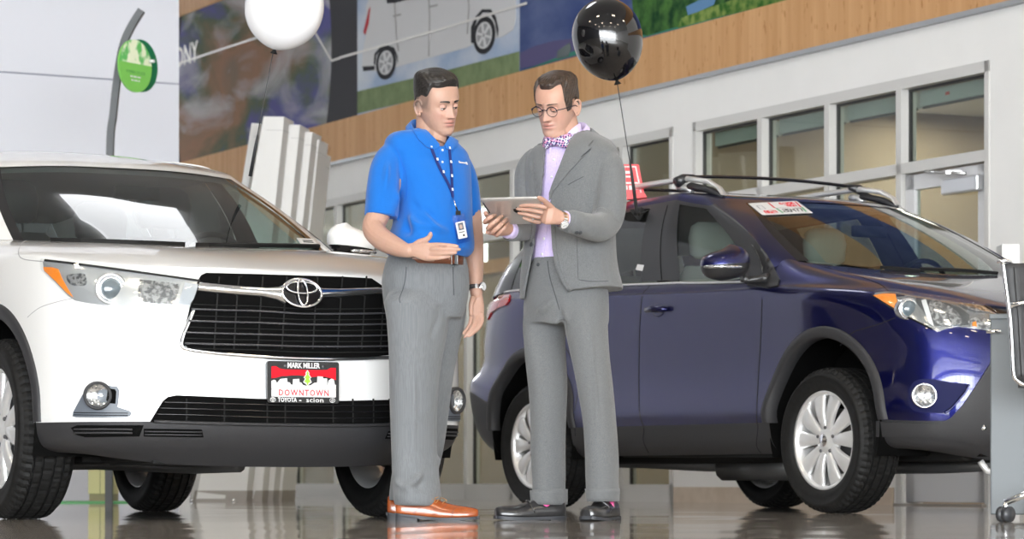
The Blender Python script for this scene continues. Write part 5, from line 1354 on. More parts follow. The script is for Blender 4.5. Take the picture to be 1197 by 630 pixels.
class Head:
    def __init__(s, C, ps, pi_, ro, sc_=1, K=None):
        s.C, s.X, s.F, s.U = head_axes(C, math.radians(ps), math.radians(pi_), math.radians(ro)); s.k = sc_; s.K = K or {}
    def w(s, x, y, z): return s.C + (s.X * x + s.F * y + s.U * z) * s.k
    def inv(s, p): d = (Vector(p) - s.C) / s.k; return d.dot(s.X), d.dot(s.F), d.dot(s.U)
    def skull(s):
        mb = MB(); G = []; na, nz = 150, 120
        for i in range(nz + 1):
            z = -.121 + .238 * i / nz; row = []
            for j in range(na):
                az = 2 * PI * j / na; x, y, zz = head_point(az, z, s.K); f = face_disp(x, y, zz, s.K) if math.cos(az) > -.1 else 0
                row.append(s.w(x, y + f, zz))
            G.append(row)
        mb.grid(G, True, True); mb.add(G[0], [tuple(range(na))]); mb.add(G[-1], [tuple(range(na))])
        for sg in (1, -1):   # ears
            c = s.w(sg * .0765, -.012, -.014); M_ = Matrix((s.X * s.k, (s.F * .95 - s.X * sg * .45) * s.k, (s.U - s.F * .15) * s.k)).transposed()
            ball(mb, c, (.006, .013, .024), 10, 14, M_)
            pts = [(.0, .010, -.028), (.003, .000, -.031), (.006, -.010, -.022), (.010, -.017, -.004), (.012, -.018, .014), (.010, -.010, .027), (.006, .002, .030), (.003, .011, .022), (.001, .012, .012)]
            q = catmull(pts, 3); mb.tube([s.w(sg * (.0765 + a), -.012 + b2, -.014 + c2) for a, b2, c2 in q], [.0042] * len(q), 8)
            ball(mb, s.w(sg * .079, -.004, -.040), (.005, .007, .008), 8, 10)
        return mb
    def hair(s, name, m, parent, thick, na=220, nz=130, zlo=-.08):
        """hair shell over the scalp; thick(az_deg, z) in metres, negative where there is none"""
        G = []; 
        for i in range(nz + 1):
            z = zlo + (.1169 - zlo) * (i / nz); row = []
            for j in range(na):
                az = 2 * PI * j / na; x, y, zz = head_point(az, z, s.K); a = math.degrees(az); a = a - 360 if a > 180 else a
                t = thick(a, zz); n = Vector((x, y * .9, max(0, zz) * 1.4)).normalized()
                row.append(s.w(x + n.x * t, y + n.y * t, zz + n.z * t))
            G.append(row)
        mb = MB(); mb.grid(G, True, True)
        top = sum(G[-1], Vector()) / len(G[-1]) + s.U * .0006; mb.add(G[-1] + [top], [(i, (i + 1) % na, na) for i in range(na)], True)
        return mb.build(name, m, parent)
    def eyes(s, parent, skin, iris, look=(0, -.35), open_=.55, brow_m=None, brow=(.0295, .024, .0045, .004)):
        white = mat('eye_white', (.75, .72, .70), .25) if 'eye_white' not in bpy.data.materials else bpy.data.materials['eye_white']
        for sg in (1, -1):
            c = Vector((sg * .0305, .0745, .0005)); r = .0125
            mb = MB(); ball(mb, s.w(*c), (r * s.k,) * 3, 14, 20); e = mb.build('eye', white, parent)
            d = Vector((look[0], 1, look[1])).normalized(); pc = s.w(*(c + d * r * .80)); dd = (s.X * d.x + s.F * d.y + s.U * d.z).normalized(); a = dd.cross(s.U).normalized(); b2 = a.cross(dd)
            q = MB(); q.lathe([(.0062, .0), (.0058, .0020), (.0030, .0030), (.0003, .0033)], 20, frame(pc, a, b2, dd)); q.build('iris', iris, e)
            # lids: part spheres a little larger than the eye
            for up in (1, -1):
                lid = MB(); G = []
                for i in range(9):
                    el = (math.radians(-6 - 36 * (open_ - .5) * 0) if up > 0 else 0)
                    e0 = (math.radians(-20 + 34 * open_) if up > 0 else math.radians(-34)); e1 = math.radians(80) * up
                    el = e0 + (e1 - e0) * i / 8; row = []
                    for j in range(17):
                        azz = math.radians(-80 + 160 * j / 16); rr = r * 1.13; bow = 1 - .35 * (abs(j - 8) / 8) ** 2
                        ee = el * (bow if i < 3 and up > 0 else 1) - (math.radians(10) * (abs(j - 8) / 8) ** 2 if i < 3 and up > 0 else 0)
                        row.append(s.w(c.x + rr * 1.12 * math.sin(azz) * math.cos(ee), c.y + rr * math.cos(azz) * math.cos(ee), c.z + rr * math.sin(ee)))
                    G.append(row)
                lid.grid(G); lo = lid.build('eyelid', skin, parent)
                if up > 0:
                    l_ = MB(); l_.tube([p + s.F * .0006 for p in G[0][2:15]], [.0005] + [.0011] * 11 + [.0005], 6); l_.build('eyelashes', VM['ink'], lo)
            if brow_m:
                q = MB(); G = []; w_, z0, arch, th = brow
                for i in range(15):
                    t = i / 14; x = sg * (.011 + (.038) * t); z = z0 + arch * math.sin(t * PI * .8) - .001 * t; hh = th * (1 - .65 * t) * (.6 + .4 * min(1, t * 6)); fy = .0965 - .9 * max(0, abs(x) - .012) ** 1.55
                    row = []
                    for k in range(5):
                        zz = z - hh + 2 * hh * k / 4; _, yy, _ = head_point(math.asin(min(.99, abs(x) / .078)) * sg, zz, s.K)
                        x3, y3, z3 = hp_front(x, zz, s.K); row.append(s.w(x3, y3 + .0012 * math.sin(PI * k / 4) + .0006, z3))
                    G.append(row)
                q.grid(G); q.build('eyebrow', brow_m, parent)
def hp_front(x, z, K):
    """point on the front of the face at lateral position x, height z"""
    lo, hi = 0, PI / 2; sg = 1 if x >= 0 else -1
    for _ in range(24):
        mid = (lo + hi) / 2
        if abs(head_point(mid, z, K)[0]) < abs(x): lo = mid
        else: hi = mid
    xx, yy, zz = head_point(lo * sg, z, K); return x, yy + face_disp(x, yy, zz, K), z

def paint_face(o, heads, base, lipc, extra=None):
    """skin colours: lips, blush, stubble; shade of mouth line and nostrils painted in"""
    me = o.data; at_ = me.color_attributes.new('tone', 'FLOAT_COLOR', 'POINT'); cols = np.empty((len(me.vertices), 4), np.float32); base = np.array(base)
    for i, v in enumerate(me.vertices):
        c = base.copy(); x, y, z = heads.inv(v.co)
        if -.13 < z < .13 and y > -.11 and abs(x) < .11:
            if y > .05:
                k = math.exp(-(abs(x) / .0235) ** 4) * (g1(z + .0570, .0034) + g1(z + .0690, .0042)); k = min(1, k); c = c * (1 - .8 * k) + np.array(lipc) * .8 * k
                k = math.exp(-(abs(x) / .024) ** 6) * g1(z + .0630, .0013); c = c * (1 - .75 * k)  # shade between the lips, darkened in the colour
                k = g1(abs(x) - .0075, .0035) * g1(z + .0425, .0022); c = c * (1 - .6 * k)  # nostril shade painted into the skin
                k = .16 * g1(abs(x) - .042, .016) * g1(z + .03, .018) + .2 * g1(x, .012) * g1(z + .036, .010); c = c * (1 - k) + np.array(lipc) * 1.2 * k
            if extra: c = extra(c, x, y, z)
        cols[i, :3] = c; cols[i, 3] = 1
    at_.data.foreach_set('color', cols.ravel())

def skin_mat(name):
    m = mat(name, (.6, .4, .32), .48, spec=.45); N, L, b = nodes(m)
    a = N.new('ShaderNodeVertexColor'); a.layer_name = 'tone'; nz = N.new('ShaderNodeTexNoise'); nz.inputs['Scale'].default_value = 60; nz.inputs['Detail'].default_value = 3
    mx = N.new('ShaderNodeMix'); mx.data_type = 'RGBA'; mx.blend_type = 'MULTIPLY'; mx.inputs[0].default_value = .12; L.new(a.outputs[0], mx.inputs[6]); L.new(nz.outputs[0], mx.inputs[7]); L.new(mx.outputs[2], b.inputs['Base Color'])
    b.inputs['Subsurface Weight'].default_value = .12; b.inputs['Subsurface Radius'].default_value = (.01, .004, .002); b.inputs['Subsurface Scale'].default_value = .6
    bp = N.new('ShaderNodeBump'); bp.inputs['Strength'].default_value = .08; bp.inputs['Distance'].default_value = .002; L.new(nz.outputs[0], bp.inputs['Height']); L.new(bp.outputs[0], b.inputs['Normal'])
    return m
def flat_skin(name, col):
    m = mat(name, col, .48, spec=.45); b = m.node_tree.nodes['Principled BSDF']; b.inputs['Subsurface Weight'].default_value = .12; b.inputs['Subsurface Radius'].default_value = (.01, .004, .002); b.inputs['Subsurface Scale'].default_value = .6; return m

def hair_mat(name, c1, c2, rot=0, stretch=(60, 60, 6)):
    m = mat(name, c1, .42, spec=.5); N, L, b = nodes(m)
    tc = N.new('ShaderNodeTexCoord'); mp = N.new('ShaderNodeMapping'); mp.inputs['Rotation'].default_value = rot if rot else (0, 0, 0); mp.inputs['Scale'].default_value = stretch
    nz = N.new('ShaderNodeTexNoise'); nz.inputs['Scale'].default_value = 3; nz.inputs['Detail'].default_value = 5
    cr = N.new('ShaderNodeValToRGB'); e = cr.color_ramp.elements; e[0].position = .35; e[0].color = (*c1, 1); e[1].position = .7; e[1].color = (*c2, 1)
    bp = N.new('ShaderNodeBump'); bp.inputs['Strength'].default_value = .9; bp.inputs['Distance'].default_value = .004
    L.new(tc.outputs['Object'], mp.inputs[0]); L.new(mp.outputs[0], nz.inputs['Vector']); L.new(nz.outputs[0], cr.inputs[0]); L.new(cr.outputs[0], b.inputs['Base Color']); L.new(nz.outputs[0], bp.inputs['Height']); L.new(bp.outputs[0], b.inputs['Normal'])
    return m

def cloth_mat(name, c1, c2, scale, rough=.85, stretch=(1, 1, 1), stripes=None, bump=.15, lo=.35, hi=.65, sheen=.2):
    m = noise_mat(name, c1, c2, scale, rough, 3, stretch, bump, lo, hi, sheen=sheen, spec=.25)
    return m

def shoe(bd, name, m, heel, direction, length, rows, sole_m, sole=.012, heel_h=.0, heel_len=.25, toe_spring=.006, parent=None, welt=.004):
    """rows: (f, width, height_top); heel = ground point at the back of the heel"""
    D = Vector(direction).normalized(); S = Vector((-D.y, D.x, 0)); up = Vector((0, 0, 1)); G = []; B_ = []
    Q = catmull(rows, 5)
    for f, w_, h in Q:
        lift = heel_h * max(0, 1 - f / .55) ** 1.2 * (1 if f < .55 else 0) + toe_spring * max(0, (f - .7) / .3) ** 2; C0 = heel + D * (f * length) + up * (lift + sole)
        row = []
        for k in range(20):
            t = 2 * PI * k / 20; c, s_ = math.cos(t), math.sin(t); x = math.copysign(abs(c) ** .75, c) * w_ / 2; z = (h if s_ > 0 else .010) * (abs(s_) ** (.8 if s_ > 0 else 1)) * (1 if s_ > 0 else -1)
            if s_ > 0: x *= 1 - .28 * s_ * s_ * min(1, h / .06)
            row.append(C0 + S * x + up * (z + .008))
        G.append(row); B_.append((f, w_, lift))
    mb = MB(); mb.grid(G, True, True); mb.add(G[0], [tuple(range(20))]); mb.add(G[-1], [tuple(range(20))]); o = mb.build(name, m, parent or bd.root)
    V = []; s1 = MB(); pts = []
    L_ = [(heel + D * (f * length) + S * ((w_ / 2 + welt)) + up * lf) for f, w_, lf in B_]; R_ = [(heel + D * (f * length) - S * ((w_ / 2 + welt)) + up * lf) for f, w_, lf in B_]
    G2 = []
    for a, b2 in zip(L_, R_): G2.append([a + up * sole * .0, b2, b2 + up * (sole + .003), a + up * (sole + .003)])
    G2[0] = [p - D * welt for p in G2[0]]; G2[-1] = [p + D * welt for p in G2[-1]]
    s1.grid(G2, False, True); s1.add(G2[0], [(0, 1, 2, 3)]); s1.add(G2[-1], [(0, 1, 2, 3)]); so = s1.build('sole', sole_m, o)
    if heel_h:
        hb = MB(); G3 = [[p + (up * 0 if k in (2, 3) else up * 0) for k, p in enumerate(g)] for g in G2]; rows_ = []
        for (f, w_, lf), a, b2 in zip(B_, L_, R_):
            if f > heel_len: break
            rows_.append([Vector((a.x, a.y, 0)), Vector((b2.x, b2.y, 0)), b2 + up * .004, a + up * .004])
        hb.grid(rows_, False, True); hb.add(rows_[0], [(0, 1, 2, 3)]); hb.add(rows_[-1], [(0, 1, 2, 3)]); hb.build('heel', sole_m, o)
    return o

def fold_noise(amp, sc_, freq=1.0, seed=0):
    def f(p): return amp * (mnoise.noise(Vector((p.x * sc_[0] + seed, p.y * sc_[1], p.z * sc_[2]))) + .5 * mnoise.noise(Vector((p.x * sc_[0] * 2.1, p.y * sc_[1] * 2.1 + seed, p.z * sc_[2] * 2.1))))
    return f
def crease(p0, p1, amp, width):
    """a soft ridge or valley along a line between two points (figure coordinates)"""
    p0, p1 = Vector(p0), Vector(p1); d = p1 - p0; L2 = d.length_squared
    def f(p):
        t = max(-.15, min(1.15, (p - p0).dot(d) / L2)); q = p0 + d * t; e = 1 if 0 <= t <= 1 else max(0, 1 - (abs(t - .5) - .5) / .15)
        r = (p - q).length; return amp * e * math.sin(PI * min(1, max(0, t + .05))) * math.exp(-r * r / (2 * width * width))
    return f

def wrist_watch(bd, c, axis, r, face_dir, parent, name='wristwatch'):
    """steel bracelet and round dial; a thing worn on the wrist"""
    ax = Vector(axis).normalized(); f = Vector(face_dir); f = (f - ax * f.dot(ax)).normalized(); s_ = ax.cross(f)
    mb = MB(); n = 30
    for k in range(n):
        a0 = 2 * PI * k / n; a = a0 + PI / n; p = c + (f * math.cos(a) + s_ * math.sin(a)) * (r + .002); t = (-f * math.sin(a) + s_ * math.cos(a)); o = (f * math.cos(a) + s_ * math.sin(a))
        mb.box((0, 0, 0), (2 * PI * r / n * .88, .018, .003)); 
        for i in range(len(mb.V) - 8, len(mb.V)):
            v = Vector(mb.V[i]); mb.V[i] = tuple(p + t * v.x + ax * v.y + o * v.z)
    w_ = mb.build(name, VM['chrome'], parent)
    q = MB(); fm = frame(c + f * (r + .003), s_, ax, f); q.lathe([(.0, 0), (.019, 0), (.020, .004), (.018, .008), (.016, .008)], 32, fm); q.build('watch_case', VM['chrome'], w_)
    q = MB(); q.lathe([(.0165, .0068), (.0002, .0072)], 32, fm); d = q.build('dial', VM['label'], w_)
    q = MB(); q.box(fm @ Vector((0, .005, .008)), (.0012, .0012, .0012)); q.tube([fm @ Vector((0, 0, .008)), fm @ Vector((0, .011, .008))], .0006, 5); q.tube([fm @ Vector((0, 0, .008)), fm @ Vector((.008, -.003, .008))], .0007, 5); q.build('hands', VM['ink'], w_)
    return w_

def cut_open(o, bd, poly, edges, front, tol=3.0, extra=None):
    """open a garment where the photo shows it open and tidy the cut edge"""
    bm = bmesh.new(); bm.from_mesh(o.data); kill = []; off = Vector((bd.X0, bd.Y0, 0))
    for f in bm.faces:
        c = f.calc_center_median(); x, y = px(c + off)
        if (c - Vector((0, .02, 0))).dot(front) > .0 and f.normal.y < .25 and inside_poly((x, y), poly): kill.append(f)
        elif extra and extra(x, y): kill.append(f)
    bmesh.ops.delete(bm, geom=kill, context='FACES')
    for v in bm.verts:
        if not any(e.is_boundary for e in v.link_edges): continue
        wv = v.co + off; x, y = px(wv); best = None
        for line_ in edges:
            for a, b2 in zip(line_, line_[1:]):
                dx, dy = b2[0] - a[0], b2[1] - a[1]; t = max(0, min(1, ((x - a[0]) * dx + (y - a[1]) * dy) / (dx * dx + dy * dy))); q_ = (a[0] + dx * t, a[1] + dy * t); d_ = math.hypot(x - q_[0], y - q_[1])
                if best is None or d_ < best[0]: best = (d_, q_)
        if best and best[0] < tol and v.co.dot(front) > -.05: v.co = at(best[1][0], best[1][1], wv.y) - off
    bm.to_mesh(o.data); bm.free()
def inside_poly(p, r):
    c = False
    for i in range(len(r)):
        a, b2 = r[i], r[i - 1]
        if (a[1] > p[1]) != (b2[1] > p[1]) and p[0] < (b2[0] - a[0]) * (p[1] - a[1]) / (b2[1] - a[1]) + a[0]: c = not c
    return c
# ================================================================ man in the blue polo shirt
P1X, P1Y = -.30, 12.12
r1 = empty('person', (P1X, P1Y, 0), 0, 'man in a bright blue polo shirt and lanyard holding out his open hand', 'person')
A = Body(r1, P1X, P1Y)
skin1 = skin_mat('skin_fair'); flat1 = flat_skin('skin_fair_lid', (.50, .30, .235))
H1 = Head(Vector((-.3019 - P1X, 12.1 - P1Y, 1.6608)), 42.7, 16, 8.8, .998, dict(wide=1.05, fold=.4))
P = A.P
# ---- body: head, neck, chest, arms and hands in one skin
parts = [H1.skull()]
nk = MB(); nk.tube([H1.w(0, -.030, -.040), H1.w(0, -.028, -.075), P(503.5, 158, 12.13), P(503, 172, 12.13), P(500, 200, 12.13)], [.058, .058, .060, .064, .085], 24); parts.append(nk)
jw = MB(); jw.tube([H1.w(0, .022, -.085), P(508, 166, 12.10)], [.042, .046], 16); parts.append(jw)
tr, _ = trunk(A, [(182, 462, 540, 12.13, .085), (215, 466, 542, 12.13, .11), (255, 466, 545, 12.12, .12), (300, 462, 538, 12.12, .11), (340, 462, 536, 12.12, .10)], .6, 28); parts.append(tr)
parts.append(limb(A, [(460, 204, 12.03, .046), (450, 230, 11.98, .046), (443, 250, 11.96, .045), (436.5, 266, 11.93, .045), (446, 279, 11.87, .044), (462, 288, 11.81, .038), (474, 292.5, 11.77, .029), (480, 293, 11.76, .027)], 18))
parts.append(limb(A, [(533, 192, 12.22, .050), (545, 225, 12.27, .046), (551, 255, 12.28, .043), (553, 285, 12.26, .042), (555, 310, 12.24, .036), (556.5, 332, 12.22, .027), (557, 343, 12.21, .026)], 18))
def fg(pts, r0, r1_, bd=A):
    Q = catmull(pts, 3); mb = MB(); P_ = [bd.P(*q) for q in Q]; n = len(P_); rs = [r0 + (r1_ - r0) * i / (n - 1) for i in range(n)]
    rs[-1] *= .75; mb.tube(P_, rs, 12); ball(mb, P_[-1], (rs[-1] * .95,) * 3, 6, 12); return mb
def palm(rows, bd=A):
    """rows: (x, y, Y, half width vector px (dx, dy), dY, thickness)"""
    G = []
    for x, y, Y, dx, dy, dY, th in [tuple(q) for q in catmull(rows, 3)]:
        a = bd.P(x + dx, y + dy, Y + dY); b2 = bd.P(x - dx, y - dy, Y - dY); c = (a + b2) / 2; w_ = (a - b2) / 2
        G.append((c, w_, th))
    mb = MB(); R = []
    for i, (c, w_, th) in enumerate(G):
        t = (G[min(i + 1, len(G) - 1)][0] - G[max(i - 1, 0)][0]).normalized(); nn = t.cross(w_).normalized(); row = []
        for k in range(16):
            a = 2 * PI * k / 16; ca, sa = math.cos(a), math.sin(a); row.append(c + w_ * (math.copysign(abs(ca) ** .8, ca)) + nn * (th * math.copysign(abs(sa) ** .8, sa)))
        R.append(row)
    mb.grid(R, True, True); mb.add(R[0], [tuple(range(16))]); mb.add(R[-1], [tuple(range(16))]); return mb
# right hand held out, thumb up
parts.append(palm([(474, 292, 11.77, 0, -6.5, 0, .021), (484, 292, 11.75, 0, -8.5, .0, .019), (497, 294, 11.73, 0, -11.0, .0, .016), (508, 295, 11.72, 0, -10.5, 0, .013)]))
parts += [fg([(501, 286.5, 11.73), (511, 286, 11.715), (522, 286.5, 11.705), (535, 288, 11.70)], .0096, .0078), fg([(502, 291.5, 11.72), (512, 291, 11.70), (524, 291, 11.69), (537.5, 291.5, 11.685)], .0096, .0078),
          fg([(502, 297, 11.72), (512, 296.5, 11.70), (522, 296, 11.69), (533, 295.5, 11.685)], .0093, .0074), fg([(500, 302, 11.72), (509, 302, 11.705), (517, 301, 11.70), (526, 299.5, 11.70)], .0084, .0066),
          fg([(482, 289, 11.75), (490, 283, 11.735), (497, 280.5, 11.725), (502, 277, 11.72), (503.5, 272.5, 11.715)], .0135, .0088)]
# left hand hanging
parts.append(palm([(557, 341, 12.21, 6.5, 0, .0, .020), (557.5, 350, 12.21, 7.5, 0, 0, .018), (557.5, 360, 12.20, 8.5, .5, .01, .016), (556.5, 370, 12.19, 8.5, 1.5, .01, .013)]))
parts += [fg([(563, 366, 12.19), (563.5, 375, 12.18), (560, 383, 12.16), (554, 389, 12.15)], .0092, .0072), fg([(559, 368, 12.19), (559.5, 378, 12.17), (555, 387, 12.15), (548, 393, 12.14)], .0094, .0074),
          fg([(555, 369, 12.185), (554, 379, 12.165), (549, 387, 12.145), (543, 394, 12.14)], .0092, .0072), fg([(551, 368, 12.19), (549.5, 377, 12.175), (546, 384, 12.16), (541.5, 390, 12.15)], .0082, .0064),
          fg([(553, 348, 12.19), (551, 355, 12.17), (550.5, 361, 12.16), (551, 367.5, 12.15)], .0120, .0085)]
body = remesh(parts, 'body', skin1, r1, .0024, 2)
base1 = (.47, .285, .215)
def ex1(c, x, y, z):
    # shaved temples and nape
    a = math.degrees(math.atan2(x, y)); t = abs(a)
    if z > -.03 and t > 48 and z < .085:
        k = min(1, max(0, (t - 52) / 14)) * min(1, max(0, (z + .028) / .018)); k *= .62 + .1 * math.sin(x * 900)
        c = c * (1 - k) + np.array((.10, .075, .065)) * k
    if y > .0 and z < -.035:
        k = .10 * min(1, (-.035 - z) / .03); c = c * (1 - k) + np.array((.25, .17, .15)) * k
    return c
paint_face(body, H1, base1, (.52, .20, .17), ex1)
hm1 = hair_mat('hair_black', (.005, .004, .004), (.022, .018, .016), rot=(0, 0, math.radians(40)), stretch=(6, 60, 60))
def sm(x, a, b2): t = min(1, max(0, (x - a) / (b2 - a))); return t * t * (3 - 2 * t)
def th1(a, z):
    t = abs(a)
    line = .078 - .006 * sm(t, 0, 40) if t < 50 else .072 - .050 * sm(t, 50, 80) if t < 90 else .022 - .012 * sm(t, 90, 100) - .062 * sm(t, 100, 150)
    d = z - line; top = sm(z, .055, .100)
    full = .0022 + .0045 * sm(z, .02, .06) + .016 * top + .006 * top * sm(60 - t, 0, 50) * sm(.116 - z, 0, .016)
    full += .0012 * math.sin(a * .30 + z * 260) * top * sm(.110 - z, 0, .014)
    return -.005 + (full + .005) * sm(d, 0, .012 + .02 * sm(t, 60, 90))
hair1 = H1.hair('hair', hm1, body, th1)
H1.eyes(body, flat1, mat('iris_dark', (.02, .012, .008), .1, coat=1), look=(.22, -.42), open_=.42, brow_m=hm1, brow=(.0295, .0225, .0035, .0052))
# ---- polo shirt
sh = []
tr, _ = trunk(A, [(155, 488, 521, 12.13, .052, -.12, -.15), (158, 475, 531, 12.13, .068, -.16, -.1), (163, 461, 538, 12.13, .084, -.17, -.03), (170, 452, 544, 12.13, .098, -.12, 0), (180, 450, 547, 12.13, .108, -.05, 0), (190, 453, 548, 12.13, .115), (205, 457, 549, 12.12, .125), (232, 461, 550, 12.11, .138), (258, 461, 551, 12.09, .148), (276, 455, 552, 12.08, .155), (286, 448, 552, 12.08, .156), (292, 447, 551, 12.08, .152), (297, 453, 548, 12.09, .140), (300, 458, 544, 12.09, .132)], .62, 44, 2.4, True, 5)
sh.append(tr)
def sleeve(pts, flat=1.0): return limb(A, pts, 22, 5, flat, endball=False)
s_ = sleeve([(466, 176, 12.08, .050), (456, 184, 12.045, .057), (450, 199, 12.01, .062), (447.5, 222, 11.985, .065), (446.5, 240, 11.975, .066), (445.5, 253, 11.97, .066)]); sh.append(s_)
s2 = sleeve([(532, 184, 12.20, .050), (540, 200, 12.24, .052), (544.5, 222, 12.27, .053), (547, 240, 12.28, .053), (548.5, 255, 12.285, .053)]); sh.append(s2)
fn = fold_noise(.0045, (5, 5, 3.2), seed=3)
C_ = [crease(P(462, 225, 11.95), P(500, 285, 11.93), .007, .010), crease(P(470, 215, 11.95), P(520, 278, 11.92), .006, .009), crease(P(478, 232, 11.95), P(515, 262, 11.92), -.006, .010), crease(P(466, 246, 11.95), P(488, 292, 11.93), -.006, .012), crease(P(548, 205, 12.0), P(532, 280, 11.95), .005, .010), crease(P(541, 200, 12.0), P(528, 262, 11.95), -.004, .010),
      crease(P(468, 178, 11.98), P(474, 250, 11.95), -.0035, .008), crease(P(455, 178, 11.95), P(446, 248, 11.92), .005, .008), crease(P(475, 262, 11.93), P(545, 272, 11.93), .004, .010), crease(P(458, 282, 11.93), P(520, 296, 11.92), -.006, .010), crease(P(490, 200, 11.95), P(520, 245, 11.93), .0035, .012)]
def d1(p, n): return 1.6 * fn(p) + 3.6 * sum(c(p) for c in C_)
blue1 = cloth_mat('blue_pique', (.004, .118, .45), (.005, .132, .50), 500, bump=.25)
shirt = remesh(sh, 'polo_shirt', blue1, r1, .0055, 3, d1)
# open the cuffs: dark hollow ends are covered by the arm and a hem band
for pts, rr in (((446, 249.5, 11.965), .074), ((554, 246.5, 12.285), .056)):
    pass
A.ref([shirt])
def PA_(pts, n=4, off=.0): return A.line(pts, off=off, n=n)
# collar: two folded leaves round the neck
def collar(rows, m, name, parent, th=.004):
    G = [[A.P(*q) for q in r] for r in rows]; mb = MB(); mb.grid(G, True); o = mb.build(name, m, parent, fix=True); q = o.modifiers.new('t', 'SOLIDIFY'); q.thickness = th; q.offset = 0; return o
def neckring(cx_, cy_, Y, rx, rd, yaw, tilt=0, up=0): pass
ncx = (H1.w(0, -.035, -.10) + P(503, 172, 12.13)) / 2
def ring_pts(c, rx, ry, yaw, zf, zb, a0, a1, n):
    X = Vector((math.cos(yaw), math.sin(yaw), 0)); F = Vector((math.sin(yaw), -math.cos(yaw), 0)); o = []
    for i in range(n):
        a = math.radians(a0 + (a1 - a0) * i / (n - 1)); f = math.cos(a); o.append(c + X * (rx * math.sin(a)) + F * (ry * f) + Vector((0, 0, zf * (f * .5 + .5) + zb * (.5 - f * .5))))
    return o
yaw1 = .62; cN = P(503, 151, 12.125)
def leafed_collar(cN, yaw, m, parent, rx, ry, zf, zb, gap, drop, spread, name='collar', fall=.045):
    a0, a1 = gap, 360 - gap; n = 34
    top = ring_pts(cN, rx, ry, yaw, zf, zb, a0, a1, n); inner = ring_pts(cN, rx * .97, ry * .97, yaw, zf - .035, zb - .045, a0, a1, n)
    G = [inner, top, [p for p in ring_pts(cN, rx * 1.06, ry * 1.06, yaw, zf + .001, zb + .001, a0, a1, n)]]
    for k in (1, 2, 3):
        t = k / 3; row = []
        for i, p in enumerate(ring_pts(cN, rx * (1.06 + spread * t), ry * (1.06 + spread * t), yaw, zf, zb, a0, a1, n)):
            e = min(i, n - 1 - i); pt_ = max(0, 1 - e / 7) ; fr_ = (1 + math.cos(math.radians(a0 + (a1 - a0) * i / (n - 1)))) / 2; row.append(p - Vector((0, 0, (fall * (.35 + .75 * fr_) + drop * pt_) * t)))
        G.append(row)
    mb = MB(); mb.grid(G, True); o = mb.build(name, m, parent); q = o.modifiers.new('t', 'SOLIDIFY'); q.thickness = .003; q.offset = 0; return o
leafed_collar(cN, yaw1, blue1, shirt, .072, .082, -.064, .046, 84, .0, .25, fall=.040)
NE = [(483, 136), (487, 141), (493, 148), (500, 155), (508, 163), (513, 169), (516.5, 175), (519, 170), (523, 163), (527, 157.5), (531, 150)]
A.patch('collar', [(482.5, 138.5), (487, 142), (493, 148.5), (500, 155.5), (508, 163.5), (513, 169.5), (511.5, 173), (506, 175), (498.5, 172.5), (489, 164), (481.5, 152.5)], blue1, off=.007, depth=.006, parent=shirt, res=2.5, bulge=.003)
A.patch('collar', [(527, 157), (523, 163.5), (519, 170), (520.5, 174.5), (527, 176), (533, 172), (535.5, 166), (532, 160)], blue1, off=.007, depth=.006, parent=shirt, res=2.5, bulge=.003)
# placket, buttons, chest lettering, hem lines
pk = A.patch('placket', [(512.5, 171), (519, 171.5), (521, 200), (515.5, 200)], blue1, off=.004, depth=.006, parent=shirt)
for y in (176, 190):
    h, n = A.on((516.5, y), 'px'); q = MB(); X_ = n.cross(Vector((0, 0, 1))).normalized(); q.lathe([(.005, .004), (.005, .006), (.0002, .0065)], 14, frame(h, X_, n.cross(X_), n)); q.build('button', VM['label'], shirt)
h, n = A.on((540, 190.5), 'px'); X_ = Vector((0, 0, 1)).cross(n).normalized(); Yv = n.cross(X_); fm = frame(h + n * .004, X_, Yv, n)
bx_ = MB(); x_ = -.022
for k in range(9):
    w_ = .0034; hh = .009 if k == 0 else .005; bx_.prism([(x_, -.003), (x_ + w_, -.003), (x_ + w_, hh - .003), (x_, hh - .003)], -.002, .0008, fm); x_ += .0044
bx_.build('chest_embroidery', VM['label'], shirt)
bx_ = MB(); bx_.prism([(.020, -.006), (.031, -.006), (.028, .005), (.022, .005)], -.002, .001, fm); bx_.build('chest_logo', VM['label'], shirt)
cut_open(shirt, A, NE + [(531, 120), (483, 120)], [NE], Vector((math.sin(yaw1), -math.cos(yaw1), 0)), 3.5)
A.seam('sleeve_hem', [PA_([(431, 246), (438, 250), (450, 252.5), (462, 252)])], mat('hem_stitch', (.004, .10, .45), .8), .0025, .0015, parent=shirt)
A.seam('shoulder_seam', [PA_([(463, 172), (470, 190), (476, 212), (474, 235)])], bpy.data.materials['hem_stitch'], .003, .001, parent=shirt)
# ---- lanyard and badge
lan = mat('lanyard_blue', (.004, .016, .13), .6)
def band(bd, name, pts, m, w_, parent, off=.004):
    return bd.seam(name, [bd.line(pts, off=off, n=5)], m, w_, .002, parent=parent, th=.0)
lano = band(A, 'lanyard', [(502, 169), (507, 182), (514, 198), (522, 213), (527, 224), (528.5, 231)], lan, .012, r1)
band(A, 'lanyard_strap', [(524, 171), (525.5, 185), (527, 200), (527.5, 214), (528, 224), (528.5, 231)], lan, .011, lano)
for (x, y) in ((503.5, 171.5), (510.5, 187), (517.5, 201.5), (524.5, 173.5), (526.3, 190), (527.2, 206), (527.8, 222)):
    h, n = A.on((x, y), 'px'); X_ = Vector((0, 0, 1)).cross(n).normalized(); q = MB(); q.box((0, 0, 0), (.008, .011, .0012)); q.V = [tuple(h + n * .0075 + X_ * v[0] + n.cross(X_) * v[1] + n * v[2]) for v in q.V]; q.build('lanyard_print', VM['label'], lano)
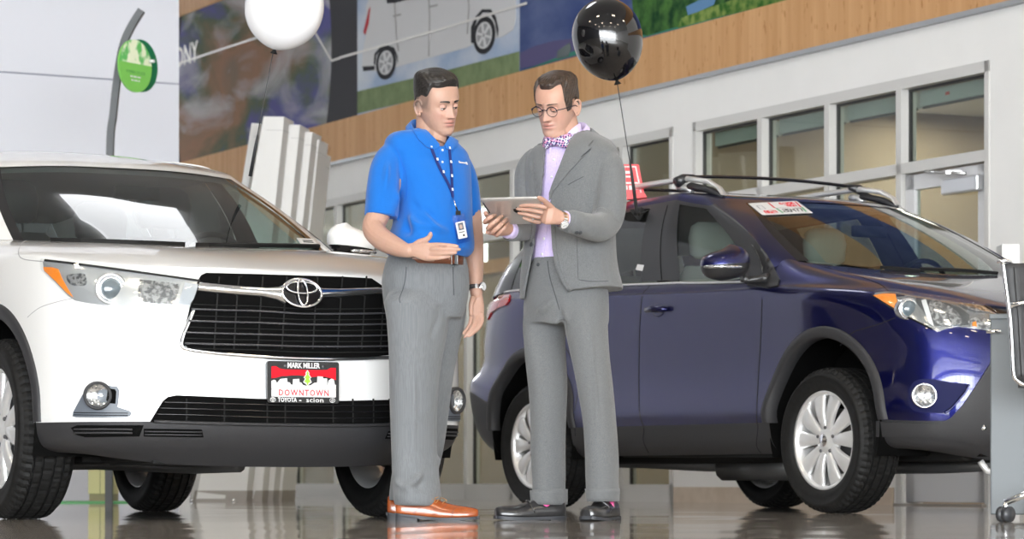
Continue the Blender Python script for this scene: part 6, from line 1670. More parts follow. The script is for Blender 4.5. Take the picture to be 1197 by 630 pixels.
bh, bn = A.on((529, 262), 'px'); bn = Vector((math.sin(.55), -math.cos(.55), .0)); bX = Vector((math.cos(.55), math.sin(.55), 0)); bt = math.radians(13); bU = Vector((0, 0, 1)) * math.cos(bt) + bX * -math.sin(bt) ; bX = bX * math.cos(bt) + Vector((0, 0, 1)) * math.sin(bt)
bc0 = P(535.5, 267.5, 11.90); 
hh_, _n = A.on((535.5, 267.5), 'px'); bc0 = hh_ + bn * .022
fb = frame(bc0, bX, bU, bn)
q = MB(); q.prism([(x, y) for x, y in rrect(.060, .116, .006)], -.001, .001, fb); holder = q.build('badge_holder', glass_mat('badge_plastic', (.80, .86, .95), 1.4), lano)
q = MB(); q.prism([(x, y - .006) for x, y in rrect(.042, .066, .003)], .0012, .002, fb); card = q.build('badge_card', VM['label'], holder)
q = MB(); q.prism([(-.012, -.006), (.012, -.006), (.012, .022), (-.012, .022)], .002, .0025, fb); q.build('badge_photo', mat('badge_photo_grey', (.10, .11, .14), .6), card)
q = MB(); q.prism([(x * .5, y * .5 + .007) for x, y in rrect(.026, .034, .012)], .0025, .003, fb); q.build('badge_portrait', mat('portrait_tone', (.45, .33, .28), .6), card)
q = MB(); q.prism([(-.014, -.016), (.012, -.016), (.012, -.013), (-.014, -.013)], .002, .0024, fb); q.prism([(.002, -.032), (.010, -.032), (.010, -.024), (.002, -.024)], .002, .0024, fb); q.build('badge_print', VM['ink'], card)
q = MB(); q.box(fb @ Vector((0, .062, .002)), (.020, .010, .016)); q.tube([fb @ Vector((0, .066, .002)), P(528.5, 246, 11.9) if False else fb @ Vector((-.004, .085, .002))], .0035, 8); q.build('badge_clip', VM['matte'], holder)
hq, nq = A.on((528.5, 231), 'px')
q = MB(); q.tube([hq + nq * .004, fb @ Vector((-.006, .105, .0)), fb @ Vector((-.004, .085, .002))], .003, 8); q.build('badge_hook', VM['chrome'], lano)
# ---- trousers
tg = []
tr, _ = trunk(A, [(300, 455, 543, 12.11, .118), (312, 451, 546, 12.11, .128), (330, 448, 548, 12.11, .138), (352, 450, 546, 12.12, .138), (372, 454, 540, 12.12, .120)], .55, 36, 2.3, True, 4); tg.append(tr)
def leg(pts, yaw, p=2.2, n=28): mb, _ = trunk(A, pts, yaw, n, p, True, 4); return mb
tg.append(leg([(335, 462, 512, 12.06, .080), (352, 451, 524, 12.05, .100), (375, 453, 524, 12.04, .100), (405, 455, 519, 12.03, .092), (440, 456, 513, 12.03, .084), (480, 457, 510, 12.03, .078), (520, 458, 509, 12.03, .074), (550, 459, 511, 12.02, .074), (568, 460, 513, 12.02, .078), (582, 461, 514, 12.01, .080), (590, 462, 512, 12.01, .080)], .9))
tg.append(leg([(335, 490, 535, 12.18, .075), (352, 481, 544, 12.20, .092), (375, 482, 543, 12.20, .096), (405, 482, 537, 12.21, .090), (440, 478, 530, 12.22, .082), (480, 472, 524, 12.22, .076), (520, 465, 518, 12.22, .074), (550, 459, 511, 12.22, .074), (572, 456, 506, 12.22, .076), (585, 455, 502, 12.22, .076)], .9))
fn2 = fold_noise(.004, (4, 4, 2.0), seed=9)
C2 = [crease(P(500, 548, 11.93), P(470, 575, 11.92), .010, .010), crease(P(508, 560, 11.93), P(484, 572, 11.92), -.010, .009), crease(P(462, 560, 11.95), P(486, 580, 11.92), .008, .009), crease(P(530, 350, 12.0), P(480, 372, 11.95), .006, .012), crease(P(532, 345, 12.0), P(500, 400, 11.95), -.007, .010), crease(P(535, 360, 12.0), P(478, 360, 11.95), -.004, .012), crease(P(470, 320, 11.95), P(459, 350, 11.95), -.004, .006),
      crease(P(482, 390, 11.94), P(486, 555, 11.93), .006, .006), crease(P(505, 470, 12.0), P(470, 500, 11.93), .004, .014), crease(P(510, 450, 12.0), P(462, 462, 11.93), -.003, .012), crease(P(515, 530, 12.1), P(500, 556, 12.0), .006, .01)]
def d2(p, n): return fn2(p) * (1.3 if p.z < 1.0 else .6) + 2.2 * sum(c(p) for c in C2)
tm1 = noise_mat('grey_stripe_wool', (.148, .158, .168), (.180, .190, .202), 330, .85, 2, (1, 1, .008), .05, .38, .62, sheen=.2, spec=.25)
trs = remesh(tg, 'trousers', tm1, r1, .0062, 3, d2)
# belt, loops, buckle, shirt hanging over
bl = MB(); G = []
for y, gx_ in ((298.5, 0), (310.5, 0)):
    hw = 47.5 / FP * 12.1; G.append(sring(P(499, y, 12.11), .150, .130, .55, 44, 2.3))
G = [[p for p in G[0]], [p for p in G[1]]]; bl.grid(G, True, True); belt = bl.build('belt', mat('brown_leather', (.17, .055, .025), .3, coat=.4), r1); q = belt.modifiers.new('t', 'SOLIDIFY'); q.thickness = .006; q.offset = 0
A.ref([shirt, trs, body]); 
A.ref([belt]); hb_, nb_ = A.on((530, 303.5), 'px'); X_ = Vector((0, 0, 1)).cross(nb_).normalized(); fbk = frame(hb_ + nb_ * .006, X_, Vector((0, 0, 1)), nb_)
q = MB()
for a, b2, c, d in ((-.016, 0, .005, .044), (.016, 0, .005, .044), (0, .020, .036, .005), (0, -.020, .036, .005)): q.box((a, b2, 0), (c, d, .005))
q.V = [tuple(fbk @ Vector(v)) for v in q.V]; q.build('belt_buckle', VM['chrome'], belt, bevel=.001)
for x in (458.5, 531.5, 541):
    hh_, nn_ = A.on((x, 303.5), 'px')
    if hh_ is None: continue
    X_ = Vector((0, 0, 1)).cross(nn_).normalized(); f_ = frame(hh_ + nn_ * .006, X_, Vector((0, 0, 1)), nn_); q = MB(); q.box((0, -.004, 0), (.010, .055, .004)); q.V = [tuple(f_ @ Vector(v)) for v in q.V]; q.build('belt_loop', tm1, trs)
A.ref([trs]); A.seam('pocket_seam', [PA_([(475, 312), (474, 325), (471, 338), (467, 349), (468, 354)])], mat('seam_grey', (.05, .055, .06), .9), .003, .001, parent=trs)
A.seam('fly_seam', [PA_([(529.5, 312), (530, 330), (530.5, 345)])], bpy.data.materials['seam_grey'], .0035, .001, parent=trs)
# ---- shoes
lt = noise_mat('tan_leather', (.27, .058, .012), (.36, .085, .018), 25, .26, coat=.7); sm1 = mat('shoe_sole_dark', (.03, .033, .04), .5)
rows = [(0, .050, .058), (.03, .062, .066), (.12, .070, .070), (.30, .072, .078), (.42, .076, .074), (.55, .088, .060), (.68, .094, .048), (.80, .088, .041), (.90, .070, .034), (.97, .046, .026), (1.0, .022, .018)]
fl = {}
for nm, hx, Yh in (('shoe', 463.5, 12.00), ('shoe', 453.5, 12.24)):
    gz = P(hx, HOR + CAMH * FP / Yh, Yh)
    so = shoe(A, nm, lt, gz, (1, -.10 if Yh < 12.1 else -.05, 0), .325, rows, sm1, sole=.009, heel_h=.018, heel_len=.27, parent=r1)
    D = Vector((1, -.10, 0)).normalized()
    if Yh < 12.1:
        A.ref([so]); dk = mat('shoe_stitch', (.10, .02, .008), .6)
        A.seam('cap_seam', [PA_([(532, 593.5), (529.5, 598), (527.5, 605.5)])], dk, .0022, .001, parent=so)
        A.seam('quarter_seam', [PA_([(483.5, 600.5), (487, 596), (494, 592.5), (502, 591.5), (508, 594.5), (516, 595), (522, 590)])], dk, .0022, .001, parent=so)
        lc = MB(); c = gz + D * .155 + Vector((0, -.032, .088))
        for k in range(3):
            b2 = gz + D * (.148 + k * .020) + Vector((0, -.012, .090 - k * .008)); lc.tube([b2 + Vector((-.004, -.022, -.006)), b2, b2 + Vector((.008, .022, .000))], .0018, 6)
        lc.tube([c + Vector((.012, .01, .006)), c + Vector((0, -.006, .002)), c + Vector((-.004, -.008, -.014)), c + Vector((.004, -.008, -.018)), c + Vector((.012, -.004, -.004))], .0016, 6); lc.tube([c + Vector((.02, .01, .002)), c + Vector((.034, -.004, .0)), c + Vector((.046, -.008, -.010))], .0016, 6)
        lc.build('laces', mat('lace_tan', (.45, .22, .07), .7), so)
# ---- wristwatch on the hanging arm
wrist_watch(A, P(556.5, 336, 12.215), P(556.7, 345, 12.21) - P(556.3, 325, 12.22), .027, Vector((1, -.7, 0)), r1)
# ================================================================ man in the grey suit
P2X, P2Y = .22, 12.10
r2 = empty('person', (P2X, P2Y, 0), 0, 'man in a grey suit with bow tie and glasses reading a tablet', 'person')
S_ = Body(r2, P2X, P2Y); P = S_.P
skin2 = skin_mat('skin_rosy'); flat2 = flat_skin('skin_rosy_lid', (.54, .30, .235))
H2 = Head(Vector((.1813 - P2X, 12.1 - P2Y, 1.6554)), -33.1, 20.5, -4.3, 1.01, dict(wide=.97, fold=1.3, chin=1.3))
yw = -.60
parts = [H2.skull()]
nk = MB(); nk.tube([H2.w(0, -.030, -.040), H2.w(0, -.028, -.075), P(663, 160, 12.12), P(664, 175, 12.12), P(666, 200, 12.12)], [.057, .056, .057, .062, .085], 24); parts.append(nk)
jw = MB(); jw.tube([H2.w(0, .024, -.085), P(656, 168, 12.08)], [.040, .044], 16); parts.append(jw)
tr, _ = trunk(S_, [(182, 630, 708, 12.12, .08), (215, 630, 708, 12.12, .10), (255, 632, 704, 12.12, .10), (300, 632, 702, 12.12, .095), (340, 632, 704, 12.12, .095)], yw, 28); parts.append(tr)
parts.append(limb(S_, [(708, 192, 12.03, .045), (714, 225, 11.99, .042), (716, 255, 11.96, .040), (708, 266, 11.90, .038), (685, 263, 11.80, .034), (664, 257, 11.72, .027), (655, 255, 11.70, .025)], 18))
parts.append(limb(S_, [(624, 196, 12.20, .042), (618, 230, 12.18, .040), (615, 262, 12.13, .038), (610, 268, 12.05, .035), (600, 269, 11.94, .028), (592, 267, 11.88, .025)], 18))
def fg2(pts, r0, r1_): return fg(pts, r0, r1_, S_)
# image-right hand: flat along the back of the tablet
TLc = at(560.5, 232.5, 11.70); xa = Vector((1, -.42, -.012)).normalized(); dn = Vector((.072, .152, -.088)); dn = (dn - xa * dn.dot(xa)).normalized(); nb = xa.cross(dn); nb = nb if nb.y < 0 else -nb
def TY(x, y):
    r = Vector(((x - CXP) / FP, 1, (HOR - y) / FP)); return nb.dot(TLc - Vector((0, 0, CAMH))) / nb.dot(r)
parts.append(palm([(657, 255.5, 11.705, 1.0, -7.5, .0, .021), (649, 253, 11.685, 1.5, -9.5, .0, .019), (641, 251.5, 11.665, 2.5, -11.0, .0, .016), (636, 251, TY(636, 251) - .016, 3.0, -9.5, -.0, .012)], S_))
parts += [fg2([(639, 242.5, TY(639, 242.5) - .014), (628, 240.5, TY(628, 240.5) - .014), (617, 239.8, TY(617, 239.8) - .012), (608, 240.5, TY(608, 240.5) - .010)], .0098, .0074), fg2([(637.5, 248.8, TY(637.5, 248.8) - .017), (626, 246.5, TY(626, 246.5) - .018), (614, 244.6, TY(614, 244.6) - .016), (604.5, 244.2, TY(604.5, 244.2) - .011)], .0098, .0076),
          fg2([(635.5, 254.6, TY(635.5, 254.6) - .019), (626, 253, TY(626, 253) - .020), (615, 250.2, TY(615, 250.2) - .017), (606, 249.0, TY(606, 249.0) - .011)], .0096, .0074), fg2([(632.5, 259.8, TY(632.5, 259.8) - .018), (625, 259, TY(625, 259) - .020), (617.5, 256.6, TY(617.5, 256.6) - .017), (611.5, 254.6, TY(611.5, 254.6) - .012)], .0088, .0066),
          fg2([(648, 247, 11.685), (642, 240, 11.655), (635, 234, 11.615), (629.5, 230.8, 11.585)], .0130, .0088)]
# image-left hand: fingers curled round the lower edge
parts.append(palm([(594, 267, 11.872, 2, -8, .0, .019), (586, 267, 11.837, 3, -9.0, .0, .017), (577, 266, 11.802, 3.5, -9.0, .0, .014), (572, 265.5, 11.782, 4, -8, .0, .012)], S_))
parts += [fg2([(571.5, 257.5, 11.787), (566.8, 260, 11.757), (568.5, 257.3, 11.727), (574, 253.6, 11.714), (579, 251.3, TY(579, 251.3) - .010)], .0096, .0082), fg2([(575, 264, 11.787), (570.3, 267, 11.747), (573, 263.5, 11.717), (580.5, 257.6, 11.717), (587, 252.3, TY(587, 252.3) - .010)], .0096, .0080),
          fg2([(579, 269, 11.797), (575, 272.3, 11.757), (578.5, 268.8, 11.727), (586, 262, 11.727), (592.5, 256, TY(592.5, 256) - .010)], .0094, .0078), fg2([(584, 272.5, 11.812), (580.5, 275.2, 11.772), (584, 271.8, 11.747), (590, 266, 11.747), (594.5, 260.5, TY(594.5, 260.5) - .008)], .0086, .0072),
          fg2([(579, 262, 11.832), (573, 256, 11.817), (568.5, 250.5, 11.787), (567.5, 248.5, 11.772)], .0120, .0086)]
# ankles
for x, Y in ((647, 12.18), (707, 12.02)):
    q = MB(); q.tube([P(x, 560, Y), P(x, 598, Y)], [.042, .036], 14); parts.append(q)
body2 = remesh(parts[:-2], 'body', skin2, r2, .0024, 2)
def ex2(c, x, y, z):
    if y > .0 and z < -.030:
        k = .12 * min(1, (-.03 - z) / .03); c = c * (1 - k) + np.array((.30, .20, .17)) * k
    if z > .03 and y > .03: c = c * np.array((1.04, 1.0, .98))
    return c
paint_face(body2, H2, (.50, .295, .222), (.56, .22, .19), ex2)
hm2 = hair_mat('hair_brown', (.014, .008, .005), (.060, .034, .021), rot=(.4, .2, .5), stretch=(9, 55, 55))
def th2(a, z):
    t = abs(a)
    line = .076 + .012 * sm(t, 12, 42) if t < 48 else .088 - .110 * sm(t, 48, 74) if t < 88 else -.022 - .045 * sm(t, 100, 145)
    if 84 < t < 106: line = -.022 + .040 * sm(t, 84, 92)
    d = z - line; top = sm(z, .04, .095); full = .006 + .010 * top + .003 * sm(t, 60, 110) * (1 - top)
    full += (.0022 * math.sin(a * .22 + z * 120 + 1.3) * (.3 + .7 * top) + .0012 * math.sin(a * .55 - z * 210)) * sm(.110 - z, 0, .014)
    return -.005 + (full + .005) * sm(d, 0, .011)
H2.hair('hair', hm2, body2, th2)
H2.eyes(body2, flat2, mat('iris_brown', (.05, .025, .012), .1, coat=1), look=(-.1, -.6), open_=.12, brow_m=hm2, brow=(.0295, .0225, .003, .0032))
# ---- glasses
gl = MB(); 
for sg in (1, -1):
    c = H2.w(sg * .0335, .1015, -.003); oval_ring(gl, c, H2.X, H2.F, H2.U, .0235, .0195, .0013, 36, 6)
    top = [H2.w(sg * .0335 + .0240 * math.cos(a), .1022, -.003 + .0200 * math.sin(a)) for a in np.linspace(.05 * PI, .95 * PI, 16)]; gl.tube(top, .0021, 6)
    gl.tube([H2.w(sg * .0575, .100, .004), H2.w(sg * .070, .085, .004), H2.w(sg * .079, .04, .002), H2.w(sg * .082, .0, -.002), H2.w(sg * .081, -.018, -.012)], .0019, 6)
gl.tube([H2.w(-.0115, .1035, .002), H2.w(-.004, .1075, .006), H2.w(.004, .1075, .006), H2.w(.0115, .1035, .002)], .0018, 6)
glo = gl.build('glasses', mat('frame_dark_blue', (.012, .014, .030), .25), r2)
lz = MB()
for sg in (1, -1):
    c = H2.w(sg * .0335, .1012, -.003); V = [c + H2.X * (.0228 * math.cos(a)) * 1 + H2.U * (.0188 * math.sin(a)) for a in np.linspace(0, 2 * PI, 29)[:-1]]; lz.add([*V], [tuple(range(28))])
lz.build('lenses', glass_mat('spectacle_lens', (.93, .93, .93), 1.5), glo, fix=False)
# ---- shirt and trousers under the jacket
tr, _ = trunk(S_, [(160, 648, 684, 12.12, .055), (168, 640, 694, 12.12, .070), (176, 630, 704, 12.12, .085), (190, 626, 708, 12.12, .102), (215, 626, 708, 12.12, .112), (245, 626, 706, 12.12, .112), (275, 624, 704, 12.12, .112), (300, 623, 704, 12.12, .112), (312, 623, 704, 12.12, .108)], yw, 40, 2.3, True, 5)
fn4 = fold_noise(.004, (6, 6, 5), seed=22)
lav = cloth_mat('lavender_cotton', (.56, .47, .76), (.62, .53, .80), 120, rough=.8)
# cuffs poke out of both sleeves
cf = [limb(S_, [(670, 259.5, 11.745, .036), (664, 258, 11.73, .036), (659, 257, 11.717, .035)], 22, 3, endball=False), limb(S_, [(601, 269.7, 11.94, .032), (597, 269.3, 11.92, .035), (592.5, 268, 11.893, .034)], 22, 3, endball=False)]
dsh = remesh([tr], 'dress_shirt', lav, r2, .006, 3, lambda p, n: fn4(p) + crease(P(636, 262, 11.95), P(646, 300, 11.95), .005, .008)(p))
for q in cf: q.build('shirt_cuff', lav, dsh)
S_.ref([dsh])
S_.patch('shirt_placket', [(647, 176), (651.5, 176), (648, 205), (643, 235), (640, 265), (637, 290), (636, 303), (631.5, 303), (633, 285), (636, 260), (639, 232), (643.5, 205)], lav, off=.002, depth=.004, parent=dsh)
for x, y in ((648, 187), (645.5, 207), (640, 250), (636.5, 279), (634.5, 297)):
    h, n = S_.on((x, y), 'px'); q = MB(); X_ = n.cross(Vector((0, 0, 1))).normalized(); q.lathe([(.0055, .003), (.0055, .0055), (.0002, .006)], 14, frame(h, X_, n.cross(X_), n)); q.build('button', VM['label'], dsh)
tw = noise_mat('grey_tweed', (.085, .090, .094), (.19, .196, .20), 760, .9, 2, (1, 1, 1), .25, .38, .62, sheen=.25, spec=.2)
tg = []
tr, _ = trunk(S_, [(300, 624, 705, 12.12, .118), (315, 620, 707, 12.12, .126), (335, 616, 709, 12.12, .132), (358, 613, 710, 12.12, .132), (378, 613, 710, 12.12, .12)], yw, 36, 2.3, True, 4); tg.append(tr)
def leg2(pts, yaw, p=2.2, n=28): mb, _ = trunk(S_, pts, yaw, n, p, True, 4); return mb
tg.append(leg2([(338, 626, 655, 12.17, .075), (355, 615, 662, 12.17, .095), (380, 612, 660, 12.17, .098), (410, 613, 660, 12.17, .090), (450, 617, 662, 12.16, .080), (490, 619, 661, 12.16, .076), (530, 620, 660.5, 12.17, .074), (560, 622, 661, 12.17, .073), (580, 622, 661, 12.17, .073), (586, 623, 661, 12.17, .073)], -.9))
tg.append(leg2([(338, 668, 700, 12.06, .075), (355, 658, 708, 12.06, .096), (380, 660, 710, 12.05, .096), (410, 666, 712, 12.04, .090), (450, 674, 716, 12.03, .082), (490, 681, 719, 12.02, .076), (530, 685, 721.5, 12.02, .073), (560, 686, 722, 12.02, .072), (578, 687, 722.5, 12.02, .072), (584, 688, 722, 12.02, .072)], -.5))
fn5 = fold_noise(.0035, (4, 4, 2.2), seed=31)
C5 = [crease(P(622, 560, 12.05), P(650, 566, 12.05), .008, .008), crease(P(624, 552, 12.05), P(640, 575, 12.05), -.006, .008), crease(P(655, 352, 12.0), P(660, 395, 12.0), -.012, .008), crease(P(650, 350, 12.0), P(618, 372, 12.05), .006, .010), crease(P(660, 375, 12.0), P(620, 385, 12.05), .005, .010), crease(P(690, 365, 11.95), P(703, 560, 11.93), .007, .006), crease(P(640, 400, 12.05), P(641, 560, 12.05), .005, .006),
      crease(P(694, 545, 11.93), P(716, 562, 11.93), .007, .009), crease(P(715, 425, 11.95), P(700, 440, 11.93), .005, .01), crease(P(622, 470, 12.05), P(645, 462, 12.05), .004, .012), crease(P(716, 440, 11.95), P(722, 500, 11.95), -.005, .01)]
trs2 = remesh(tg, 'trousers', tw, r2, .0062, 3, lambda p, n: 1.8 * fn5(p) + 3.0 * sum(c(p) for c in C5))
# turn-ups
for rows_, ya in (([(572.5, 620.5, 662.5, 12.17, .078, .06, 0), (589, 621.5, 662.5, 12.17, .078, -.06, 0)], -.9), ([(571, 684.5, 723.8, 12.02, .077), (586, 687, 723, 12.02, .077)], -.5)):
    mb, G = trunk(S_, rows_, ya, 32, 2.2, False, 3); o = mb.build('turn_up', tw, trs2); q = o.modifiers.new('t', 'SOLIDIFY'); q.thickness = .005; q.offset = 0
S_.ref([trs2]); S_.seam('fly_seam', [S_.line([(640, 305), (643, 325), (649, 345), (654, 362)], n=4, off=0)], bpy.data.materials['seam_grey'], .0035, .001, parent=trs2)
h, n = S_.on((629.5, 309.5), 'px'); q = MB(); X_ = n.cross(Vector((0, 0, 1))).normalized(); q.lathe([(.007, .001), (.007, .004), (.0002, .005)], 16, frame(h, X_, n.cross(X_), n)); q.build('waist_button', bpy.data.materials['seam_grey'], trs2)
# ---- jacket
jk = []
tr, _ = trunk(S_, [(157, 652, 692, 12.14, .060, .05, -.15), (162, 642, 702, 12.13, .076, .05, -.1), (168, 630, 712, 12.13, .092, .03, 0), (175, 621, 718, 12.12, .106), (184, 617, 721, 12.12, .118), (200, 616, 720, 12.12, .132), (230, 617, 718, 12.12, .136), (258, 618, 716, 12.12, .134), (285, 615, 718, 12.12, .140), (312, 612, 722, 12.11, .150), (335, 610, 726, 12.11, .158, .08, 0), (345, 610, 727, 12.11, .160, .10, 0)], yw, 48, 2.35, True, 5); jk.append(tr)
jk.append(limb(S_, [(706, 184, 12.04, .046), (712, 198, 12.01, .056), (713, 215, 11.99, .058), (713, 240, 11.965, .059), (709, 258, 11.94, .058), (700, 266, 11.875, .055), (684, 264, 11.80, .050), (672, 260.5, 11.752, .045), (664, 258.5, 11.732, .043)], 24, 5, endball=False))
jk.append(limb(S_, [(626, 186, 12.20, .048), (619, 200, 12.20, .052), (617, 225, 12.18, .050), (617, 250, 12.14, .049), (614, 266, 12.08, .047), (606, 270, 12.00, .043), (597, 270, 11.93, .042)], 24, 5, endball=False))
fn6 = fold_noise(.004, (5, 5, 3.5), seed=41)
C6 = [crease(P(700, 176, 11.95), P(694, 250, 11.93), -.010, .008), crease(P(694, 240, 11.9), P(724, 262, 11.9), .006, .008), crease(P(690, 252, 11.88), P(720, 274, 11.9), -.005, .008), crease(P(716, 200, 11.95), P(722, 262, 11.93), .005, .010), crease(P(708, 280, 11.95), P(716, 335, 11.95), -.004, .010), crease(P(680, 290, 11.93), P(720, 300, 11.93), .003, .014), crease(P(622, 180, 12.1), P(628, 240, 12.05), -.006, .008), crease(P(697, 215, 11.93), P(680, 245, 11.93), .004, .012)]
jkt = remesh(jk, 'suit_jacket', tw, r2, .0058, 3, lambda p, n: 2.0 * fn6(p) + 2.6 * sum(c(p) for c in C6))
S_.ref([jkt])
OL = [(648, 150), (641, 158), (638, 166), (636.5, 180), (634.5, 205), (632.5, 225), (630, 245), (627, 262), (624, 285), (620, 305), (616, 325), (613, 340), (612.5, 356)]
OR = [(684, 150), (672, 158), (662, 177), (653.5, 200), (645.5, 222), (643.5, 235), (644, 260), (645.5, 290), (649.5, 312), (656, 328), (664, 340), (674, 347), (682, 349), (684, 356)]
opening = OL + OR[::-1]
def inside_poly(p, r):
    c = False
    for i in range(len(r)):
        a, b2 = r[i], r[i - 1]
        if (a[1] > p[1]) != (b2[1] > p[1]) and p[0] < (b2[0] - a[0]) * (p[1] - a[1]) / (b2[1] - a[1]) + a[0]: c = not c
    return c
bm = bmesh.new(); bm.from_mesh(jkt.data); kill = []
for f in bm.faces:
    c = f.calc_center_median(); wv = c + Vector((P2X, P2Y, 0)); x, y = px(wv)
    fw = Vector((math.sin(yw), -math.cos(yw), 0))
    if (c - Vector((0, .02, 0))).dot(fw) > .0 and f.normal.y < .25 and inside_poly((x, y), opening): kill.append(f)
    elif y > 349.5 - max(0, (x - 612)) * .085: kill.append(f)
bmesh.ops.delete(bm, geom=kill, context='FACES')
for v in bm.verts:
    if not any(e.is_boundary for e in v.link_edges): continue
    wv = v.co + Vector((P2X, P2Y, 0)); x, y = px(wv); best = None
    for line_ in (OL, OR):
        for a, b2 in zip(line_, line_[1:]):
            dx, dy = b2[0] - a[0], b2[1] - a[1]; t = max(0, min(1, ((x - a[0]) * dx + (y - a[1]) * dy) / (dx * dx + dy * dy))); q_ = (a[0] + dx * t, a[1] + dy * t); d_ = math.hypot(x - q_[0], y - q_[1])
            if best is None or d_ < best[0]: best = (d_, q_)
    if best and best[0] < 3.2 and v.co.dot(fw) > -.05: v.co = at(best[1][0], best[1][1], wv.y) - Vector((P2X, P2Y, 0))
bm.to_mesh(jkt.data); bm.free()
q = jkt.modifiers.new('t', 'SOLIDIFY'); q.thickness = .004; q.offset = -1
# bound edges: a narrow facing follows each front edge and covers the cut
def facing(name, edge, wd, off=.004, side=1):
    a = edge; b2 = [(x + wd * side, y) for x, y in edge]; poly = a + b2[::-1]
    return S_.patch(name, poly, tw, off=off, depth=.010, parent=jkt, res=2.2)
facing('front_facing', [(x - .5, y) for x, y in OL[3:-1]], 4.5, side=-1); 
facing('front_facing', [(x + .5, y) for x, y in OR[5:-1]], 4.5, side=1)
tw_d = mat('jacket_navy_lining', (.012, .016, .05), .6)  # dark navy lining cloth
lapR = [(688, 150), (692, 158), (693, 166), (688, 172), (691, 173.5), (688.5, 176.5), (680, 186), (668, 199), (656, 213), (647, 225), (643.5, 234), (643.5, 226), (647, 215), (654, 198), (662, 178), (668, 166), (674, 156), (680, 149)]
S_.patch('lapel', [(x, y) for x, y in lapR], tw, off=.011, depth=.008, parent=jkt, res=3, bulge=.002)
lapL = [(640, 166), (637, 180), (635, 204), (632.5, 226), (630.5, 240), (627.5, 222), (623.5, 205), (620.5, 192), (622.5, 188), (619.5, 186), (624, 176), (631, 168), (637, 163)]
S_.patch('lapel', lapL, tw, off=.009, depth=.008, parent=jkt, res=3, bulge=.002)
S_.seam('lapel_notch', [S_.line([(680, 184.5), (690.5, 175.5)], n=3, off=.013)], bpy.data.materials['seam_grey'], .003, .001, parent=jkt)
S_.seam('breast_pocket_seam', [S_.line([(664, 216), (673, 211), (682, 206.5)], n=3, off=0)], bpy.data.materials['seam_grey'], .003, .001, parent=jkt)
S_.seam('hip_pocket_seam', [S_.line([(677, 327), (692, 329), (711, 328.5)], n=3, off=0)], bpy.data.materials['seam_grey'], .003, .001, parent=jkt)
S_.seam('dart_seam', [S_.line([(674, 275), (675, 300), (676, 327)], n=3, off=0)], bpy.data.materials['seam_grey'], .002, .0008, parent=jkt)
for x, y, rr in ((622, 286, .009), (674, 271, .008), (678, 271.3, .008)):
    h, n = S_.on((x, y), 'px'); q = MB(); X_ = n.cross(Vector((0, 0, 1))).normalized(); q.lathe([(rr, .003), (rr, .006), (rr * .7, .0075), (.0002, .0065)], 18, frame(h, X_, n.cross(X_), n)); q.build('jacket_button', bpy.data.materials['seam_grey'], jkt)
# sleeve openings with dark lining
for c0, c1, rr in (((663, 258.3, 11.732), (659.5, 257.5, 11.723), .0415), ((599.5, 270.3, 11.945), (596, 270, 11.925), .0405)):
    q = MB(); a, b2 = P(*c0), P(*c1); q.tube([a, b2, b2], [rr, rr, rr * .86], 24, True, False); q.build('sleeve_end', tw, jkt)
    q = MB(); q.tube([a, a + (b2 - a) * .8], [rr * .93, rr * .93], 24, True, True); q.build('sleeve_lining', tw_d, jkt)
# jacket collar round the neck, shirt collar, bow tie
leafed_collar(P(664, 156, 12.125), yw, lav, dsh, .067, .074, -.036, .050, 20, .020, .20, name='shirt_collar', fall=.030)
cj = leafed_collar(P(668, 160, 12.13), yw, tw, jkt, .080, .088, -.050, .044, 62, .0, .30, name='jacket_collar', fall=.040)
fwd = Vector((math.sin(yw), -math.cos(yw), 0)); rgt = Vector((math.cos(yw), math.sin(yw), 0))
S_.ref([body2, dsh]); S_.patch('shirt_collar', [(659, 161), (665, 154.5), (672, 148), (679, 142), (682, 147), (678, 155), (672, 164), (667, 170), (661, 168)], lav, off=.009, depth=.006, parent=dsh, res=2.5)
tc = P(650, 167.5, 12.0); S_.ref([body2]); hh_, nn_ = S_.on((650.5, 166), 'px')
tc = (hh_ + fwd * .018) if hh_ is not None else tc
def bow_mat():
    m = mat('checked_silk', (.8, .8, .8), .5); N, L, b = nodes(m); tcn = N.new('ShaderNodeTexCoord'); mp = N.new('ShaderNodeMapping'); mp.inputs['Rotation'].default_value = (.3, .5, .4)
    c1 = N.new('ShaderNodeTexChecker'); c1.inputs['Scale'].default_value = 120; c1.inputs[1].default_value = (.80, .76, .84, 1); c1.inputs[2].default_value = (.035, .045, .20, 1)
    c2 = N.new('ShaderNodeTexChecker'); c2.inputs['Scale'].default_value = 60; c2.inputs[1].default_value = (1, 1, 1, 1); c2.inputs[2].default_value = (1.0, .45, .60, 1)
    mx = N.new('ShaderNodeMix'); mx.data_type = 'RGBA'; mx.blend_type = 'MULTIPLY'; mx.inputs[0].default_value = 1
    L.new(tcn.outputs['Object'], mp.inputs[0]); L.new(mp.outputs[0], c1.inputs[0]); L.new(mp.outputs[0], c2.inputs[0]); L.new(c1.outputs[0], mx.inputs[6]); L.new(c2.outputs[0], mx.inputs[7]); L.new(mx.outputs[2], b.inputs['Base Color']); return m
bow = MB(); up_ = Vector((.08, 0, 1)).normalized()
for sg in (1, -1):
    G = []
    for i in range(9):
        t = i / 8; x = sg * (.005 + .058 * t); hh = .011 + .022 * t ** .7; dp = .009 + .008 * math.sin(t * PI) ; row = []
        for k in range(16):
            a = 2 * PI * k / 16; wv = .0035 * math.cos(3 * a) * t; row.append(tc + rgt * x + up_ * (math.sin(a) * hh + .004 * t * sg * 0) + fwd * (math.cos(a) * dp + wv - .022 * t * t))
        G.append(row)
    bow.grid(G, True, True); bow.add(G[-1], [tuple(range(16))])
ball(bow, tc + fwd * .004, (.013, .014, .016), 10, 14)
bow.build('bow_tie', bow_mat(), r2)
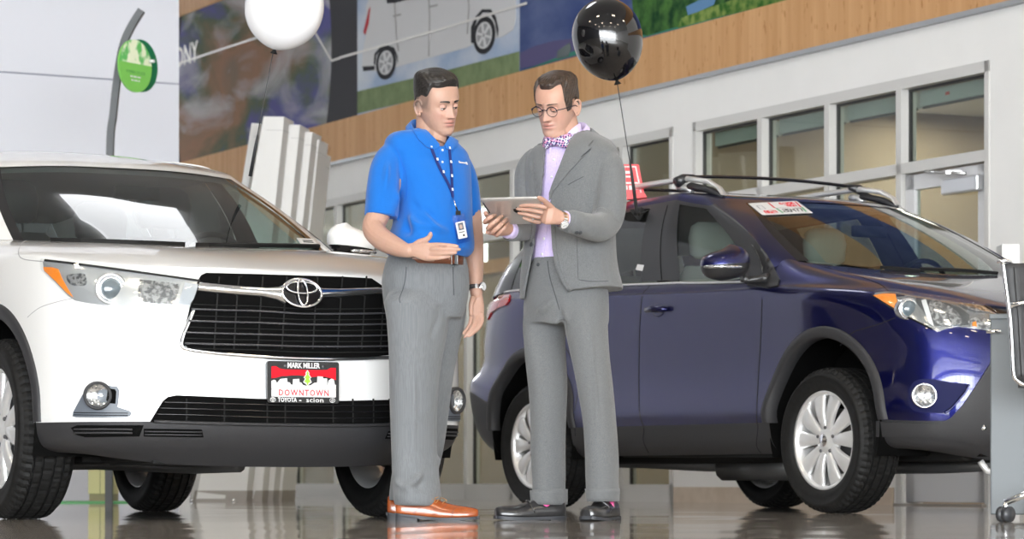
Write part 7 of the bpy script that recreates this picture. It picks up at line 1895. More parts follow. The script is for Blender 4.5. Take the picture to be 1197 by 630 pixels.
# ---- socks and loafers
pk_ = mat('pink_sock', (.85, .10, .36), .8, sheen=.3); ns = mat('navy_stripe', (.01, .015, .06), .8)
bl2 = noise_mat('black_leather', (.012, .012, .013), (.022, .022, .024), 40, .30, coat=.5)
rowsL = [(0, .055, .060), (.04, .068, .066), (.15, .074, .066), (.30, .078, .068), (.42, .084, .066), (.56, .094, .054), (.70, .100, .044), (.82, .096, .040), (.92, .080, .036), (.98, .056, .028), (1.0, .030, .020)]
for (hx, Yh, d, L_) in ((659.5, 12.17, (-1, -.30, 0), .288), (717, 12.13, (-.42, -1, 0), .29)):
    gz = P(hx, HOR + CAMH * FP / Yh, Yh); D = Vector(d).normalized(); gz.z = 0
    so = shoe(S_, 'loafer', bl2, gz, d, L_, rowsL, sm1, sole=.010, heel_h=.004, heel_len=.25, parent=r2, welt=.003)
    q = MB(); c = gz + D * .085; q.tube([c + Vector((0, 0, .02)), c + Vector((0, 0, .07)), c + Vector((0, 0, .11)) - D * .01], [.034, .034, .036], 20); sk = q.build('sock', pk_, r2)
    q = MB()
    for zz in (.078, .098): q.tube([c + Vector((0, 0, zz)) + D * .0 - Vector((0, 0, .004)), c + Vector((0, 0, zz + .004))], [.0355, .0355], 20, True, False)
    q.build('sock_stripe', ns, sk)
    q = MB(); S3 = Vector((-D.y, D.x, 0)); pts = [gz + D * (L_ * .47) + S3 * (.040 * math.cos(a)) + Vector((0, 0, .030 + .046 * math.sin(a))) + D * (.02 * math.sin(a)) for a in np.linspace(0, PI, 13)]
    q.tube(pts, .006, 8, flat=.6); q.build('saddle_strap', bl2, so)
    q = MB(); pts = [gz + D * (L_ * (.60 + .34 * math.sin(a))) + S3 * (.036 * math.cos(a)) + Vector((0, 0, .058 - .016 * math.sin(a))) for a in np.linspace(0, PI, 15)]
    q.tube(pts, .0022, 6); q.build('apron_stitch', bl2, so)
wrist_watch(S_, P(655.2, 256, 11.702), P(660, 257, 11.72) - P(650, 254.5, 11.69), .0285, Vector((.1, -1, -.7)), r2)
q = MB(); oval_ring(q, P(623, 256.3, TY(623, 256.3) - .020), Vector((0, .5, .8)).normalized(), Vector((1, 0, .25)).normalized(), Vector((0, -.8, .5)).normalized(), .0105, .0105, .0012, 20, 6); q.build('finger_ring', VM['chrome'], r2)

# ================================================================ tablet held in both hands
tb = empty('tablet', (0, 0, 0), 0, 'silver tablet computer held by the man in the suit, its back towards us', 'tablet')
TL = TLc
TW, TH_ = .241, .186; cc = TL + xa * (TW / 2) + dn * (TH_ / 2); ft = frame(cc, xa, -dn, nb)
alu = mat('tablet_aluminium', (.62, .61, .60), .35, .75)
rows_ = []
for k, (z, i_) in enumerate(((-.0045, .0), (-.002, -.0), (.001, .0015), (.0032, .006), (.0044, .016))):
    rows_.append([ft @ Vector((x, y, z)) for x, y in rrect(TW - 2 * i_, TH_ - 2 * i_, .012 - i_ * .2, 6)])
q = MB(); q.grid(rows_, True, True); n_ = len(rows_[0]); q.add(rows_[-1], [tuple(range(n_))], False); q.build('tablet_shell', alu, tb)
q = MB(); q.prism(rrect(TW - .002, TH_ - .002, .011), -.0056, -.0044, ft); q.build('screen', VM['black'], tb)
q = MB(); q.prism([(x - TW * .5 + .008, y + .035) for x, y in rrect(.0042, .075, .0018)], .0012, .0046, ft); q.build('side_slot', VM['matte'], tb)
lg_ = MB(); R_ = .017; pts = [(.35, 1.0), (.75, .95), (.95, .65), (.72, .42), (.70, .05), (1.0, -.15), (.82, -.65), (.5, -1.0), (.2, -.93), (0, -.86), (-.2, -.93), (-.5, -1.0), (-.85, -.6), (-1.0, 0), (-.85, .6), (-.5, .92), (-.2, .9), (0, .82)]
cv = [tuple(p) for p in catmull([(x * .9 * R_, y * .95 * R_) for x, y in pts], 3, True)]
ft2 = ft @ Matrix.Translation((.008, .010, 0)); lg_.prism(cv, .0040, .0048, ft2); lg_.prism([(.0, .019), (.004, .026), (.009, .028), (.006, .021)], .0040, .0048, ft2); lg_.build('tablet_logo', VM['black'], tb)
tb.location = (0, 0, 0)
# ================================================================ mural on the band above the offices
def wpt(x, y): return (wt(x), wz(x, y))
MT, MBt = 4.98, 3.46
def mural_panel(name, x0, x1, m):
    b = MB(); wbox(b, wt(x1) if x1 else -2.6, wt(x0) if x0 else 16.5, MBt, MT, .02, 0); return b.build(name, m)
def space_mat():
    m = mat('space_print', (.02, .02, .025), .85, spec=.08); N, L, b = nodes(m)
    g = N.new('ShaderNodeNewGeometry')
    def dist(c, r):
        v = N.new('ShaderNodeVectorMath'); v.operation = 'DISTANCE'; v.inputs[1].default_value = c; L.new(g.outputs['Position'], v.inputs[0])
        k = N.new('ShaderNodeMath'); k.operation = 'LESS_THAN'; k.inputs[1].default_value = r; L.new(v.outputs['Value'], k.inputs[0]); return k
    ec = W(12.35, 4.15); k = dist(ec, 2.05)
    du = N.new('ShaderNodeVectorMath'); du.operation = 'DOT_PRODUCT'; du.inputs[1].default_value = WD * .42; L.new(g.outputs['Position'], du.inputs[0])
    sp = N.new('ShaderNodeSeparateXYZ'); L.new(g.outputs['Position'], sp.inputs[0]); mp = N.new('ShaderNodeCombineXYZ'); L.new(du.outputs['Value'], mp.inputs[0]); L.new(sp.outputs['Z'], mp.inputs[1])
    def nz(sc_, d, dist_=0, off=(0, 0, 0)):
        n = N.new('ShaderNodeTexNoise'); n.inputs['Scale'].default_value = sc_; n.inputs['Detail'].default_value = d; n.inputs['Distortion'].default_value = dist_
        a = N.new('ShaderNodeVectorMath'); a.operation = 'ADD'; a.inputs[1].default_value = off; L.new(mp.outputs[0], a.inputs[0]); L.new(a.outputs[0], n.inputs['Vector']); return n
    land = nz(.9, 8, .4, (3.1, 0, 1.2)); lr = N.new('ShaderNodeValToRGB'); e = lr.color_ramp.elements
    e[0].position = .46; e[0].color = (.11, .11, .29, 1); e[1].position = .51; e[1].color = (.10, .13, .09, 1)
    for p_, c in ((.54, (.16, .14, .09, 1)), (.60, (.30, .17, .11, 1)), (.70, (.22, .16, .12, 1))): q = e.new(p_); q.color = c
    cl = nz(1.9, 10, 1.0, (0, 0, 5)); crr = N.new('ShaderNodeValToRGB'); e = crr.color_ramp.elements; e[0].position = .46; e[0].color = (0, 0, 0, 1); e[1].position = .66; e[1].color = (.8, .8, .8, 1)
    L.new(land.outputs[0], lr.inputs[0]); L.new(cl.outputs[0], crr.inputs[0])
    m1 = N.new('ShaderNodeMix'); m1.data_type = 'RGBA'; m1.inputs[7].default_value = (.50, .49, .53, 1); L.new(crr.outputs[0], m1.inputs[0]); L.new(lr.outputs[0], m1.inputs[6])
    m2 = N.new('ShaderNodeMix'); m2.data_type = 'RGBA'; m2.inputs[6].default_value = (.055, .055, .062, 1); L.new(k.outputs[0], m2.inputs[0]); L.new(m1.outputs[2], m2.inputs[7]); L.new(m2.outputs[2], b.inputs['Base Color'])
    return m
mw = empty('wall_mural', W(6, 4.2, .02), 0, 'long printed mural of the earth, a white car and green hills above the offices', 'mural')
def mobj(o):
    o.parent = mw; o.matrix_parent_inverse = Matrix.Translation(mw.location).inverted(); return o
mobj(mural_panel('earth_panel', None, 420, space_mat()))
car_sky = noise_mat('sky_print', (.33, .42, .58), (.56, .60, .66), 1.2, .85, 5, (1, 1, 1.6), spec=.08, lo=.4, hi=.62)
mobj(mural_panel('car_panel', 420, 610, car_sky))
hill = noise_mat('dusk_print', (.045, .07, .19), (.10, .13, .26), 1.5, .85, 5, (1, 1, 2.0), spec=.08)
mobj(mural_panel('hills_panel', 610, None, hill))
def mp_(name, pts, m, o=.024, px_=True): b = MB(); wpoly(b, [wpt(*p) for p in pts] if px_ else pts, o); return mobj(b.build(name, m))
grass = noise_mat('grass_print', (.15, .20, .10), (.21, .27, .14), 7, .85, 4, (1, 1, 1), spec=.08)
mp_('grass_strip', [(420.3, 107), (520, 83.5), (609.7, 60.2), (609.7, 88.2), (420.3, 133)], grass, .0225)
# printed car
vw = mat('print_white', (.60, .60, .61), .85, spec=.08); vd = mat('print_dark', (.035, .035, .04), .85, spec=.08); vg = mat('print_grey', (.30, .30, .31), .85, spec=.08); vl = mat('print_line', (.33, .32, .32), .85, spec=.08); vr = mat('print_red', (.42, .05, .06), .85, spec=.08)
mp_('printed_car_body', [(426, 78), (427, 60), (431, 40), (431, 8), (440, -20), (480, -50), (560, -60), (598, -30), (606, 0), (606, 22), (603, 35), (594, 41), (588, 44), (582, 45), (556, 52), (548, 56), (475, 76), (466, 79), (446, 83), (440, 83), (430, 82)], vw, .026)
for cx_, cy_, rr in ((454.5, 73.5, 13.5), (569.5, 41.5, 15)):
    for nm, k, m_, o in (('printed_tyre', 1, vd, .030), ('printed_rim', .72, vw, .032), ('printed_hub', .62, vg, .033)):
        mp_(nm, [(cx_ + rr * k * .86 * math.cos(a), cy_ + rr * 1.45 * k * math.sin(a) - .23 * rr * k * .86 * math.cos(a)) for a in np.linspace(0, 2 * PI, 29)[:-1]], m_, o)
    for i in range(6):
        a = i * PI / 3 + .3; c_, s__ = math.cos(a), math.sin(a); tx, ty = -s__ * 1.6, c_ * 1.6
        f = lambda r_, t_: (cx_ + rr * r_ * .86 * c_ + t_ * tx, cy_ + rr * 1.45 * r_ * s__ + t_ * ty - .23 * rr * r_ * .86 * c_)
        mp_('printed_spoke', [f(.1, -.8), f(.68, -1), f(.68, 1), f(.1, .8)], vw, .034)
mp_('printed_arch', [(440, 75), (441, 63), (447, 56), (456, 53), (464, 56), (468, 66), (468, 74), (466, 64), (461, 57), (455, 55.5), (448, 58.5), (443, 65), (441.5, 76)], vd, .029)
mp_('printed_arch', [(554, 50), (554, 32), (559, 20), (567, 11), (577, 11), (583, 20), (586, 34), (585, 44), (582, 26), (576, 15), (567.5, 15), (561, 23), (557, 36), (556.5, 51)], vd, .029)
mp_('printed_bumper', [(427, 78), (441, 77), (441, 82), (428, 83.5)], vd, .029)
mp_('printed_tail_lamp', [(428, 38), (434, 12), (436, 8), (434, 28), (430, 41)], vr, .029)
mp_('printed_window', [(455, 0), (456, 4.2), (466, 3.5), (492, -3.5), (560, -16), (560, -40), (480, -38), (458, -20)], vd, .029)
for l in ([(464, 3), (466, 40), (468, 60), (469.5, 60), (467.5, 40), (465.5, 3)], [(503.5, -8), (505, 20), (504, 66), (505.2, 65.7), (506.2, 20), (505, -8)], [(548.5, -15), (551, 8), (549, 40), (550, 40), (552.2, 8), (550, -15)]): mp_('printed_shut_line', l, vl, .029)
for x, y in ((467.5, 17), (510.5, 6)): mp_('printed_handle', [(x - 4.5, y + 1), (x + 4.5, y - 1), (x + 4.5, y + 1.2), (x - 4.5, y + 3.4)], vl, .029)
# printed hills
mp_('printed_far_hill', [(610.5, 62), (628, 54), (650, 48), (700, 42), (760, 30), (800, 24), (860, 8), (900, -8), (900, 5), (800, 45), (610.5, 80)], mat('print_mauve', (.10, .09, .19), .85, spec=.08), .024)
mp_('printed_green_hill', [(610.5, 84), (640, 73), (668, 62), (690, 55), (740, 40), (800, 28), (860, 14), (931, -3), (931, -.5), (610.5, 80.2)][:8] + [(931, -.6), (800, 33), (700, 57.5), (610.5, 83.3)], mat('print_teal', (.045, .20, .15), .85, spec=.08), .026)
tree = noise_mat('print_foliage', (.012, .05, .02), (.07, .17, .04), 9, .85, 5, spec=.08)
mp_('printed_tree', [(654, 69), (655, 60), (658, 58), (669, 50), (671, 57), (668, 66)], mat('print_dark_green', (.012, .035, .035), .5), .027)
mp_('printed_tree', [(750, 40), (744, 20), (742, -6), (790, -30), (930, -60), (931, -.6), (850, 19), (790, 33), (760, 42)], tree, .028)
mp_('printed_bush', [(796, 33), (800, 22), (812, 16), (830, 10), (850, 4), (870, -4), (900, -12), (931, -14), (931, -.6), (860, 16)], noise_mat('print_leaf', (.03, .11, .02), (.22, .30, .08), 14, .85, 5, spec=.08), .029)
mp_('printed_sky_gap', [(806, 8), (822, 0), (842, -4), (838, 6), (820, 14), (808, 18)], mat('print_blue', (.12, .24, .42), .85, spec=.08), .0295)
wl = mat('print_line_white', (.62, .60, .58), .5)
def wline(name, pts, th, o): 
    for (a, b2) in zip(pts, pts[1:]):
        (t0, z0), (t1, z1) = wpt(*a), wpt(*b2); d = Vector((t1 - t0, z1 - z0)).normalized() * th; n = Vector((-d.y, d.x)); b = MB(); wpoly(b, [(t0 + n.x, z0 + n.y), (t1 + n.x, z1 + n.y), (t1 - n.x, z1 - n.y), (t0 - n.x, z0 - n.y)], o); mobj(b.build(name, wl))
wline('printed_line', [(209, 75), (300, 45), (363, 25)], .010, .0235); wline('printed_line', [(363, 25), (390, 71), (400, 68)], .010, .0235); wline('printed_line', [(400, 68), (520, 34), (620, 4)], .010, .0365)
# lettering along the band
tA, zA = wpt(213, 70); tB, zB = wpt(233, 62)
X_ = -WD; me = text_mesh('HARMONY', .30, bold=.004, align='RIGHT'); fmx = frame(W(wt(233.5), wz(223, 64.5), .0235), X_, UPV, WN); me.transform(fmx); me.materials.clear(); me.materials.append(wl)
o = bpy.data.objects.new('printed_word', me); COL.objects.link(o); mobj(o)

# ================================================================ fins of the information pylon
fin_m = mat('fin_white', (.68, .67, .65), .6, spec=.2); fin_s = mat('fin_seam', (.45, .44, .43), .6); base_m = mat('fin_base', (.30, .27, .24), .5)
py_ = empty('display_pylon', (at(290, 586, 23.2).x, 23.2, 0), 0, 'display of tall leaning white fins standing on a brown base behind the white car', 'display')
def fin(k, b0, b1, t0, t1, ty, Y, Y2=.34):
    g = at(0, HOR, Y); zb = 0; zt = CAMH + (HOR - ty) / FP * Y
    X = lambda x: (x - CXP) / FP * Y
    def quad(z, o0=0, o1=0):
        t = z / zt; return X(b0) + (X(t0) - X(b0)) * t - o0, X(b1) + (X(t1) - X(b1)) * t + o1
    def slab(name, z0, z1, m, th, gr=0):
        b = MB(); V = []
        for z in (z0, z1):
            a, c = quad(z, gr, gr)
            for x, y in ((a, Y), (c, Y + .02), (c + .05, Y + Y2), (a + .03, Y + Y2)): V.append(Vector((x, y, z)))
        b.add(V, [(3, 2, 1, 0), (4, 5, 6, 7), (0, 1, 5, 4), (1, 2, 6, 5), (2, 3, 7, 6), (3, 0, 4, 7)]); o = b.build(name, m); o.parent = py_; o.matrix_parent_inverse = Matrix.Translation(py_.location).inverted(); return o
    f = slab('fin', .02, zt, fin_m, .1)
    for nm, z0, z1, m in (('fin_base', 0, .082, base_m), ('fin_seam', zt - .105 * zt / 2.9, zt - .10 * zt / 2.9, fin_s)):
        o = slab(nm, z0, z1, m, .1, .004); o.parent = f; o.matrix_parent_inverse = Matrix()
        o.matrix_parent_inverse = (Matrix.Translation(py_.location).inverted().inverted() @ Matrix()).inverted() if False else Matrix()
for a in ((0, 222, 229, 294, 303, 144, 23.75), (1, 229, 287, 308, 332, 136, 23.2), (2, 287, 305, 327, 350.6, 145.5, 23.4), (3, 305, 318, 346, 365, 154, 23.6), (4, 318, 328, 362, 373, 163, 23.8), (5, 328, 333, 371, 376.5, 178, 24.0)): fin(*a)
for x in (224, 273):
    q = MB(); q.cyl(at(x, 583, 23.0), Vector((at(x, 583, 23.0).x, 23.0, 0)), .012, n=10)
    o = q.build('levelling_foot', VM['chrome']); o.parent = py_; o.matrix_parent_inverse = Matrix.Translation(py_.location).inverted()

# ================================================================ curved pole sign with two round discs
Yp = 21.0; sg_ = empty('pole_sign', (at(127, 590, Yp).x, Yp, 0), 0, 'curved grey pole sign carrying round green discs against the pale wall', 'sign')
def ps_(o): o.parent = sg_; o.matrix_parent_inverse = Matrix.Translation(sg_.location).inverted(); return o
cl_ = catmull([(127.5, 589), (127.5, 400), (128.5, 184), (132.5, 133), (137, 93), (143, 57), (152, 34), (165.5, 12)], 6); b = MB(); R = []
for i, c in enumerate(cl_):
    p = at(c[0], c[1], Yp); n_ = at(*cl_[min(i + 1, len(cl_) - 1)], Yp) - at(*cl_[max(i - 1, 0)], Yp); t = n_.normalized(); s2 = Vector((t.z, 0, -t.x)); w_ = .024
    R.append([p + s2 * w_ + Vector((0, -.035, 0)), p - s2 * w_ + Vector((0, -.035, 0)), p - s2 * w_ + Vector((0, .035, 0)), p + s2 * w_ + Vector((0, .035, 0))])
b.grid(R, False, True); b.add(R[0], [(0, 1, 2, 3)]); b.add(R[-1], [(0, 1, 2, 3)]); ps_(b.build('pole', mat('pole_grey', (.075, .08, .085), .5, .2)))
gd = mat('disc_dark_green', (.004, .17, .065), .4); gl_ = mat('disc_lime', (.20, .55, .10), .4)
lf = noise_mat('disc_leaf_print', (.12, .50, .12), (.80, .86, .62), 16, .4, 3, (1, 1, .6), lo=.42, hi=.52)
yawd = math.radians(59); Xd = Vector((math.cos(yawd), -math.sin(yawd) * -1, 0)); Nd = Vector((-math.sin(yawd), -math.cos(yawd), 0)) ; Nd = Vector((Xd.y, -Xd.x, 0)); Nd = Nd if Nd.y < 0 else -Nd
for (x, y, Y, m_, nm, rr) in ((164.5, 77, Yp + .10, gd, 'rear_disc', .182), (157.5, 77.3, Yp - .06, gl_, 'front_disc', .181)):
    c = at(x, y, Y); fm = frame(c, Xd, UPV, Nd); b = MB(); b.prism([(rr * math.cos(a), rr * math.sin(a)) for a in np.linspace(0, 2 * PI, 49)[:-1]], -.008, .008, fm); dsc = ps_(b.build(nm, m_))
    if nm == 'front_disc':
        b = MB(); b.prism([(rr * .995 * math.cos(a), rr * .995 * math.sin(a)) for a in np.linspace(.03 * PI, .97 * PI, 30)] , .008, .0095, fm @ Matrix.Rotation(.0, 4, 'Z')); pr_ = ps_(b.build('leaf_print', lf))
        for s_t, yy, sz in (('HYBRID STOCK', -.045, .030),):
            me = text_mesh(s_t, sz, extr=.0008); me.transform(fm @ Matrix.Translation((0, yy, .009))); me.materials.clear(); me.materials.append(mat('disc_ink', (.10, .32, .08), .5)); o = bpy.data.objects.new('disc_lettering', me); COL.objects.link(o); ps_(o)
        for yy, n_, w_ in ((-.080, 13, .115), (-.105, 11, .095)):
            b = MB()
            for k in range(n_):
                x_ = -w_ / 2 + w_ * k / n_
                if k in (3, 8): continue
                b.prism([(x_, yy), (x_ + w_ / n_ * .7, yy), (x_ + w_ / n_ * .7, yy + .010), (x_, yy + .010)], .008, .0095, fm)
            ps_(b.build('disc_print', VM['label']))
for x0, x1, y in ((136, 143, 82), (174.5, 181, 71.5)):
    b = MB(); b.tube([at(x0, y, Yp + .05), at(x1, y, Yp + .05)], .012, 8); ps_(b.build('bracket', VM['rim']))

# ================================================================ yellow cabinet and green mat far behind the white car
yc = MB(); Yc = 22.5; xa_, xb_ = at(103, 585, Yc).x, at(131, 585, Yc).x
ye = empty('cabinet', ((xa_ + xb_) / 2, Yc + .2, 0), 0, 'pale yellow cabinet with a green plinth strip seen beneath the white car', 'cabinet')
yb_ = MB().box((0, 0, .56), (xb_ - xa_, .4, 1.0), ).build('cabinet_body', mat('pale_yellow', (.62, .56, .28), .6), ye, bevel=.004)
yb_.data.materials[0].node_tree.nodes['Principled BSDF'].inputs['Roughness'].default_value = .6
MB().box((0, -.201, .55), (.003, .004, .98)).build('door_gap', VM['seam'], ye); MB().box((0, .01, .03), (xb_ - xa_ - .01, .38, .06)).build('plinth', mat('tan_plinth', (.30, .25, .14), .6), ye)
gm_ = MB().box((at(105, 590, 21.8).x, 22.0, .004), (1.05, 1.5, .008)).build('floor_mat', mat('green_mat', (.08, .40, .12), .5)); tag(gm_, 'green mat lying on the floor by the yellow cabinet', 'mat')

# ================================================================ balloons
def balloon(name, cx_, cy_, rx, ry, Y, m, label, knot, stick, tie_m, lean=0):
    r = rx / FP * Y; h = ry / FP * Y; c = at(cx_, cy_, Y); root = empty(name, tuple(c), 0, label, 'balloon')
    kn = at(*knot, Y) - c; ax = -kn.normalized(); X = ax.cross(Vector((0, 1, 0))).normalized(); Yv = X.cross(ax); prof = []
    L_ = kn.length; zb = -L_; up_h = h
    for i in range(20):
        a = PI / 2 * i / 20; prof.append((max(r * math.sin(a), .0003), up_h * math.cos(a)))
    for i in range(34):
        q_ = i / 33; prof.append((max(r * (1 - q_ ** 2.3) ** .60, .007 + .010 * (1 - q_) ** 2), zb * q_))
    b = MB(); b.lathe(prof, 56, frame((0, 0, 0), X, Yv, ax)); b.build('balloon_skin', m, root)
    b = MB(); b.lathe([(.006, zb + .004), (.008, zb - .004), (.016, zb - .016), (.018, zb - .018), (.002, zb - .006)], 20, frame((0, 0, 0), X, Yv, ax)); b.build('balloon_neck', tie_m, root)
    pts = [at(*p) - c for p in stick]
    b = MB(); b.tube(pts[:-1], .0022, 8); b.tube([pts[-3] * .35 + pts[-2] * .65, pts[-2], pts[-1]], [.0045, .007, .009], 10); b.build('balloon_stick', VM['plastic'], root); return root
balloon('balloon', 332.7, 8, 46, 50, 13.9, mat('white_balloon', (.86, .86, .88), .22, coat=.6), 'large white balloon floating on a dark stick above the white car', (321, 58), [(320, 57, 13.9), (314, 90, 13.9), (305, 135, 13.9), (299, 170, 13.95), (292.5, 206, 13.98)], VM['matte'])
BB = balloon('balloon', 709.5, 41, 41, 43, 14.1, mat('black_balloon', (.004, .004, .005), .07, coat=.6), 'glossy black balloon on a dark stick clipped to the blue car', (721, 94), [(721, 94, 14.1), (726, 125, 14.12), (733, 170, 14.15), (738, 200, 14.17), (744.5, 249, 14.2)], VM['matte'])
# clip holding the black balloon on the window
hk, nk_ = bc.on((750, 252), 'px'); loc_ = broot.matrix_basis @ Car.loc(hk) if False else None
def bworld(p): return Vector((BX + bc.F[0] * p[0] + bc.R[0] * p[1], BY + bc.F[1] * p[0] + bc.R[1] * p[1], p[2]))
ck = bworld(hk); nw = bworld(hk + nk_) - ck
clip = BB; off_ = ck - BB.location
q = MB(); a = at(744, 249, 14.2) - ck; q.tube([a, a * .3 + nw * .01], [.014, .010], 10); q.add([nw * .02 + Vector((-.05, 0, .02)), nw * .02 + Vector((.015, 0, .035)), nw * .02 + Vector((-.005, 0, -.035)), nw * .0 + Vector((-.05, 0, .02)), nw * .0 + Vector((.015, 0, .035)), nw * .0 + Vector((-.005, 0, -.035))], [(0, 1, 2), (5, 4, 3), (0, 3, 4, 1), (1, 4, 5, 2), (2, 5, 3, 0)]); q.build('clip_body', VM['matte'], clip, loc=off_)
q = MB(); q.tube([nw * .02 + Vector((.0, 0, -.005)), nw * .015 + Vector((.045, .01, .02)), nw * .01 + Vector((.10, .03, .045))], .007, 8); q.build('clip_arm', VM['matte'], clip, loc=off_)

# ================================================================ red sign behind the blue car's roof
Yr = 16.6; rs_ = empty('roof_sign', tuple(at(735, 236, Yr)), 0, 'red sign with white writing standing on the roof of the blue car', 'sign')
z_ = lambda x, y: at(x, y, Yr) - at(735, 236, Yr)
def rq(name, pts, m, y0, y1):
    b = MB(); V = [z_(*p) + Vector((0, y0, 0)) for p in pts] + [z_(*p) + Vector((0, y1, 0)) for p in pts]; n = len(pts)
    b.add(V, [tuple(range(n)), tuple(range(2 * n - 1, n - 1, -1))] + [(i, (i + 1) % n, n + (i + 1) % n, n + i) for i in range(n)]); return b.build(name, m, rs_)
rdm = mat('sign_red', (.80, .035, .04), .45)
rq('sign_board', [(716, 192), (746.5, 192), (753.5, 227), (716, 229)], rdm, 0, .012)
rq('sign_border', [(718, 194.2), (743.5, 194.2), (750, 225), (748.6, 225), (742.4, 195.6), (718, 195.6)], VM['label'], -.003, -.0005)
for y0, y1, x1, k in ((200, 203, 737, 0), (205.5, 207.5, 739, 1), (213, 214.8, 745.5, 1)): rq('sign_rule', [(716, y0), (x1, y0), (x1 + .6, y1), (716, y1)], VM['label'], -.003, -.0005)
for x0_, x1_ in ((716, 727), (729, 733), (735, 741), (742, 746.5)): rq('sign_block', [(x0_, 217), (x1_, 216.6), (x1_ + .9, 221.6), (x0_ + .6, 222)], VM['label'], -.003, -.0005)
rq('sign_foot', [(716, 229), (754, 227), (756, 231), (716, 236)], rdm, -.03, .04)

# ================================================================ grey mobile cabinet and chrome office chair on the right
Yd_ = 11.9
gc = empty('desk_pedestal', (at(1185, 600, Yd_ + .2).x, Yd_ + .25, 0), 0, 'tall grey metal pedestal cabinet with a chrome handle at the right edge', 'cabinet'); gc.rotation_euler.z = -.175
x0, x1 = at(1171, 590, Yd_).x, at(1238, 590, Yd_).x; zt = CAMH + (HOR - 371) / FP * Yd_; zb = CAMH + (HOR - 601.5) / FP * Yd_
gx = gc.location
cg = mat('cabinet_grey', (.14, .155, .165), .5)
MB().box(((x0 + x1) / 2 - gx.x, .0, (zt + zb) / 2 + .0), (x1 - x0, .5, zt - zb)).build('cabinet_body', cg, gc, bevel=.006)
MB().box(((x0 + x1) / 2 - gx.x, -.002, zt + .004), (x1 - x0 + .008, .512, .022)).build('cabinet_top', mat('cabinet_top', (.13, .15, .16), .4), gc, bevel=.004)
q = MB(); q.tube([at(1168, 387, Yd_ - .03) - gx, at(1185, 387, Yd_ - .03) - gx], .008, 10); q.tube([at(1170, 387, Yd_ - .03) - gx, at(1170, 387, Yd_ + .02) - gx], .006, 8); q.build('handle', VM['chrome'], gc)
q = MB(); q.tube([at(1156, 502, Yd_ + .1) - gx, at(1160.5, 499, Yd_ + .1) - gx], [.004, .014], 10); q.build('lock_knob', VM['chrome'], gc)
for dx, dy in ((.06, -.2), (.06, .2), (x1 - x0 - .05, -.2), (x1 - x0 - .05, .2)):
    q = MB(); r_ = .028; q.cyl(Vector((x0 - gx.x + dx - .012, dy, r_)), Vector((x0 - gx.x + dx + .012, dy, r_)), r_, n=20); q.box((x0 - gx.x + dx, dy, r_ + .018), (.02, .03, .035)); q.build('castor', VM['matte'], gc)
Yh_ = 11.35; s_h = FP / Yh_
ch = empty('office_chair', (at(1235, 600, Yh_).x, Yh_ + .1, 0), 0, 'chrome framed office chair with black ribbed back at the right edge', 'chair')
hx = ch.location; A_ = lambda x, y, Y=Yh_: at(x, y, Y) - hx
blk = mat('black_mesh_leather', (.028, .028, .03), .5)
fr2 = MB(); L1 = catmull([(1172, 306), (1176, 335), (1180.5, 370), (1183, 405), (1184, 430), (1186, 441), (1192, 447), (1200, 450), (1230, 452), (1290, 453)], 5)
pts = [A_(x, y) for x, y in L1]; fr2.tube(pts, .0125, 12, flat=.7); fr2.tube([A_(1166, 306), A_(1174, 304.5), A_(1182, 306)], .011, 10, flat=.6)
ptsR = [p + Vector((.50, .0, 0)) if i < 26 else p for i, p in enumerate(pts)][:26]; fr2.tube([A_(1172 + 150, 306), A_(1180 + 150, 370), A_(1184 + 140, 430)], .0125, 10)
fr2.tube([A_(1181, 357, Yh_ - .02), A_(1200, 353, Yh_ - .02), A_(1330, 350, Yh_ - .02)], .018, 12, flat=.6)
fr2.build('frame', VM['chrome'], ch)
b = MB(); rows = []
for y in np.linspace(308, 444, 18):
    xl = np.interp(y, [308, 370, 405, 444], [1175, 1182, 1185, 1187]); row = []
    for k in range(12): t = k / 11; row.append(A_(xl + (1322 - xl) * t, y - 2 * t, Yh_ - .005 + .05 * math.sin(PI * t) + .003 * math.sin(y * .9)))
    rows.append(row)
b.grid(rows); bk = b.build('backrest', blk, ch); q = bk.modifiers.new('t', 'SOLIDIFY'); q.thickness = .014; q.offset = 0
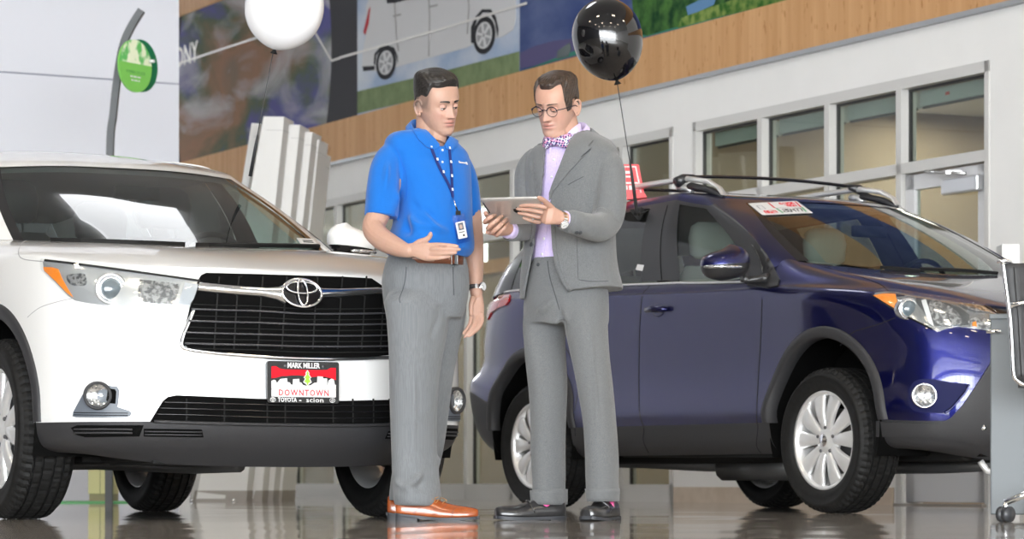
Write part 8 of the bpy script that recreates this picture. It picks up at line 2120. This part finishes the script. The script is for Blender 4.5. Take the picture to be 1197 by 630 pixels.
b = MB(); b.tube([A_(1185, 312, Yh_ - .02), A_(1190, 372, Yh_ - .02), A_(1194, 440, Yh_ - .02)], .002, 6); b.build('piping', VM['matte'], bk)
b = MB(); rows = []
for k in range(10):
    t = k / 9; rows.append([A_(1190 + 130 * u_, 452, Yh_ + .0 + .48 * t) + Vector((0, 0, -.015 * math.sin(PI * t) + .02)) for u_ in np.linspace(0, 1, 8)])
b.grid(rows); st = b.build('seat', blk, ch); q = st.modifiers.new('t', 'SOLIDIFY'); q.thickness = .02; q.offset = 0
hubp = A_(1262, 560, Yh_ + .22); b = MB(); b.cyl(hubp + Vector((0, 0, -.04)), hubp + Vector((0, 0, .30)), .026, n=16); b.build('gas_lift', VM['chrome'], ch)
for k in range(5):
    a = PI + .12 + k * 2 * PI / 5; Rr = .29; e_ = hubp + Vector((math.cos(a) * Rr, math.sin(a) * Rr, 0)); e_.z = .075
    b = MB(); b.tube([hubp + Vector((0, 0, -.01)), hubp * .5 + e_ * .5 + Vector((0, 0, .012)), e_], [.024, .019, .015], 10, flat=.8); b.cyl(e_, e_ - Vector((0, 0, .03)), .010, n=10); lg3 = b.build('leg', VM['chrome'], ch)
    for o_ in (-.014, .014):
        d = Vector((-math.sin(a + .6), math.cos(a + .6), 0)); c = Vector((e_.x, e_.y, .030)) + d * o_; b = MB(); b.cyl(c - d * .010, c + d * .010, .030, n=24); b.build('castor', mat('castor_grey', (.035, .037, .042), .4) if 'castor_grey' not in bpy.data.materials else bpy.data.materials['castor_grey'], lg3)
# pale boxes on a shelf by the wall at the right edge
for x0_, x1_, y0_, y1_, lb in ((1171, 1192, 285, 330, 'pale box standing by the wall behind the office chair, left of the dark gap'),):
    b = MB(); p0 = at(x0_, y1_, 17.6); p1 = at(x1_, y0_, 17.6); b.box(((p0.x + p1.x) / 2, 17.7, p1.z / 2), (p1.x - p0.x, .2, p1.z)); o = b.build('tall_panel', mat('panel_white', (.70, .70, .69), .5), bevel=.004); tag(o, lb, 'panel')
